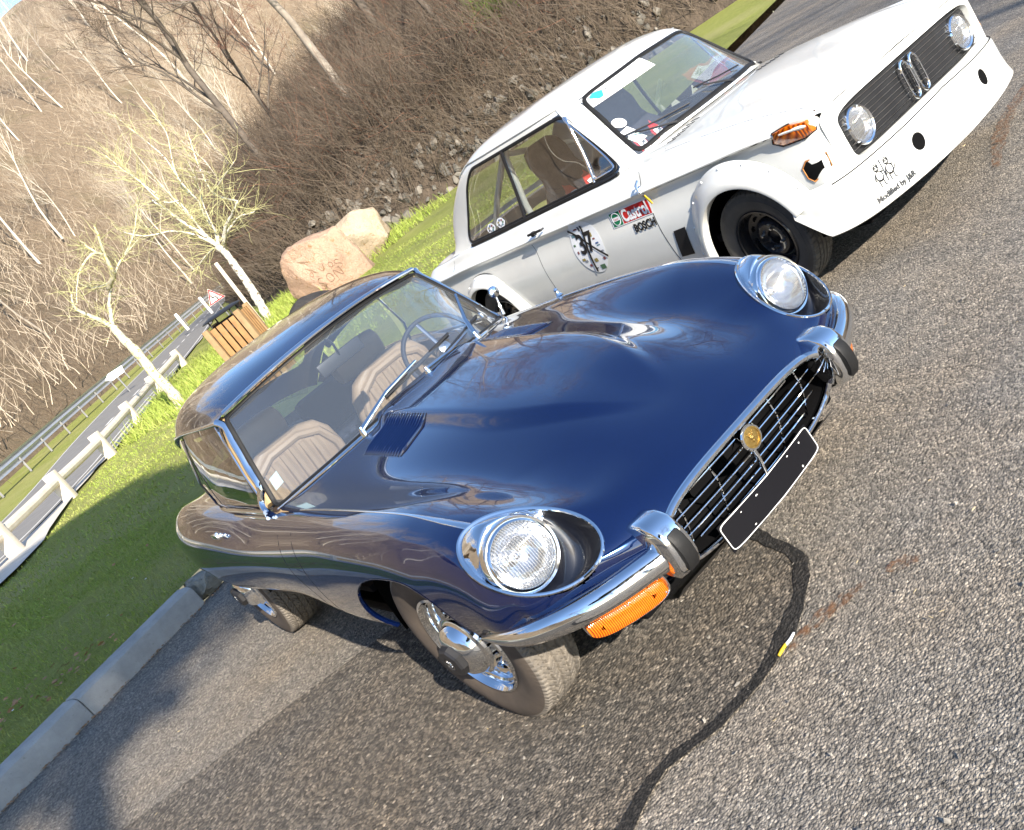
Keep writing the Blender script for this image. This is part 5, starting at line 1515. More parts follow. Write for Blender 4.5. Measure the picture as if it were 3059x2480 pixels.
# door mirror? none is fitted; wheels
def saloon_wheel_parts():
    R = .292; ri = .178
    v, f, mi = make_tyre(R, ri, .084, 1, pattern='block')
    ty = link_mesh('tyre', v, f, [M['rubber_dusty'], M['tread_grey']], None, True, mi, 40)
    rim = MB(); rim.add(lathe([(ri + .002, .066), (ri + .008, .074), (ri + .004, .080), (ri - .006, .078), (ri - .012, .066), (ri - .016, .03), (ri - .022, .008), (ri - .050, -.004), (.112, -.006), (.104, .006), (.096, .020), (.080, .024), (.060, .014), (.040, .010), (.034, -.004), (.001, -.006)], 72))
    ro = rim.build('rim', M['gloss_black'], None)
    hl = MB()
    for k in range(4):
        a = PI / 4 + PI / 2 * k
        hl.add(lathe([(.001, .036), (.007, .034), (.009, .026), (.010, .010)], 8, 'X', (0, math.cos(a) * .055, math.sin(a) * .055)))
    parts = [ty, ro]
    for k in range(4):
        a = PI / 4 + PI / 2 * k + .3
        parts.append(MB().add(lathe([(.001, .036), (.007, .034), (.009, .026), (.010, .008)], 8, 'X', (0, math.cos(a) * .058, math.sin(a) * .058))).build('wheel_nut', M['chrome_worn'], None))
    for k in range(12):
        a = 2 * PI * k / 12
        parts.append(MB().add(tube([(.003, math.cos(a - .10) * .132, math.sin(a - .10) * .132), (.0035, math.cos(a) * .138, math.sin(a) * .138), (.003, math.cos(a + .10) * .132, math.sin(a + .10) * .132)], .008, 6, squash=.4, up=(1, 0, 0))).build('rim_slot', M['void'], None))
    return parts
M['rubber_dusty'] = varied('grey_sidewall', (0.045, 0.042, 0.040), (0.075, 0.070, 0.065), 0.8, 10, .3, 80)
M['gloss_black'] = mat('gloss_black_steel', (0.010, 0.011, 0.014), 0.22, coat=.6)
wp = saloon_wheel_parts()
for (x, y, side) in ((.695, .0, 1), (-.695, .0, -1), (.70, -2.60, 1), (-.70, -2.60, -1)):
    add_wheel(saloon, wp, x, y, .286, side, 0, 'saloon')
for o in wp: bpy.data.objects.remove(o)
TREE1 = [[[-2.93,-19.76,0.14],[-3.02,-19.89,0.65],[-3.02,-20.02,1.0],[-3.08,-20.17,1.52],[-3.08,-20.34,2.02],[-3.1,-20.42,2.26]],[[-3.1,-20.42,2.26],[-3.0,-20.48,2.54],[-2.89,-20.54,2.77],[-2.82,-20.55,2.99],[-2.93,-20.46,3.22]],[[-3.1,-20.42,2.26],[-3.29,-20.6,2.54],[-3.48,-20.78,2.77],[-3.69,-20.92,2.94]],[[-3.52,-20.39,2.94],[-3.59,-20.15,3.0],[-3.65,-19.91,3.05],[-3.67,-19.73,3.19],[-3.71,-19.58,3.46],[-3.77,-19.4,3.7],[-3.85,-19.23,3.98]],[[-3.73,-20.3,3.07],[-3.99,-20.14,3.23],[-4.21,-19.98,3.31],[-4.45,-19.81,3.38]],[[-3.63,-20.34,3.02],[-3.48,-20.87,3.1],[-3.37,-21.43,3.37]],[[-3.89,-20.36,3.52],[-3.74,-20.26,3.63],[-3.48,-20.17,3.59],[-3.17,-20.07,3.41],[-2.79,-19.93,2.99]],[[-3.82,-20.44,3.62],[-3.8,-20.57,3.8],[-3.78,-20.68,3.91]],[[-4.0,-20.18,3.24],[-4.47,-20.34,3.47],[-4.97,-20.55,3.88],[-5.26,-20.83,4.11]]]
TREE2 = [[[-6.89,-24.4,0.27],[-6.97,-24.47,0.61],[-7.08,-24.57,1.08],[-7.17,-24.68,1.56],[-7.23,-24.79,1.97],[-7.28,-24.91,2.4],[-7.26,-25.0,2.61]],[[-7.26,-25.0,2.61],[-7.2,-25.04,2.99],[-7.04,-25.2,3.52],[-6.95,-25.29,3.98],[-6.83,-25.38,4.41]],[[-7.26,-25.0,2.61],[-7.52,-25.22,2.91],[-7.71,-25.59,3.49],[-7.92,-25.87,3.87]],[[-7.4,-24.89,2.57],[-7.54,-24.4,2.86],[-7.71,-23.84,3.02],[-7.84,-23.3,3.18]],[[-7.38,-24.94,2.68],[-7.77,-24.7,2.83],[-8.1,-24.47,2.9],[-8.38,-24.21,2.81],[-8.47,-24.14,2.9]],[[-7.26,-25.0,2.61],[-7.15,-25.47,2.62],[-6.97,-25.96,2.55],[-6.83,-26.41,2.44]],[[-7.26,-25.0,2.61],[-6.99,-25.07,3.18],[-6.58,-25.15,3.56],[-6.07,-25.25,3.79],[-5.73,-25.28,4.14]],[[-7.24,-25.16,3.0],[-7.34,-25.37,3.58],[-7.41,-25.59,4.11]],[[-7.68,-25.16,3.81],[-7.74,-25.63,4.29],[-8.01,-26.09,5.11],[-8.1,-26.59,5.72],[-8.13,-27.15,6.4],[-8.19,-27.68,7.03]],[[-7.37,-25.46,4.1],[-7.08,-25.48,4.23],[-6.96,-25.54,4.82],[-6.82,-25.64,5.47],[-6.72,-25.64,5.93]],[[-8.29,-24.56,3.26],[-8.07,-25.0,3.77],[-8.21,-25.21,4.29],[-8.44,-25.37,4.83],[-8.65,-25.5,5.25],[-8.79,-25.61,5.5]],[[-8.04,-24.9,3.76],[-8.13,-24.05,3.86],[-8.33,-23.14,3.98]],[[-7.68,-25.16,3.81],[-7.71,-25.29,4.62],[-7.93,-25.21,5.17],[-8.16,-25.13,5.74],[-8.14,-25.14,6.11]],[[-6.97,-25.85,4.46],[-7.15,-26.01,4.42],[-7.22,-26.51,5.16],[-7.3,-26.98,5.81]],[[-7.45,-24.98,2.9],[-7.58,-24.67,3.69],[-7.67,-24.26,4.13],[-7.69,-23.91,4.61]]]
# ------------------------------------------------------------ the place: terrain, road, kerb
VF = np.array([-.546, -.838])
def Gz(x, y):
    d = (x - CC[0]) * VF[0] + (y - CC[1]) * VF[1]
    return .2 + np.maximum(0, d - 22) * .019
KE = np.array([.919, .395]); KN = np.array([-.395, .919]); K0 = np.array([1.302, -4.464])
def K(s, t): return K0 + KE * s + KN * t
def polyres(P, n): return curve_pts(np.asarray(P, float), n)

def asphalt(name, a, b, c, coarse, fine, bumpd, seam=False):
    m = mat(name, a, .85, spec=.35)
    t = NT(m); p = t.pos()
    v1 = t.voro(coarse, 'F1'); v2 = t.voro(fine, 'F1'); n1 = t.noise(1.1, 6, .6); n2 = t.noise(14, 6, .65); n3 = t.noise(220, 3, .6)
    grain = t.ramp(v1.outputs['Color'], [(0.0, tuple(x * .45 for x in a)), (.35, a), (.72, b), (1.0, c)])
    edge = t.ramp(v1.outputs['Distance'], [(.0, (1, 1, 1)), (.55, (.85, .85, .85)), (.95, (.38, .38, .38))])
    col = t.mix(1.0, grain, edge, 'MULTIPLY')
    col = t.mix(t.ramp(n1, [(.35, (0, 0, 0)), (.7, (1, 1, 1))]), col, t.mix(1.0, col, (1.22, 1.10, .95), 'MULTIPLY'))
    col = t.mix(t.ramp(n2, [(.45, (0, 0, 0)), (.75, (.5, .5, .5))]), col, tuple(x * .5 for x in a))
    t.color(col)
    h = t.math('ADD', t.math('MULTIPLY', t.math('SUBTRACT', 1.0, v1.outputs['Distance']), 1.0), t.math('MULTIPLY', t.math('SUBTRACT', 1.0, v2.outputs['Distance']), .45))
    h = t.math('ADD', h, t.math('MULTIPLY', n3, .4))
    t.bump(h, 1.0, bumpd)
    return m
M['asphalt'] = asphalt('old_tan_asphalt', (.20, .187, .168), (.34, .31, .27), (.60, .55, .47), 110, 230, .0075)
M['patch'] = asphalt('dark_coarse_asphalt', (.105, .097, .087), (.22, .195, .165), (.46, .41, .345), 82, 180, .010)
M['tar'] = asphalt('tar_seam', (.022, .022, .023), (.040, .038, .037), (.09, .085, .08), 100, 210, .008)
M['road'] = varied('grey_road', (.17, .165, .16), (.22, .215, .205), .9, 3, .3, 60, obj=False)
M['gravel_edge'] = varied('pale_gravel', (.50, .47, .41), (.62, .58, .52), .95, 6, .5, 60, obj=False)
M['paint_line'] = varied('road_paint', (.70, .69, .66), (.60, .59, .56), .8, 8, obj=False)

# car park surface, with the ground under the far car a little higher
def lot_z(x, y): return .055 * sstep(-.95, -1.9, x) * sstep(3.5, .5, y)
ss = np.concatenate([np.linspace(-45, -8, 20), np.linspace(-7.4, 7.4, 75), np.linspace(8, 45, 20)]); tt = np.concatenate([[-.05], np.linspace(.2, 9, 45), np.linspace(10, 60, 14)])
V = []; 
for t_ in tt:
    for s_ in ss:
        x, y = K(s_, t_); V.append((x, y, float(lot_z(x, y))))
n_ = len(ss); F = [(i * n_ + j, i * n_ + j + 1, (i + 1) * n_ + j + 1, (i + 1) * n_ + j) for i in range(len(tt) - 1) for j in range(n_ - 1)]
tag(link_mesh('parking_lot', V, F, M['asphalt'], None, True), kind='structure')
# the darker repair on the near side of the tar line
TAR = [(-.75, -.9), (-.40, -.25), (-.16, .20), (-.074, .50), (.002, .684), (.108, .78), (.198, .821), (.298, .851), (.431, .864), (.562, .851), (.664, .812), (.78, .77), (.90, .775), (1.10, .85), (1.35, 1.02), (1.7, 1.35), (2.6, 2.4), (4, 4)]
tp = polyres(TAR, 160)
jit = np.cumsum(npr.randn(160) * .0016); jit -= np.linspace(0, jit[-1], 160)
edge_ = []; other = []
for i, p in enumerate(tp):
    q = tp[min(i + 1, 159)] - tp[max(i - 1, 0)]; q = q / np.linalg.norm(q); nn = np.array([q[1], -q[0]])
    edge_.append(p + nn * jit[i]); 
    u = i / 159; other.append(np.array([-.75 + 12.75 * u, -.9 - 2.9 * min(1, u * 2.2) + (4 * max(0, u - .5))]))
rows = []
for k in np.linspace(0, 1, 14):
    rows.append([(*(e * (1 - k) + o * k), .004 + float(lot_z(*(e * (1 - k) + o * k)))) for e, o in zip(edge_, other)])
V, F = loft(rows, False)
tag(link_mesh('asphalt_patch', V, [tuple(reversed(f)) for f in F], M['patch'], None, True), kind='structure')
rows = [[], [], [], []]
for i, p in enumerate(edge_):
    q = tp[min(i + 1, 159)] - tp[max(i - 1, 0)]; q = q / np.linalg.norm(q); nn = np.array([q[1], -q[0]])
    w = .021 + .007 * math.sin(i * .31) + .006 * math.sin(i * .83 + 1) + .010 * npr.rand()
    w2 = .021 + .006 * math.sin(i * .41 + 2) + .005 * math.sin(i * 1.13) + .010 * npr.rand()
    for r_, o_, z_ in zip(rows, (-w, -w * .6, w2 * .6, w2), (.0082, .0084, .0084, .0082)):
        pp = p + nn * o_; r_.append((pp[0], pp[1], z_ + float(lot_z(*pp))))
V, F = loft(rows, False)
tag(link_mesh('tar_seam', V, F, M['tar'], None, True), kind='structure')

# grass ground: one sheet to the horizon with the mound behind the kerb
def grassmat():
    m = mat('grass_ground', (.06, .09, .02), .95, spec=.15)
    t = NT(m)
    n = t.noise(.35, 6, .6); n2 = t.noise(9, 8, .7); n3 = t.noise(60, 6, .7)
    c = t.ramp(n2, [(.3, (.17, .20, .045)), (.55, (.30, .33, .075)), (.75, (.46, .44, .15))])
    c2 = t.ramp(n3, [(.3, (.18, .21, .05)), (.7, (.48, .48, .16))])
    c = t.mix(.45, c, c2); c = t.mix(t.ramp(n, [(.45, (0, 0, 0)), (.72, (.8, .8, .8))]), c, t.ramp(n3, [(.3, (.32, .30, .11)), (.7, (.50, .46, .22))]))
    t.color(c); t.bump(n3, 1.0, .04)
    return m
M['grass_ground'] = grassmat()
gs = np.concatenate([np.linspace(-170, -14, 40), np.linspace(-12, 8, 60), np.linspace(10, 60, 16)]); gt = np.concatenate([-np.linspace(.17, 12, 60), -np.linspace(12.6, 60, 50), -np.linspace(64, 150, 20)])
V = []
for t_ in gt:
    for s_ in gs:
        x, y = K(s_, t_); k = min(1, -t_ / 1.2)
        z = float(Gz(x, y)) - .045 * (1 - k) + (.035 * math.sin(x * 1.3 + y * .7) * math.sin(y * .9 - x * .4)) * min(1, -t_ / 2) * max(0, 1 - max(0, -t_ - 8) / 4)
        V.append((x, y, z))
n_ = len(gs); F = [(i * n_ + j + 1, i * n_ + j, (i + 1) * n_ + j, (i + 1) * n_ + j + 1) for i in range(len(gt) - 1) for j in range(n_ - 1)]
F = [tuple(reversed(f)) for f in F]
tag(link_mesh('grass_lawn', V, [tuple(reversed(f)) for f in F], M['grass_ground'], None, True), kind='structure')

GW = [(44, 11), (20, 1), (9, -5.5), (3.4, -10.3), (1.06, -13.52), (-.14, -17.4), (-1.55, -20.88), (-3.2, -25.0), (-5.63, -31.0), (-8.4, -38.6), (-12.7, -50.3), (-17.5, -64), (-26, -84)]
RN = [(44, 8), (20, -2), (9.5, -8), (3.8, -12.6), (.94, -16.02), (-.5, -19.3), (-2.12, -23.3), (-3.77, -27.4), (-5.8, -31.9), (-8.9, -39.4), (-13.1, -51), (-17.9, -64.4), (-26.5, -84.3)]
RF = [(44, 2), (24, -6), (12, -13), (5.5, -18), (1.8, -22), (-.42, -26.8), (-1.9, -31.5), (-3.9, -37.2), (-6.3, -43.4), (-9.6, -51.4), (-14.4, -62.4), (-19, -72.6), (-28, -89)]
RB = [(44, -3), (26, -9), (13, -17.5), (6.5, -23.5), (1.8, -28.8), (-1.5, -35.4), (-2.9, -39), (-6.0, -46.2), (-9.5, -54.0), (-12.6, -60.4), (-16, -67.6), (-19.6, -74.6), (-29, -92)]
def band(A, B, name, m, lift, n=120, cross=6, wob=0.0):
    a, b = polyres(A, n), polyres(B, n)
    rows = []
    for k in np.linspace(0, 1, cross):
        r = []
        for i in range(n):
            p = a[i] * (1 - k) + b[i] * k
            if wob and k in (0, 1): p = p + npr.randn(2) * wob
            r.append((p[0], p[1], float(Gz(p[0], p[1])) + lift))
        rows.append(r)
    V, F = loft(rows, False)
    up = Vector(V[1]) - Vector(V[0]); w = Vector(V[n]) - Vector(V[0])
    if up.cross(w).z < 0: F = [tuple(reversed(f)) for f in F]
    return tag(link_mesh(name, V, F, m, None, True), kind='structure')
band(GW, RN, 'gravel_verge', M['gravel_edge'], .045, wob=.05)
band(RN, RF, 'road', M['road'], .05)
a, b = polyres(RN, 400), polyres(RF, 400)
ln = []
for i in range(0, 398):
    if (i // 4) % 2: continue
    c0 = a[i] * .52 + b[i] * .48; c1 = a[i + 1] * .52 + b[i + 1] * .48; d = (c1 - c0) / np.linalg.norm(c1 - c0); nn = np.array([-d[1], d[0]]) * .06
    ln.append([(*(p), float(Gz(*p)) + .056) for p in (c0 - nn, c0 + nn, c1 + nn, c1 - nn)])
V = [v for q in ln for v in q]; F = [(4 * i, 4 * i + 1, 4 * i + 2, 4 * i + 3) for i in range(len(ln))]
tag(link_mesh('road_marking', V, F, M['paint_line'], None, False), kind='structure')
for fr, nm in ((.035, 'edge_line'), (.965, 'edge_line')):
    band([tuple(p) for p in (a * (1 - fr) + b * fr)[::10]], [tuple(p) for p in (a * (1 - fr - .02) + b * (fr + .02))[::10]], nm, M['paint_line'], .055, cross=2)

# ---- kerb of pale concrete stones, ending in a rough block
def kerbmat():
    m = mat('kerb_concrete', (.36, .36, .34), .9); t = NT(m)
    n = t.noise(6, 8, .65); n2 = t.noise(90, 6, .7)
    c = t.ramp(n, [(.3, (.27, .27, .255)), (.7, (.40, .395, .37))]); c = t.mix(t.ramp(t.noise(28, 6, .7), [(.62, (0, 0, 0)), (.75, (.6, .6, .6))]), c, (.12, .12, .09))
    t.color(c); t.bump(n2, .7, .006); return m
M['kerb'] = kerbmat()
kerb = bpy.data.objects.new('kerb', None); COL.objects.link(kerb); tag(kerb, kind='structure')
def kerb_stone(s0, s1, rough=False):
    prof_ = [(0, -.05), (0, .115), (-.008, .142), (-.030, .160), (-.055, .166), (-.150, .168), (-.163, .158), (-.168, .10), (-.168, -.05)]
    rings = []
    g_ = .004
    for s_ in (s0 + g_, s0 + g_ + .006, s1 - g_ - .006, s1 - g_):
        e = .004 if s_ in (s0 + g_, s1 - g_) else 0
        rings.append([(*K(s_, t_ * (1) - (e if k < 4 else -e if k > 5 else 0)), z_ - (e if 2 < k < 7 else 0)) for k, (t_, z_) in enumerate(prof_)])
    V, F = loft(rings, True, True, True)
    return MB().add((V, [tuple(reversed(f)) for f in F])).build('kerb_stone', M['kerb'], kerb, auto=30)
for k in range(24): kerb_stone(-.62 + k * 1.0, .38 + k * 1.0)
pts = []
for k in range(60):
    s_ = -.86 + rnd.random() * .22; t_ = -.23 + rnd.random() * .26; z_ = rnd.random() * .19
    r = ((s_ + .75) / .13) ** 2 + ((t_ + .10) / .14) ** 2 + ((z_ - .05) / .16) ** 2
    if r > 1.35: continue
    pts.append((*K(s_, t_), z_ - .02))
V, F = hull(pts)
M['rough_stone'] = varied('rough_kerb_block', (.24, .235, .20), (.38, .37, .32), .95, 18, 1.0, 70, obj=False, bdist=.02)
ks = MB().add((V, F)).build('kerb_end_block', M['rough_stone'], kerb, auto=20)
bm = bmesh.new(); bm.from_mesh(ks.data); bmesh.ops.triangulate(bm, faces=bm.faces); bmesh.ops.subdivide_edges(bm, edges=bm.edges, cuts=3, use_grid_fill=True)
for v in bm.verts: v.co += Vector((rnd.uniform(-.006, .006), rnd.uniform(-.006, .006), rnd.uniform(-.006, .006)))
bm.to_mesh(ks.data); bm.free()

# ---- wooded hillside round the far side
def hillmat():
    m = mat('leaf_litter_slope', (.3, .2, .12), 1.0, spec=.1); t = NT(m)
    n = t.noise(.12, 8, .6); n2 = t.noise(1.6, 10, .7); n3 = t.noise(9, 8, .75)
    c = t.ramp(n2, [(.25, (.24, .175, .115)), (.5, (.38, .29, .20)), (.8, (.52, .42, .31))])
    c = t.mix(.5, c, t.ramp(n3, [(.25, (.17, .125, .08)), (.55, (.38, .29, .20)), (.8, (.60, .50, .38))]))
    c = t.mix(t.ramp(n, [(.55, (0, 0, 0)), (.75, (.5, .5, .5))]), c, (.16, .17, .07))
    t.color(c); t.bump(t.math('ADD', n2, t.math('MULTIPLY', n3, .6)), 1.0, .7); return m
M['hill'] = hillmat()
HF = [(70, 80), (62, 40), (52, 8), (30, -9.5), (15, -19), (8, -25), (3.2, -30.2), (.2, -37), (-1.2, -40.5), (-4.2, -47.5), (-7.6, -55), (-10.8, -61.8), (-14.5, -69.5), (-20, -80), (-34, -97), (-62, -108), (-105, -98), (-140, -60), (-150, 0), (-130, 50), (-100, 90)]
hf = polyres(HF, 240)
def hill_h(d, i): 
    return 66 * (1 - np.exp(-d * .0215)) * (1 + .10 * math.sin(i * .11) + .06 * math.sin(i * .31 + 1)) + .25
rows = []
dist = [0, 1.2, 3, 5, 8, 12, 17, 23, 30, 38, 47, 57, 70, 90, 120]
HN = []
for i in range(240):
    q = hf[min(i + 3, 239)] - hf[max(i - 3, 0)]; q /= np.linalg.norm(q); HN.append(np.array([-q[1], q[0]]))
HN = np.array(HN)
c0_ = np.array([0., -5.])
for i in range(240):
    if (hf[i] - c0_) @ HN[i] < 0: HN[i] = -HN[i]
for _ in range(12): HN = (np.roll(HN, 1, 0) + HN + np.roll(HN, -1, 0)) / 3 if _ < 0 else HN
def HP(i, d):
    p = hf[i] + HN[i] * d
    return np.array([p[0], p[1], float(Gz(*hf[i])) + (hill_h(d, i) if d > 0 else -.1) + (.5 * math.sin(p[0] * .35) * math.cos(p[1] * .3) * min(1, d / 10))])
rows = [[tuple(HP(i, d)) for i in range(240)] for d in dist]
V, F = loft(rows, False)
tag(link_mesh('wooded_hillside', V, F, M['hill'], None, True), kind='structure')

# ---- brush bank on the right, a height field
FOOT = np.array([(-17, -62), (-12.2, -44), (-9.9, -34), (-9.5, -29), (-11.4, -25.6), (-13.6, -22.6), (-17, -18.5), (-23, -12), (-30, -3), (-36, 12), (-46, 30), (-70, 30), (-80, -70), (-30, -75)])
bx = np.linspace(-60, -8.5, 130); by = np.linspace(-64, 24, 190)
BXg, BYg = np.meshgrid(bx, by, indexing='ij')
sd_ = -poly_sdf(BXg.ravel(), BYg.ravel(), [tuple(p) for p in FOOT]).reshape(BXg.shape)
def bank_h(sd, x, y):
    n = .25 * np.sin(x * 1.7 + y * .6) * np.sin(y * 1.3 - x * .5) + .12 * np.sin(x * 4.1) * np.cos(y * 3.7)
    up = np.where(sd > 0, 1.35 * np.minimum(sd, 1.7) + .42 * np.maximum(0, np.minimum(sd - 1.7, 8)) + .12 * np.maximum(0, sd - 9.7), sd * 2)
    return up + n * sstep(.2, 2, sd)
BZ = Gz(BXg, BYg) - .05 + bank_h(sd_, BXg, BYg)
V = np.stack([BXg, BYg, BZ], -1).reshape(-1, 3); nY = len(by)
F = [(i * nY + j, (i + 1) * nY + j, (i + 1) * nY + j + 1, i * nY + j + 1) for i in range(len(bx) - 1) for j in range(nY - 1) if max(sd_[i, j], sd_[i + 1, j], sd_[i, j + 1], sd_[i + 1, j + 1]) > -.3]
M['bank'] = varied('dark_leaf_mould', (.055, .042, .030), (.14, .105, .075), 1.0, 2.2, 1.0, 7, obj=False, bdist=.15)
tag(link_mesh('brush_bank', V.tolist(), F, M['bank'], None, True), kind='structure')
def bank_z(x, y):
    sd = -poly_sdf(np.array([x]), np.array([y]), [tuple(p) for p in FOOT])
    return float(Gz(x, y) - .05 + bank_h(sd, np.array([x]), np.array([y]))[0]), float(sd[0])
foot = polyres(FOOT[1:11], 200)

# rubble facing low on the bank: each stone its own piece
rubble = thing('rubble_wall', 'low facing of loose grey-brown rubble stones at the foot of the brush bank', 'stone wall')
M['rubble'] = varied('rubble_stone', (.13, .115, .095), (.27, .245, .21), .95, 3, .8, 20, obj=False, bdist=.03)
M['rubble2'] = varied('dark_rubble_stone', (.085, .078, .068), (.17, .155, .13), .95, 3, .8, 20, obj=False, bdist=.03)
smesh = []
for k in range(10):
    pts = [(rnd.gauss(0, 1), rnd.gauss(0, 1), rnd.gauss(0, 1)) for _ in range(14)]
    pts = [tuple(c / math.sqrt(sum(q * q for q in p)) * f * rnd.uniform(.75, 1.1) for c, f in zip(p, (1, .75, .6))) for p in pts]
    V, F = hull(pts); o = MB().add((V, F)).build('stone', M['rubble'] if k % 3 else M['rubble2'], rubble, smooth=False); smesh.append(o.data); bpy.data.objects.remove(o)
nst = 0
while nst < 296:
    i = rnd.choice((rnd.randint(38, 68), rnd.randint(38, 68), rnd.randint(72, 112))); p = foot[i]; q = foot[i + 1] - foot[i - 1]; q /= np.linalg.norm(q); nn = np.array([q[1], -q[0]])
    x, y = p[0], p[1]
    _, sd = bank_z(x + nn[0] * .3, y + nn[1] * .3)
    if sd < 0: nn = -nn
    dd = rnd.random() ** 1.2 * 1.15; x, y = x + nn[0] * dd + rnd.uniform(-.2, .2), y + nn[1] * dd + rnd.uniform(-.2, .2)
    z, sd = bank_z(x, y)
    if sd < -.15: continue
    o = bpy.data.objects.new('stone', rnd.choice(smesh)); COL.objects.link(o); o.parent = rubble
    o.location = (x, y, z + .03); sc = rnd.uniform(.10, .26); o.scale = (sc, sc, sc); o.rotation_euler = (rnd.uniform(0, 6), rnd.uniform(0, 6), rnd.uniform(0, 6)); nst += 1
# more, smaller stones behind those
mb = MB()
for k in range(600):
    i = rnd.choice((rnd.randint(38, 68), rnd.randint(72, 112))); p = foot[i]; q = foot[i + 1] - foot[i - 1]; q /= np.linalg.norm(q); nn = np.array([q[1], -q[0]])
    _, sd = bank_z(p[0] + nn[0] * .3, p[1] + nn[1] * .3)
    if sd < 0: nn = -nn
    dd = rnd.random() * 1.6 - .1; x, y = p[0] + nn[0] * dd + rnd.uniform(-.2, .2), p[1] + nn[1] * dd + rnd.uniform(-.2, .2)
    z, sd = bank_z(x, y)
    me = rnd.choice(smesh); s_ = rnd.uniform(.05, .13); R_ = Matrix.Rotation(rnd.uniform(0, 6), 3, 'Z') @ Matrix.Rotation(rnd.uniform(0, 6), 3, 'X')
    mb.add(([tuple(R_ @ v.co * s_ + Vector((x, y, z + .02))) for v in me.vertices], [tuple(p_.vertices) for p_ in me.polygons]))
tag(mb.build('small_rubble', M['rubble2'], None, smooth=False), 'small broken stones filling the foot of the brush bank', 'rubble', kind='stuff')

# ---- twig masses (built with numpy: three-sided bent twigs)
def twig_mass(name, bases, dirs, lens, rads, bend, material, segs=4, forks=True):
    B = np.asarray(bases, float); D = np.asarray(dirs, float); D /= np.linalg.norm(D, axis=1, keepdims=True)
    n = len(B); Ls = np.asarray(lens, float)[:, None]; Rr = np.asarray(rads, float)
    A = np.cross(D, npr.randn(n, 3)); A /= np.linalg.norm(A, axis=1, keepdims=True)
    A2 = np.cross(D, A)
    P = []; cur = B.copy(); dcur = D.copy()
    for s_ in range(segs + 1):
        P.append(cur.copy()); dcur = dcur + npr.randn(n, 3) * bend; dcur /= np.linalg.norm(dcur, axis=1, keepdims=True); cur = cur + dcur * Ls / segs
    P = np.stack(P, 1)                                  # n, segs+1, 3
    V = np.zeros((n, segs + 1, 3, 3))
    for k in range(3):
        a = 2 * PI * k / 3; off = A * math.cos(a) + A2 * math.sin(a)
        taper = np.linspace(1, .25, segs + 1)[None, :, None]
        V[:, :, k, :] = P + off[:, None, :] * Rr[:, None, None] * taper
    base = (np.arange(n) * (segs + 1) * 3)[:, None, None]
    s_i = (np.arange(segs) * 3)[None, :, None]; k_i = np.arange(3)[None, None, :]; k2 = (k_i + 1) % 3
    Fq = np.stack([base + s_i + k_i, base + s_i + k2, base + s_i + 3 + k2, base + s_i + 3 + k_i], -1).reshape(-1, 4)
    me = bpy.data.meshes.new(name); Vf = V.reshape(-1, 3)
    me.vertices.add(len(Vf)); me.vertices.foreach_set('co', Vf.ravel())
    me.loops.add(len(Fq) * 4); me.loops.foreach_set('vertex_index', Fq.ravel().astype(np.int32))
    me.polygons.add(len(Fq)); me.polygons.foreach_set('loop_start', (np.arange(len(Fq)) * 4).astype(np.int32)); me.polygons.foreach_set('loop_total', np.full(len(Fq), 4, np.int32))
    me.update(calc_edges=True); me.materials.append(material)
    o = bpy.data.objects.new(name, me); COL.objects.link(o)
    return o, P
M['twig_brown'] = mat('brown_twig', (.115, .082, .056), .9); M['twig_red'] = mat('reddish_bramble', (.26, .12, .075), .85); M['twig_grey'] = mat('grey_brush', (.155, .122, .092), .9)
M['bark_thicket'] = mat('dark_thicket_twig', (.075, .058, .044), .95)
M['twig_pale'] = mat('pale_scrub', (.56, .47, .36), .9); M['twig_green'] = mat('green_broom', (.12, .19, .03), .85)  # scrub colour lightened to stand in for haze over the far hillside
def bank_scatter(n, smin, smax, ymin=-46, ymax=8):
    X = npr.uniform(-40, -9.3, n * 8); Y = npr.uniform(ymin, ymax, n * 8)
    sd = -poly_sdf(X, Y, [tuple(p) for p in FOOT]); k = (sd > smin) & (sd < smax)
    w = npr.rand(len(X)) < np.exp(-np.maximum(0, sd - 3) / 6); k &= w
    X, Y, sd = X[k][:n], Y[k][:n], sd[k][:n]
    return np.stack([X, Y, Gz(X, Y) - .05 + bank_h(sd, X, Y)], 1)
def clump(P, fac=.5):   # modulate density into thickets
    f = np.sin(P[:, 0] * .9 + 1) * np.sin(P[:, 1] * .7) + .5 * np.sin(P[:, 0] * 2.3 + P[:, 1] * 1.9)
    return P[f + npr.randn(len(P)) * .7 > -fac]
Pb_ = clump(bank_scatter(30000, .15, 18), .9); n = len(Pb_)
D = np.stack([npr.randn(n) * .35 + .15, npr.randn(n) * .35 + .1, npr.uniform(.5, 1.1, n)], 1)
o, Pt = twig_mass('dry_brush', Pb_, D, npr.uniform(.9, 2.7, n), npr.uniform(.006, .014, n), .22, M['twig_grey'])
tag(o, 'tangled grey-brown dry brush covering the bank behind the white saloon', 'brush', kind='stuff')
# side twigs from those stems
idx = npr.randint(0, n, 44000); sg = npr.randint(1, 5, 44000); Bs = Pt[idx, sg]
D = (Pt[idx, sg] - Pt[idx, sg - 1]); D /= np.linalg.norm(D, axis=1, keepdims=True); D = D + npr.randn(44000, 3) * .55
o, _ = twig_mass('fine_brush', Bs, D, npr.uniform(.3, 1.0, 44000), npr.uniform(.003, .006, 44000), .25, M['twig_brown'], segs=3)
tag(o, 'fine brown side twigs of the dry brush on the bank', 'brush', kind='stuff')
Pr = bank_scatter(2600, 1.2, 12, -40, 5); n = len(Pr)
D = np.stack([npr.randn(n) * .7 + .2, npr.randn(n) * .7, npr.uniform(.25, .9, n)], 1)
o, _ = twig_mass('bramble_canes', Pr, D, npr.uniform(1.4, 3.2, n), npr.uniform(.006, .012, n), .30, M['twig_red'], segs=7)
tag(o, 'arching reddish bramble canes growing through the brush bank', 'brambles', kind='stuff')
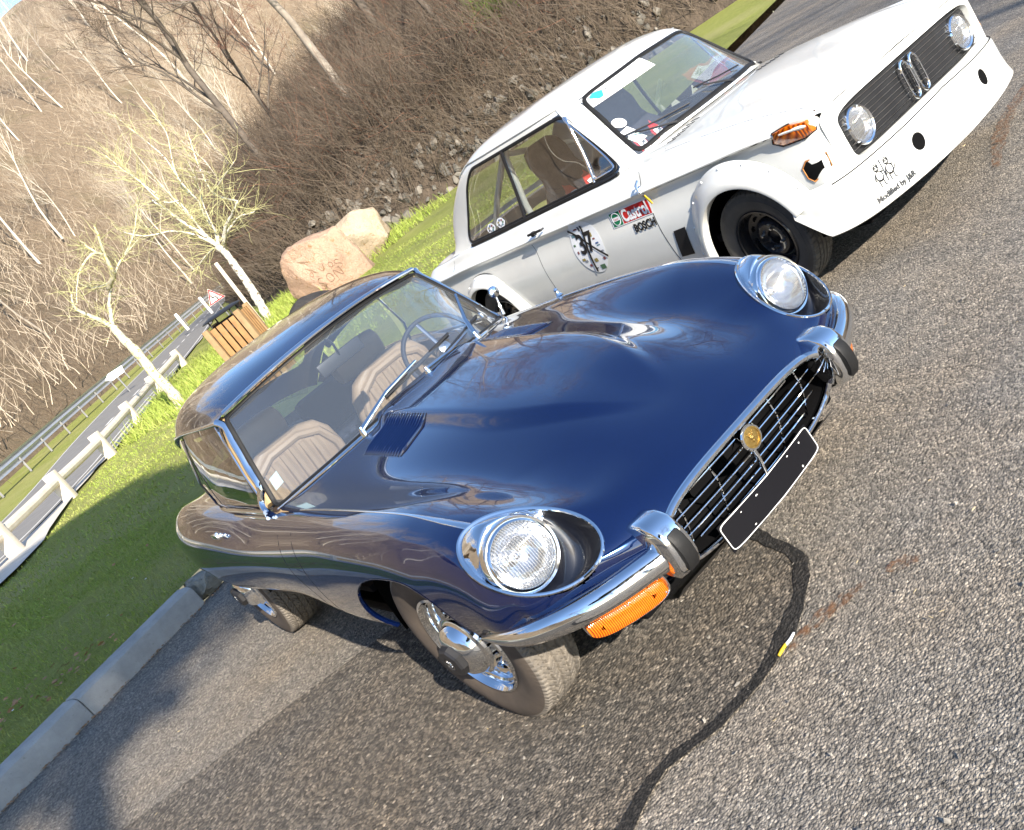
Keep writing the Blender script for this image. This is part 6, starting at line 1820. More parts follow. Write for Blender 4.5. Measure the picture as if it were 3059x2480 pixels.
# dense dark thickets of bushes along the bank
cb = bank_scatter(260, 1.4, 14, -44, 2)
cb = cb[np.sin(cb[:, 0] * .55 + 2) + np.sin(cb[:, 1] * .45) + npr.randn(len(cb)) * .5 > -.1]
n = 60000; kk = npr.randint(0, len(cb), n); rr_ = npr.rand(n) ** .5; d3 = npr.randn(n, 3); d3 /= np.linalg.norm(d3, axis=1, keepdims=True); d3[:, 2] = np.abs(d3[:, 2])
Bt = cb[kk] + d3 * rr_[:, None] * np.array([1.3, 1.3, 1.7]) * (npr.rand(len(cb), 1) * .6 + .7)[kk]
o, _ = twig_mass('dark_thicket', Bt, d3 + npr.randn(n, 3) * .6, npr.uniform(.25, .8, n), npr.uniform(.004, .010, n), .3, M['bark_thicket'], segs=2)
tag(o, 'dark dense thickets among the brush on the bank', 'thicket', kind='stuff')
n = 2600; kk = npr.randint(0, 5, n); cg = np.array([bank_scatter(400, 2, 8, -30, -8)[npr.randint(0, 300)] for _ in range(5)])
o, _ = twig_mass('green_broom_sprays', cg[kk] + npr.randn(n, 3) * [.5, .5, .25] + [0, 0, .5], npr.randn(n, 3) * .5 + [0, 0, 1], npr.uniform(.3, .8, n), npr.uniform(.008, .014, n), .2, M['twig_green'], segs=2)
tag(o, 'sprays of green broom among the dry brush', 'shrub', kind='stuff')
# hillside scrub
n = 34000; I = npr.randint(60, 175, n); dd = npr.rand(n) ** 1.3 * 85 + .5
Ph = np.array([HP(i, d) for i, d in zip(I, dd)]) + np.c_[npr.randn(n, 2) * .6, np.zeros(n)]
D = np.stack([npr.randn(n) * .4, npr.randn(n) * .4, npr.uniform(.5, 1.1, n)], 1)
o, _ = twig_mass('hillside_scrub', Ph, D, npr.uniform(.8, 2.8, n), npr.uniform(.010, .026, n), .25, M['twig_pale'], segs=3)
tag(o, 'pale leafless scrub covering the sunlit hillside beyond the road', 'scrub', kind='stuff')
n = 14000; I = npr.randint(60, 175, n); dd = npr.rand(n) ** 1.5 * 40 + .3
Ph = np.array([HP(i, d) for i, d in zip(I, dd)]) + np.c_[npr.randn(n, 2) * .6, np.zeros(n)]
D = np.stack([npr.randn(n) * .6, npr.randn(n) * .6, npr.uniform(.3, 1.1, n)], 1)
o, _ = twig_mass('hillside_undergrowth', Ph, D, npr.uniform(.6, 2.0, n), npr.uniform(.008, .02, n), .35, M['twig_brown'], segs=3)
tag(o, 'brown undergrowth low on the hillside behind the guard rail', 'undergrowth', kind='stuff')

# ---- trees
def barkmat(name, a, b, sc=3.0, spots=None):
    m = mat(name, a, .9); t = NT(m)
    c = t.ramp(t.noise(sc, 8, .7), [(.35, a), (.65, b)])
    if spots: c = t.mix(t.ramp(t.noise(sc * 2.5, 5, .6), [(.56, (0, 0, 0)), (.62, (1, 1, 1))]), c, spots)
    t.color(c); t.bump(t.noise(sc * 6, 6, .7), .7, .02); return m
M['bark_pale'] = barkmat('pale_lichen_bark', (.38, .34, .25), (.62, .58, .45), 7, (.42, .40, .09))
M['bark_birch'] = barkmat('white_birch_bark', (.50, .47, .40), (.72, .69, .60), 4.0, (.16, .13, .09))
M['bark_grey'] = barkmat('grey_bark', (.20, .17, .14), (.33, .29, .24), 2.0)
M['bark_dark'] = barkmat('dark_bark', (.075, .062, .052), (.15, .125, .10), 2.0)
M['bark_hill'] = barkmat('sunlit_pale_bark', (.42, .37, .30), (.62, .57, .48), 1.2)
M['twig_lichen'] = mat('lichen_twig', (.46, .44, .22), .9)
def grow_tree(h, r, seed, spread=.5, levels=4, lean=(0, 0), nfirst=.35, density=1.0):
    """bare tree: returns stout limbs and fine twigs as two meshes' data"""
    rg = random.Random(seed); limbs = MB(); tw_b = []; tw_d = []; tw_l = []; tw_r = []
    def branch(p, d, L, r0, lev):
        n = 7 if lev == 0 else 5; pts = [p]; rad = [r0]; dd = Vector(d)
        for k in range(n):
            dd = (dd + Vector((rg.gauss(0, .07 + .05 * lev), rg.gauss(0, .07 + .05 * lev), rg.gauss(.03, .05)))).normalized()
            pts.append(pts[-1] + dd * L / n); rad.append(r0 * (1 - (k + 1) / n * (.72 if lev else .80)))
        limbs.add(tube(pts, rad, 7 if lev == 0 else 5 if lev == 1 else 3, cap=False))
        if lev >= levels - 1:
            for k in range(int(5 * density)):
                t = rg.random(); i = min(int(t * n), n - 1); q = pts[i].lerp(pts[i + 1], t * n - i)
                tw_b.append(tuple(q)); tw_d.append((dd.x + rg.gauss(0, .6), dd.y + rg.gauss(0, .6), dd.z + rg.gauss(.1, .5))); tw_l.append(L * rg.uniform(.3, .7)); tw_r.append(max(.006, rad[i] * .5))
            return
        m = int((9 if lev == 0 else 5) * density)
        for k in range(m):
            t = (nfirst + (1 - nfirst) * (k + rg.random()) / m) if lev == 0 else rg.uniform(.25, 1)
            i = min(int(t * n), n - 1); q = pts[i].lerp(pts[i + 1], min(1, t * n - i)); az = rg.uniform(0, 2 * PI)
            side_ = Vector((math.cos(az), math.sin(az), 0)); nd = (dd * rg.uniform(.7, 1.2) + side_ * rg.uniform(spread * .7, spread * 1.6)).normalized()
            branch(q, nd, L * (rg.uniform(.30, .48) if lev == 0 else rg.uniform(.45, .7)), rad[i] * rg.uniform(.45, .6), lev + 1)
    branch(Vector((0, 0, -.2)), Vector((lean[0], lean[1], 1)).normalized(), h, r, 0)
    return limbs, tw_b, tw_d, tw_l, tw_r
def tree_proto(h, r, seed, bark, twig, **kw):
    limbs, b, d, l, rr = grow_tree(h, r, seed, **kw)
    t = limbs.build('trunk', bark, None, auto=None)
    c, _ = twig_mass('crown', b, d, l, rr, .2, twig, segs=3)
    return t, c
def place_tree(proto, name, label, loc, group=None, rz=0, sc=1, tilt=(0, 0)):
    r = thing(name, label, 'tree', loc, group); r.rotation_euler = (tilt[0], tilt[1], rz); r.scale = (sc, sc, sc)
    for src in proto:
        c = src.copy(); COL.objects.link(c); c.parent = r
    return r
protos = [tree_proto(h, r, s_, M[b], M[tw], spread=sp, levels=4, nfirst=nf) for h, r, s_, b, tw, sp, nf in
          ((13, .13, 1, 'bark_hill', 'twig_pale', .35, .35), (11, .11, 2, 'bark_hill', 'twig_pale', .4, .45), (15, .15, 3, 'bark_hill', 'twig_pale', .3, .5), (9, .09, 4, 'bark_grey', 'twig_grey', .5, .3), (12, .10, 5, 'bark_grey', 'twig_pale', .35, .4))]
k_ = 0
for i in range(58, 178, 1):
    for rep in range(3 if i < 150 else 1):
        if rnd.random() < .30 or k_ > 200: continue
        d = 1.5 + rnd.random() ** 1.4 * 46
        p = HP(min(239, max(0, i)), d); k_ += 1
        place_tree(protos[rnd.choice((0, 0, 1, 1, 2, 3, 4))], 'bare_tree', 'leafless pale-trunked tree standing in the woodland on the sunlit hillside', tuple(p + np.array([rnd.uniform(-.8, .8), rnd.uniform(-.8, .8), -.1])), 'bare trees on the wooded hillside', rnd.uniform(0, 6.28), rnd.uniform(.6, 1.15))
for i in list(range(6, 58, 3)) + list(range(178, 236, 3)):
    p = HP(i, 2 + rnd.random() * 25)
    place_tree(protos[rnd.choice((0, 1, 2, 3, 4))], 'bare_tree', 'leafless pale-trunked tree standing in the woodland on the sunlit hillside', tuple(p), 'bare trees on the wooded hillside', rnd.uniform(0, 6.28), rnd.uniform(.7, 1.15))
for k in range(55):
    i = rnd.randint(92, 172); p = HP(i, rnd.uniform(48, 112))
    place_tree(protos[rnd.choice((0, 1, 2, 4))], 'bare_tree', 'leafless pale-trunked tree standing in the woodland on the sunlit hillside', tuple(p + np.array([0, 0, -.2])), 'bare trees on the wooded hillside', rnd.uniform(0, 6.28), rnd.uniform(.8, 1.2))
# trees on the brush bank: darker, nearer, reaching over the cars
bprot = [tree_proto(h, r, s_, M[b], M[tw], spread=sp, levels=4, nfirst=nf, density=1.25) for h, r, s_, b, tw, sp, nf in
         ((12, .15, 11, 'bark_dark', 'twig_brown', .6, .25), (14, .17, 12, 'bark_grey', 'twig_brown', .55, .3), (10, .12, 13, 'bark_dark', 'twig_red', .7, .2))]
BT = [(-12.3, -31.5, 0, 1.0, 'slim dark tree leaning over the brush at the bank left end', (0.10, .05)), (-14.5, -28.2, 1, .9, 'grey tree with crooked limbs among the brush on the bank', (0, 0)), (-17, -25, 2, 1.0, 'reddish bushy tree high on the bank above the boulders', (0, 0)),
      (-19.5, -21, 1, 1.1, 'tall grey tree on the bank behind the white saloon roof', (0, 0)), (-22, -16.5, 0, 1.05, 'dark spreading tree on the bank beyond the white saloon windscreen', (0, 0)), (-27, -11, 1, 1.1, 'grey tree on the bank beyond the white saloon bonnet', (0, 0)),
      (-31, -5, 2, 1.2, 'reddish tree on the bank beyond the white saloon nose', (0, 0)), (-24, -24, 1, 1.3, 'tall grey tree at the back of the brush bank', (0, 0)), (-15, -35, 2, .8, 'small reddish tree at the far left end of the bank', (0, 0)), (-18, -30, 0, 1.15, 'dark tree standing behind the crooked grey tree on the bank', (0, 0))]
for x, y, k, sc, lb, tilt in BT:
    z, _ = bank_z(x, y); place_tree(bprot[k], 'bank_tree', lb, (x, y, z - .1), 'trees on the brush bank', rnd.uniform(0, 6), sc, tilt)
# trees on the sunny side behind the photographer: they dapple the tarmac and shade the kerb
FT = [(-9, 17, 1, 1.0), (-3.0, 21, 0, 1.1), (9.0, 18, 1, .95), (14, 12, 2, 1.1)]
for x, y, k, sc in FT:
    place_tree(bprot[k], 'car_park_tree', 'bare tree at the car park edge, %s' % {-9: 'furthest from the kerb', -3.0: 'opposite the white saloon nose', 9.0: 'nearest the dark evergreen', 14: 'nearest the kerb'}[x], (x, y, 0), 'trees at the sunny edge of the car park', rnd.uniform(0, 6), sc)
M['evergreen'] = varied('dark_evergreen_leaf', (.030, .050, .016), (.06, .085, .025), .8, 2)
def leaf_cloud(name, centers, n, size, material, parent=None, flat=.0):
    C_ = np.array([c[:3] for c in centers]); Rr = np.array([c[3] for c in centers]); w = Rr ** 2 / (Rr ** 2).sum()
    k = npr.choice(len(C_), n, p=w); d = npr.randn(n, 3); d /= np.linalg.norm(d, axis=1, keepdims=True); rad = npr.rand(n, 1) ** .4 * Rr[k][:, None]
    P = C_[k] + d * rad * [1, 1, .8]
    a = npr.randn(n, 3); a /= np.linalg.norm(a, axis=1, keepdims=True); b = np.cross(a, npr.randn(n, 3)); b /= np.linalg.norm(b, axis=1, keepdims=True)
    s_ = (size * npr.uniform(.6, 1.4, n))[:, None]
    V = np.stack([P - a * s_, P + b * s_ * .5, P + a * s_, P - b * s_ * .5], 1).reshape(-1, 3)
    F = (np.arange(n)[:, None] * 4 + np.arange(4)[None]).tolist()
    return link_mesh(name, V.tolist(), F, material, parent, False)
ev = thing('evergreen_tree', 'tall dark evergreen beyond the car park that shades the kerb and lawn', 'tree', (4.3, 15.5, 0))
cr_ = leaf_cloud('crown', [(0, 0, 11.0, 2.4), (1.7, .3, 10.5, 2.0), (-1.9, 0, 10.9, 1.8), (.3, .5, 12.8, 1.9), (3.2, 0, 11.1, 2.0), (5.2, 0, 10.5, 2.0), (7.0, 0, 10.9, 1.9), (4.2, .4, 12.6, 1.6)], 44000, .13, M['evergreen'], ev)
MB().add(tube([(0, 0, -.1), (.1, 0, 4), (0, .1, 8), (.1, 0, 12)], [.28, .22, .16, .08], 10)).build('trunk', M['bark_dark'], ev)

# ---- the two pollarded trees on the lawn, built limb by limb
def limb_tree(name, label, L, r0, bark, twig_m, seed, nt, tl):
    rg = np.random.RandomState(seed); base = np.array(L[0][0]); root = thing(name, label, 'tree', tuple(base))
    mb = MB(); tb, td, tln, tr = [], [], [], []
    for i, l in enumerate(L):
        P = np.array(l) - base
        if i == 0: P[0, 2] -= .15
        k = max(6, int(len(P) * 4)); Q = curve_pts(P, k); d = np.linalg.norm(Q[-1] - Q[0])
        if i == 0: R_ = np.linspace(r0 * 1.12, r0 * .78, k); R_[0] *= 1.3
        else:
            hgt = Q[0, 2]; rr = r0 * (.55 if i < 4 else .30 if i < 8 else .20); R_ = np.linspace(rr, rr * .35, k)
        R_ = R_ * (1 + rg.randn(k) * .07); Q = Q + rg.randn(*Q.shape) * r0 * (.04 if i else .02)
        mb.add(tube([tuple(q) for q in Q], list(R_), 9 if i == 0 else 6, cap=i > 0))
        if i == 0:      # knobs where shoots were cut
            continue
        for _ in range(nt):
            t = rg.rand(); j = min(int(t * (k - 1)), k - 2); q = Q[j] * (1 - (t * (k - 1) - j)) + Q[j + 1] * (t * (k - 1) - j); dr = Q[min(j + 1, k - 1)] - Q[j]; dr /= np.linalg.norm(dr) + 1e-9
            tb.append(q); td.append(dr * .8 + rg.randn(3) * .7 + [0, 0, .2]); tln.append(tl * rg.uniform(.3, 1.1)); tr.append(rg.uniform(.006, .013))
    mb.build('trunk', bark, root, auto=None)
    o, Pt = twig_mass('crown', tb, td, tln, tr, .22, twig_m, segs=4); o.parent = root
    n = len(tb); ii = npr.randint(0, n, n * 2); sg = npr.randint(1, 5, n * 2)
    D = (Pt[ii, sg] - Pt[ii, sg - 1]) ; D /= np.linalg.norm(D, axis=1, keepdims=True) + 1e-9
    o2, _ = twig_mass('fine_twigs', Pt[ii, sg], D + npr.randn(n * 2, 3) * .6, npr.uniform(.1, .35, n * 2), npr.uniform(.004, .007, n * 2), .25, twig_m, segs=2); o2.parent = root; tag(o2, kind='stuff')
    return root
limb_tree('pollarded_tree', 'stout pale pollarded tree with forked lichened limbs, nearest the road barrier', TREE1, .105, M['bark_pale'], M['twig_lichen'], 5, 20, .55)
limb_tree('young_tree', 'slim white-barked tree with a fan of long lichened shoots beside the timber stake', TREE2, .108, M['bark_birch'], M['twig_lichen'], 6, 34, 1.1)
# ------------------------------------------------------------ things on the lawn and by the road
M['timber'] = varied('golden_timber', (.34, .19, .075), (.24, .125, .05), .7, 9, .4, 60)
M['timber_grey'] = varied('weathered_timber', (.24, .15, .075), (.32, .21, .11), .85, 9, .4, 60)
M['pale_wood'] = varied('bleached_log', (.60, .53, .42), (.72, .65, .54), .9, 5, .4, 40)
# stake by the young tree
bs = Vector(TREE2[0][0]); g0 = float(Gz(bs.x, bs.y))
st = MB().add(tube([(0, 0, -.2), (-.02, .0, .9), (-.05, .02, 2.02)], [.055, .052, .050], 12)).build('timber_stake', M['pale_wood'], None)
st.location = (-6.50, -23.72, .25); tag(st, 'round pale timber stake driven in beside the slim white-barked tree', 'stake')

# slatted litter bin
e1 = Vector((-2.844 + 2.338, -12.019 + 12.349, 0)); wbin = e1.length; e1.normalize(); e2 = Vector((e1.y, -e1.x, 0))
if e2.y > 0: e2 = -e2            # away from the camera
P0b = Vector((-2.338, -12.349, .18)); ctr = P0b + e1 * wbin / 2 + e2 * wbin / 2
lb = thing('litter_bin', 'square litter bin of upright tan timber slats with a black lid, on the lawn', 'litter bin', tuple(ctr))
ang = math.atan2(e1.y, e1.x); lb.rotation_euler = (0, 0, ang); H_ = 1.14; hw_ = wbin / 2
for sx in (-1, 1):
    for sy in (-1, 1):
        MB().add(box(sx * (hw_ - .04), sy * (hw_ - .04), H_ / 2, .085, .085, H_, .012)).build('corner_post', M['timber_grey'], lb)
for face in range(4):
    R_ = Matrix.Rotation(face * PI / 2, 4, 'Z')
    for k in range(4):
        x = -hw_ + .145 + (2 * hw_ - .29) * k / 3
        MB().add(xf(box(x, -hw_ + .022, H_ / 2 - .01, .082, .024, H_ - .06, .005), R_)).build('slat', M['timber'], lb)
    for z in (.16, H_ - .16):
        MB().add(xf(box(0, -hw_ + .045, z, 2 * hw_ - .16, .018, .05), R_)).build('steel_band', M['black'], lb)
MB().add(lathe([(.001, .12), (hw_ - .09, .12), (hw_ - .085, H_ - .02)], 32, 'Z')).build('bin_liner', M['void'], lb)
MB().add(lathe([(.001, H_ + .115), (.20, H_ + .108), (.295, H_ + .085), (.315, H_ + .068), (.31, H_ + .060), (.20, H_ + .055), (.001, H_ + .055)], 48, 'Z')).build('lid', M['black'], lb)
for k in range(4):
    a = PI / 4 + k * PI / 2
    MB().add(tube([(.25 * math.cos(a), .25 * math.sin(a), H_ - .03), (.25 * math.cos(a), .25 * math.sin(a), H_ + .075)], .012, 8)).build('lid_strut', M['black'], lb)

# boulders
def rockmat(name, a, b, lich):
    m = mat(name, a, .95, spec=.2); t = NT(m); t.pos(True)
    c = t.ramp(t.noise(2.2, 10, .65), [(.3, a), (.7, b)]); c = t.mix(t.ramp(t.noise(7, 8, .7), [(.58, (0, 0, 0)), (.68, (.85, .85, .85))]), c, lich)
    c = t.mix(t.ramp(t.noise(40, 6, .7), [(.3, (0, 0, 0)), (.8, (.35, .35, .35))]), c, tuple(x * .4 for x in a))
    t.color(c); t.bump(t.math('ADD', t.noise(6, 10, .7), t.math('MULTIPLY', t.noise(30, 6, .7), .4)), 1.0, .09); return m
M['sandstone'] = rockmat('pink_sandstone', (.42, .27, .19), (.56, .40, .29), (.30, .17, .06)); M['sandstone2'] = rockmat('buff_sandstone', (.48, .37, .26), (.62, .51, .38), (.42, .22, .04))
M['darkrock'] = rockmat('dark_basalt', (.055, .05, .048), (.11, .10, .095), (.16, .15, .12))
def boulder(name, label, loc, size, mat_, seed, rz=0, cuts=4, strata=None):
    rg = random.Random(seed); pts = []
    for _ in range(34):
        v = Vector((rg.gauss(0, 1), rg.gauss(0, 1), rg.gauss(0, 1))).normalized()
        m_ = max(abs(v.x), abs(v.y), abs(v.z)); v = v * ((1 / m_) * .55 + .45) * rg.uniform(.80, 1.0)
        pts.append((v.x * size[0], v.y * size[1], v.z * size[2]))
    V, F = hull(pts); me = bpy.data.meshes.new(name); me.from_pydata(V, [], F)
    bm = bmesh.new(); bm.from_mesh(me); bmesh.ops.triangulate(bm, faces=bm.faces); bmesh.ops.bevel(bm, geom=list(bm.edges), offset=min(size) * .04, segments=1, affect='EDGES'); bmesh.ops.triangulate(bm, faces=bm.faces)
    bmesh.ops.subdivide_edges(bm, edges=[e for e in bm.edges if e.calc_length() > .18], cuts=cuts, use_grid_fill=True)
    bmesh.ops.triangulate(bm, faces=bm.faces)
    for v in bm.verts:
        p = v.co; d = .035 * math.sin(p.x * 5.1 + seed) * math.sin(p.z * 6.3 + 1) + .02 * math.sin(p.y * 11 + p.z * 9) + rg.uniform(-.008, .008)
        if strata:      # cracks running down the face
            for c_ in strata:
                q = abs(p.x - c_ - .10 * p.z); d -= .07 * max(0, 1 - q / .05)
        v.co += p.normalized() * d
    bm.to_mesh(me); bm.free(); me.materials.append(mat_); me.polygons.foreach_set('use_smooth', [True] * len(me.polygons)); me.set_sharp_from_angle(angle=math.radians(30))
    o = bpy.data.objects.new(name, me); COL.objects.link(o); o.location = loc; o.rotation_euler = (0, 0, rz); return tag(o, label, 'boulder')
def pix(u, v, D):      # a place seen along the photograph's own line of sight, used only to survey positions
    r = np.array(CR).T @ np.array([(u - 1999.841) / 3091.474, (v - 1079.654) / 3091.474, 1.0]); return np.array(CC) + r * D
p = pix(1022, 845, 23.5); big = boulder('carved_boulder', 'large pinkish sandstone boulder with rough letters cut in its face, beside the brush bank', (p[0], p[1], .75), (1.15, .75, .95), M['sandstone'], 4, math.radians(-33), strata=(-.55, .28))
p2 = pix(1112, 752, 25.5); boulder('lichened_boulder', 'rounded buff boulder with orange lichen just behind the carved one', (p2[0], p2[1], .72), (.74, .66, .84), M['sandstone2'], 9, math.radians(-40))
p3 = pix(925, 915, 19.5); boulder('dark_boulder', 'low dark brown boulder half hidden by the blue roof', (p3[0], p3[1], .36), (.75, .5, .42), M['darkrock'], 12, .4)
# letters cut into the big stone: thin dark grooves on its near face
bpy.context.view_layer.update()
dep = bpy.context.evaluated_depsgraph_get()
M['groove_stone'] = mat('cut_groove', (.25, .155, .105), 1.0)
inv = big.matrix_world.inverted(); org = inv @ Vector(CC)
ax = (inv.to_3x3() @ Vector((-.838, .546, 0))).normalized(); azv = Vector((0, 0, 1))
def on_rock(u, w):
    tgt = ax * u + azv * w; d = (tgt - org).normalized(); ok, loc, nr, _ = big.ray_cast(org, d)
    return loc + nr * .006 if ok else None
GL = [[(.17, .10), (.10, .14), (.04, .08), (.10, .02), (.16, -.05), (.09, -.12), (.02, -.08)], [(.32 + .075 * math.cos(a), .02 + .10 * math.sin(a)) for a in np.linspace(0, 6.28, 12)], [(.46, -.10), (.47, .12), (.60, -.08), (.61, .13)],
      [(.50 + .05 * math.cos(a), .25 + .06 * math.sin(a)) for a in np.linspace(0, 6.28, 10)], [(.22, .34), (.30, .22), (.36, .36)], [(.70, .24), (.63, .28), (.60, .22), (.66, .18), (.72, .12), (.64, .07)], [(-.02, .30), (.02, .24), (.06, .30), (.02, .34), (-.02, .30)]]
for g_ in GL:
    pts = [q for q in (on_rock(u - .45, w - .22) for u, w in curve_pts(g_, 14)) if q]
    if len(pts) > 3: MB().add(tube(pts, .013, 4, squash=.5)).build('carved_letter', M['groove_stone'], big)

# timber barrier along the lawn's far edge
bar = thing('timber_barrier', 'low barrier of pale square posts and thick log rails along the lawn edge', 'barrier')
BP = [(4.2, -10.6), (2.3, -12.6), (1.05, -14.9), (-.18, -17.71), (-1.50, -20.7), (-2.82, -23.9), (-4.35, -27.6), (-6.3, -32.2)]
for k, (x, y) in enumerate(BP):
    z = float(Gz(x, y)); a = math.atan2(-3.0, -1.4)
    MB().add(xf(box(0, 0, .26, .20, .20, .64, .02), Matrix.Translation((x, y, z)) @ Matrix.Rotation(a, 4, 'Z'))).build('post', M['pale_wood'], bar)
    if k < len(BP) - 1:
        x2, y2 = BP[k + 1]; z2 = float(Gz(x2, y2)); 
        MB().add(tube([(x, y, z + .40), ((x + x2) / 2, (y + y2) / 2, (z + z2) / 2 + .395), (x2, y2, z2 + .40)], .085, 10)).build('rail', M['pale_wood'], bar)
# steel guard rail beyond the road
M['galv'] = varied('galvanised_steel', (.50, .52, .54), (.62, .64, .66), .45, 4, metal=.7)
M['steel_dark'] = varied('weathered_steel', (.14, .14, .14), (.20, .20, .20), .7, 6)
grl = thing('guard_rail', 'long galvanised steel guard rail on posts on the far side of the road', 'guard rail')
rb = polyres(RB[1:], 70)
beam = [(p[0], p[1], float(Gz(*p)) + .62) for p in rb]
prof_ = [(-.02, -.19), (.04, -.13), (.04, -.07), (-.02, 0), (.04, .07), (.04, .13), (-.02, .19)]
rows = []
for i, p in enumerate(beam):
    q = rb[min(i + 1, 69)] - rb[max(i - 1, 0)]; q /= np.linalg.norm(q); nn = np.array([-q[1], q[0]])
    rows.append([(p[0] + nn[0] * o_, p[1] + nn[1] * o_, p[2] + h_) for o_, h_ in prof_] + [(p[0] + nn[0] * (o_ - .006), p[1] + nn[1] * (o_ - .006), p[2] + h_) for o_, h_ in prof_[::-1]])
V, F = loft(rows, True); MB().add((V, F)).build('beam', M['galv'], grl)
for i in range(0, 70, 2):
    p = beam[i]; MB().add(box(p[0], p[1], p[2] - .32, .06, .06, .56)).build('post', M['steel_dark'], grl)
# bends-ahead warning sign, seen edge of road
M['sign_white'] = mat('sign_white', (.82, .82, .80), .4); M['sign_red'] = mat('sign_red', (.50, .02, .03), .4); M['sign_back'] = mat('sign_grey', (.35, .36, .37), .4, .6)
sp_ = pix(640, 888, 40); sg = thing('warning_sign', 'triangular red-edged white bends-ahead sign on a grey post by the road', 'road sign', (sp_[0], sp_[1], float(Gz(sp_[0], sp_[1]))))
fwd = Vector((CC[0] - sp_[0], CC[1] - sp_[1], 0)).normalized(); sg.rotation_euler = (0, 0, math.atan2(fwd.y, fwd.x) - PI / 2)
zc_ = sp_[2] - sg.location.z
tri = lambda r, y: [(r * math.sin(a), y, zc_ + r * math.cos(a)) for a in (0, 2 * PI / 3, 4 * PI / 3)]
MB().add(loft([tri(.40, -.01), tri(.40, .01)], True, True, True)).build('sign_plate', M['sign_white'], sg, smooth=False)
MB().add(loft([tri(.38, .012), tri(.38, .016), tri(.285, .016)], True)).build('red_border', M['sign_red'], sg, smooth=False)
MB().add(tube([(-.07, .018, zc_ - .14), (-.07, .018, zc_ + .0), (.07, .018, zc_ + .02), (.07, .018, zc_ + .13)], .022, 4)).build('bend_arrow', M['ink'], sg, smooth=False)
MB().add(tube([(0, -.02, 0), (0, -.02, zc_ + .3)], .03, 8)).build('post', M['sign_back'], sg)
sp_ = pix(343, 1118, 37.5); zc2 = sp_[2] - float(Gz(sp_[0], sp_[1]))
s2 = thing('direction_board', 'plain white pointed direction board standing behind the guard rail', 'road sign', (sp_[0], sp_[1], float(Gz(sp_[0], sp_[1]))), rotz=math.atan2(CC[1] - sp_[1], CC[0] - sp_[0]) - PI / 2)
pl = [(-.36, .12), (.18, .14), (.40, .0), (.18, -.14), (-.30, -.12)]
MB().add(loft([[(x, -.012, zc2 + z) for x, z in pl], [(x, .012, zc2 + z) for x, z in pl]], True, True, True)).build('board', M['sign_white'], s2, smooth=False)
MB().add(tube([(0, -.03, 0), (0, -.03, zc2 + .1)], .03, 8)).build('post', M['sign_back'], s2)
for (u, v_), lb_ in (((543, 963), 'white marker post behind the guard rail left of the warning sign'), ((607, 904), 'white marker post just under the warning sign')):
    q = pix(u, v_, 52); z0 = float(Gz(q[0], q[1])); o = MB().add(box(0, 0, .5, .14, .14, 1.0, .02)).add(box(0, 0, .84, .145, .145, .10)).build('marker_post', M['sign_white'], None); o.location = (q[0], q[1], z0 + .2); tag(o, lb_, 'marker post')

# ---- grass blades near the camera side of the lawn, then looser further off
M['blade'] = mat('grass_blade', (.09, .15, .022), .7, spec=.3)
_t = NT(M['blade']); _oi = _t.noise(1.3, 4); _n2 = _t.noise(30, 3)
_c = _t.ramp(_n2, [(.3, (.15, .21, .035)), (.6, (.28, .35, .06)), (.8, (.50, .47, .16))]); _t.color(_t.mix(_t.ramp(_oi, [(.5, (0, 0, 0)), (.75, (.7, .7, .7))]), _c, (.40, .37, .14)))
_t.b.inputs['Subsurface Weight'].default_value = 0.0
def blades(name, n, s0, s1, t0, t1, h0, h1, w, label, dens=1.0, lean=.5):
    s_ = npr.uniform(s0, s1, n); t_ = -(t0 + (t1 - t0) * npr.rand(n) ** dens)
    X = K0[0] + KE[0] * s_ + KN[0] * t_; Y = K0[1] + KE[1] * s_ + KN[1] * t_
    f = np.sin(X * 3.1 + Y * 1.7) * np.sin(Y * 2.3 - X) + .6 * np.sin(X * 7 + 2) * np.sin(Y * 6.1)
    k = (f + npr.randn(n) * .6 > -.75); X, Y, t_ = X[k], Y[k], t_[k]
    gwx = np.interp(-Y, [-q[1] for q in GW], [q[0] for q in GW]); k = X < gwx - .12; X, Y, t_ = X[k], Y[k], t_[k]; n = len(X)
    Z = Gz(X, Y) - .045 * (1 - np.minimum(1, -t_ / 1.2)) + .035 * np.sin(X * 1.3 + Y * .7) * np.sin(Y * .9 - X * .4) * np.minimum(1, -t_ / 2) * np.maximum(0, 1 - np.maximum(0, -t_ - 8) / 4)
    B = np.stack([X, Y, Z - .005], 1); a = npr.uniform(0, 2 * PI, n); hd = np.stack([np.cos(a), np.sin(a), np.zeros(n)], 1); h = npr.uniform(h0, h1, n)[:, None]
    le = npr.randn(n, 2) * lean; up = np.concatenate([le, np.ones((n, 1))], 1); up /= np.linalg.norm(up, axis=1, keepdims=True)
    mid = B + up * h * .55; tip = B + up * h + np.concatenate([le, -np.abs(le[:, :1])], 1) * h * .5
    ww = (w * npr.uniform(.6, 1.3, n))[:, None]
    V = np.stack([B - hd * ww, B + hd * ww, mid + hd * ww * .75, mid - hd * ww * .75, tip], 1).reshape(-1, 3)
    i0 = np.arange(n)[:, None] * 5
    Fq = (i0 + np.array([[0, 1, 2, 3]])).tolist() + (i0 + np.array([[3, 2, 4]])).tolist()
    return tag(link_mesh(name, V.tolist(), Fq, M['blade'], None, False), label, 'grass', kind='stuff')
blades('near_grass', 90000, -2.6, 3.0, .18, 5.5, .02, .055, .0022, 'short shaded green turf right behind the kerb', 1.0)
blades('lawn_grass', 120000, -15, 7, 3.0, 22, .03, .07, .006, 'sunlit yellow-green turf of the lawn', 1.0)
blades('long_grass', 12000, -19, -9.0, 10.5, 19.5, .12, .45, .010, 'bright green long grass at the bank foot behind the white saloon', 1.0, .35)
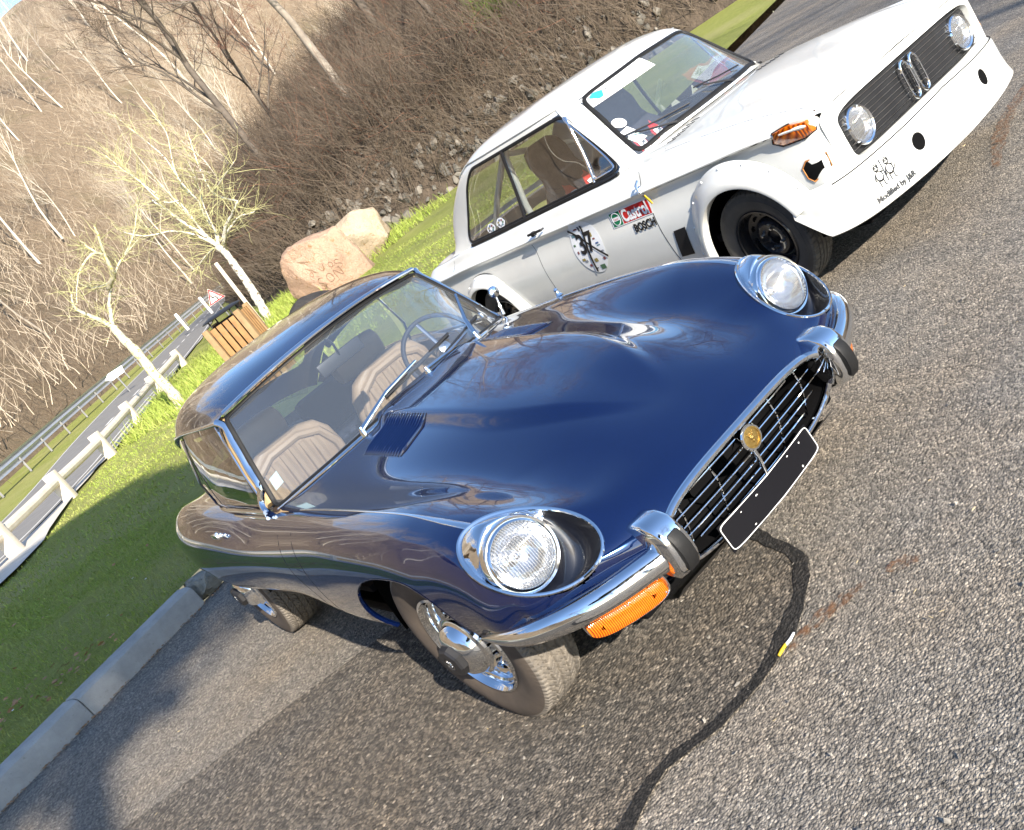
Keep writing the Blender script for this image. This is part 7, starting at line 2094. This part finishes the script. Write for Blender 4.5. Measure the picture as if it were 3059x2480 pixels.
# daisies and fallen leaves on the turf, straw bits on the tarmac
M['leaf'] = varied('dead_leaf', (.24, .13, .06), (.36, .22, .12), .8, 30, obj=False)
def bits(name, pts, size, material, label, cat, asp=.5, lift=.012, tiltr=.5):
    V, F = [], []
    for (x, y, z) in pts:
        a = rnd.uniform(0, 6.28); s_ = size * rnd.uniform(.5, 1.3); R_ = Matrix.Rotation(a, 3, 'Z') @ Matrix.Rotation(rnd.gauss(0, tiltr), 3, 'X')
        n0 = len(V)
        for u, w_, h_ in ((-1, 0, 0), (-.3, asp, .12), (.5, asp * .8, .05), (1, 0, .15), (.4, -asp, .05), (-.4, -asp * .8, .1)): V.append(tuple(R_ @ Vector((u * s_, w_ * s_, h_ * s_)) + Vector((x, y, z + lift))))
        F.append(tuple(range(n0, n0 + 6)))
    return tag(link_mesh(name, V, F, material, None, False), label, cat, kind='stuff')
def turf(s_, t_):
    x, y = K(s_, -t_); return (x, y, float(Gz(x, y)) - .045 * (1 - min(1, t_ / 1.2)) + .02)
P_ = []
for cx, cy, r, n in ((.55, 1.0, .28, 90), (1.6, .8, .3, 70), (0.1, .55, .2, 50), (2.3, 1.6, .4, 60), (.9, 2.4, .5, 30), (-.4, 3, 1.2, 40)):
    P_ += [turf(cx + rnd.gauss(0, r), max(.2, cy + rnd.gauss(0, r * .6))) for _ in range(n)]
bits('fallen_leaves', P_, .022, M['leaf'], 'dead brown leaves lying in patches on the turf behind the kerb', 'leaves', lift=.02)
bits('daisies', [turf(rnd.uniform(-1.5, 3), rnd.uniform(.5, 6)) for _ in range(70)], .011, M['plate_white'], 'tiny white daisies dotted over the lawn', 'flowers', .8, .04, .2)
bits('kerb_debris', [(*K(rnd.uniform(-1.2, 3.2), abs(rnd.gauss(0, .035)) + .004), .004) for _ in range(420)], .011, M['leaf'], 'crumbled leaf debris lying along the foot of the kerb', 'debris', .5, .006)
M['straw'] = varied('straw', (.50, .38, .20), (.62, .50, .30), .8, 50, obj=False)
P_ = []
for _ in range(170):
    x, y = rnd.uniform(-4.2, 2.2), rnd.uniform(-3.8, 2.2)
    P_.append((x, y, float(lot_z(x, y)) + .008))
bits('straw_bits', P_, .010, M['straw'], 'scattered bits of straw and chaff on the tarmac', 'debris', .18, .006)
M['pebble'] = varied('loose_chip', (.22, .20, .17), (.36, .33, .28), .9, 90, obj=False)
mb = MB()
for _ in range(220):
    x, y = rnd.uniform(-1.5, 1.6), rnd.uniform(-.6, 1.9); s_ = rnd.uniform(.0025, .0055)
    pts = [(x + rnd.gauss(0, s_), y + rnd.gauss(0, s_), float(lot_z(x, y)) + .006 + abs(rnd.gauss(0, s_ * .7))) for _ in range(7)]
    mb.add(hull(pts))
tag(mb.build('loose_chippings', M['pebble'], None, smooth=False), 'loose pale stone chips lying on the tarmac round the blue car nose', 'gravel', kind='stuff')
yf = MB().add(tube([(.278, .887, .010), (.305, .894, .012), (.33, .890, .011)], [.0035, .0045, .004], 6)).build('chipped_stick', M['paper'], None)
tag(yf, 'short chipped yellow and white stick lying just outside the tar line', 'stick')
MB().add(tube([(.322, .891, .0125), (.345, .893, .0125), (.363, .894, .011)], [.0046, .0052, .004], 6)).build('yellow_end', M['yellow'], yf)
bt = MB().add(tube([(0, 0, .008), (.02, .004, .009), (.034, .003, .008)], .0045, 6)).build('cigarette_stub', M['paper'], None)
q = pix(2598, 905, 1); r_ = (q - np.array(CC)); tq = -CC[2] / r_[2]; q = np.array(CC) + r_ * tq; bt.location = (q[0], q[1], .004); tag(bt, 'small crushed white stub on the tarmac right of the far headlamp', 'litter')
# rusty stain streak: a thin uneven film on the asphalt
def stainmat():
    m = mat('rust_stain', (.20, .085, .03), .9); t = NT(m)
    a = t.ramp(t.noise(30, 8, .75), [(.45, (0, 0, 0)), (.62, (.75, .75, .75))]); t.l.new(a, t.b.inputs['Alpha']); return m
M['stain'] = stainmat()
for pts, w in (([(.34, .925), (.27, .93), (.19, .955), (.13, .985), (.07, 1.02)], .030), ([(.02, 1.06), (-.01, 1.10), (-.03, 1.15)], .03), ([(-3.9, -.30), (-3.2, -.16), (-2.6, .1)], .05)):
    c = polyres(pts, 24); rows = [[], []]
    for i, p in enumerate(c):
        q = c[min(i + 1, 23)] - c[max(i - 1, 0)]; q /= np.linalg.norm(q); nn = np.array([-q[1], q[0]]); ww = w * (.4 + .6 * math.sin(PI * i / 23)) * rnd.uniform(.7, 1.2)
        rows[0].append((*(p + nn * ww), .0125 + float(lot_z(*p)))); rows[1].append((*(p - nn * ww), .0125 + float(lot_z(*p))))
    V, F = loft(rows, False); tag(link_mesh('rust_stain', V, F, M['stain'], None, False), kind='structure')
for pr in (protos, bprot):
    for a_, b_ in pr: bpy.data.objects.remove(a_); bpy.data.objects.remove(b_)
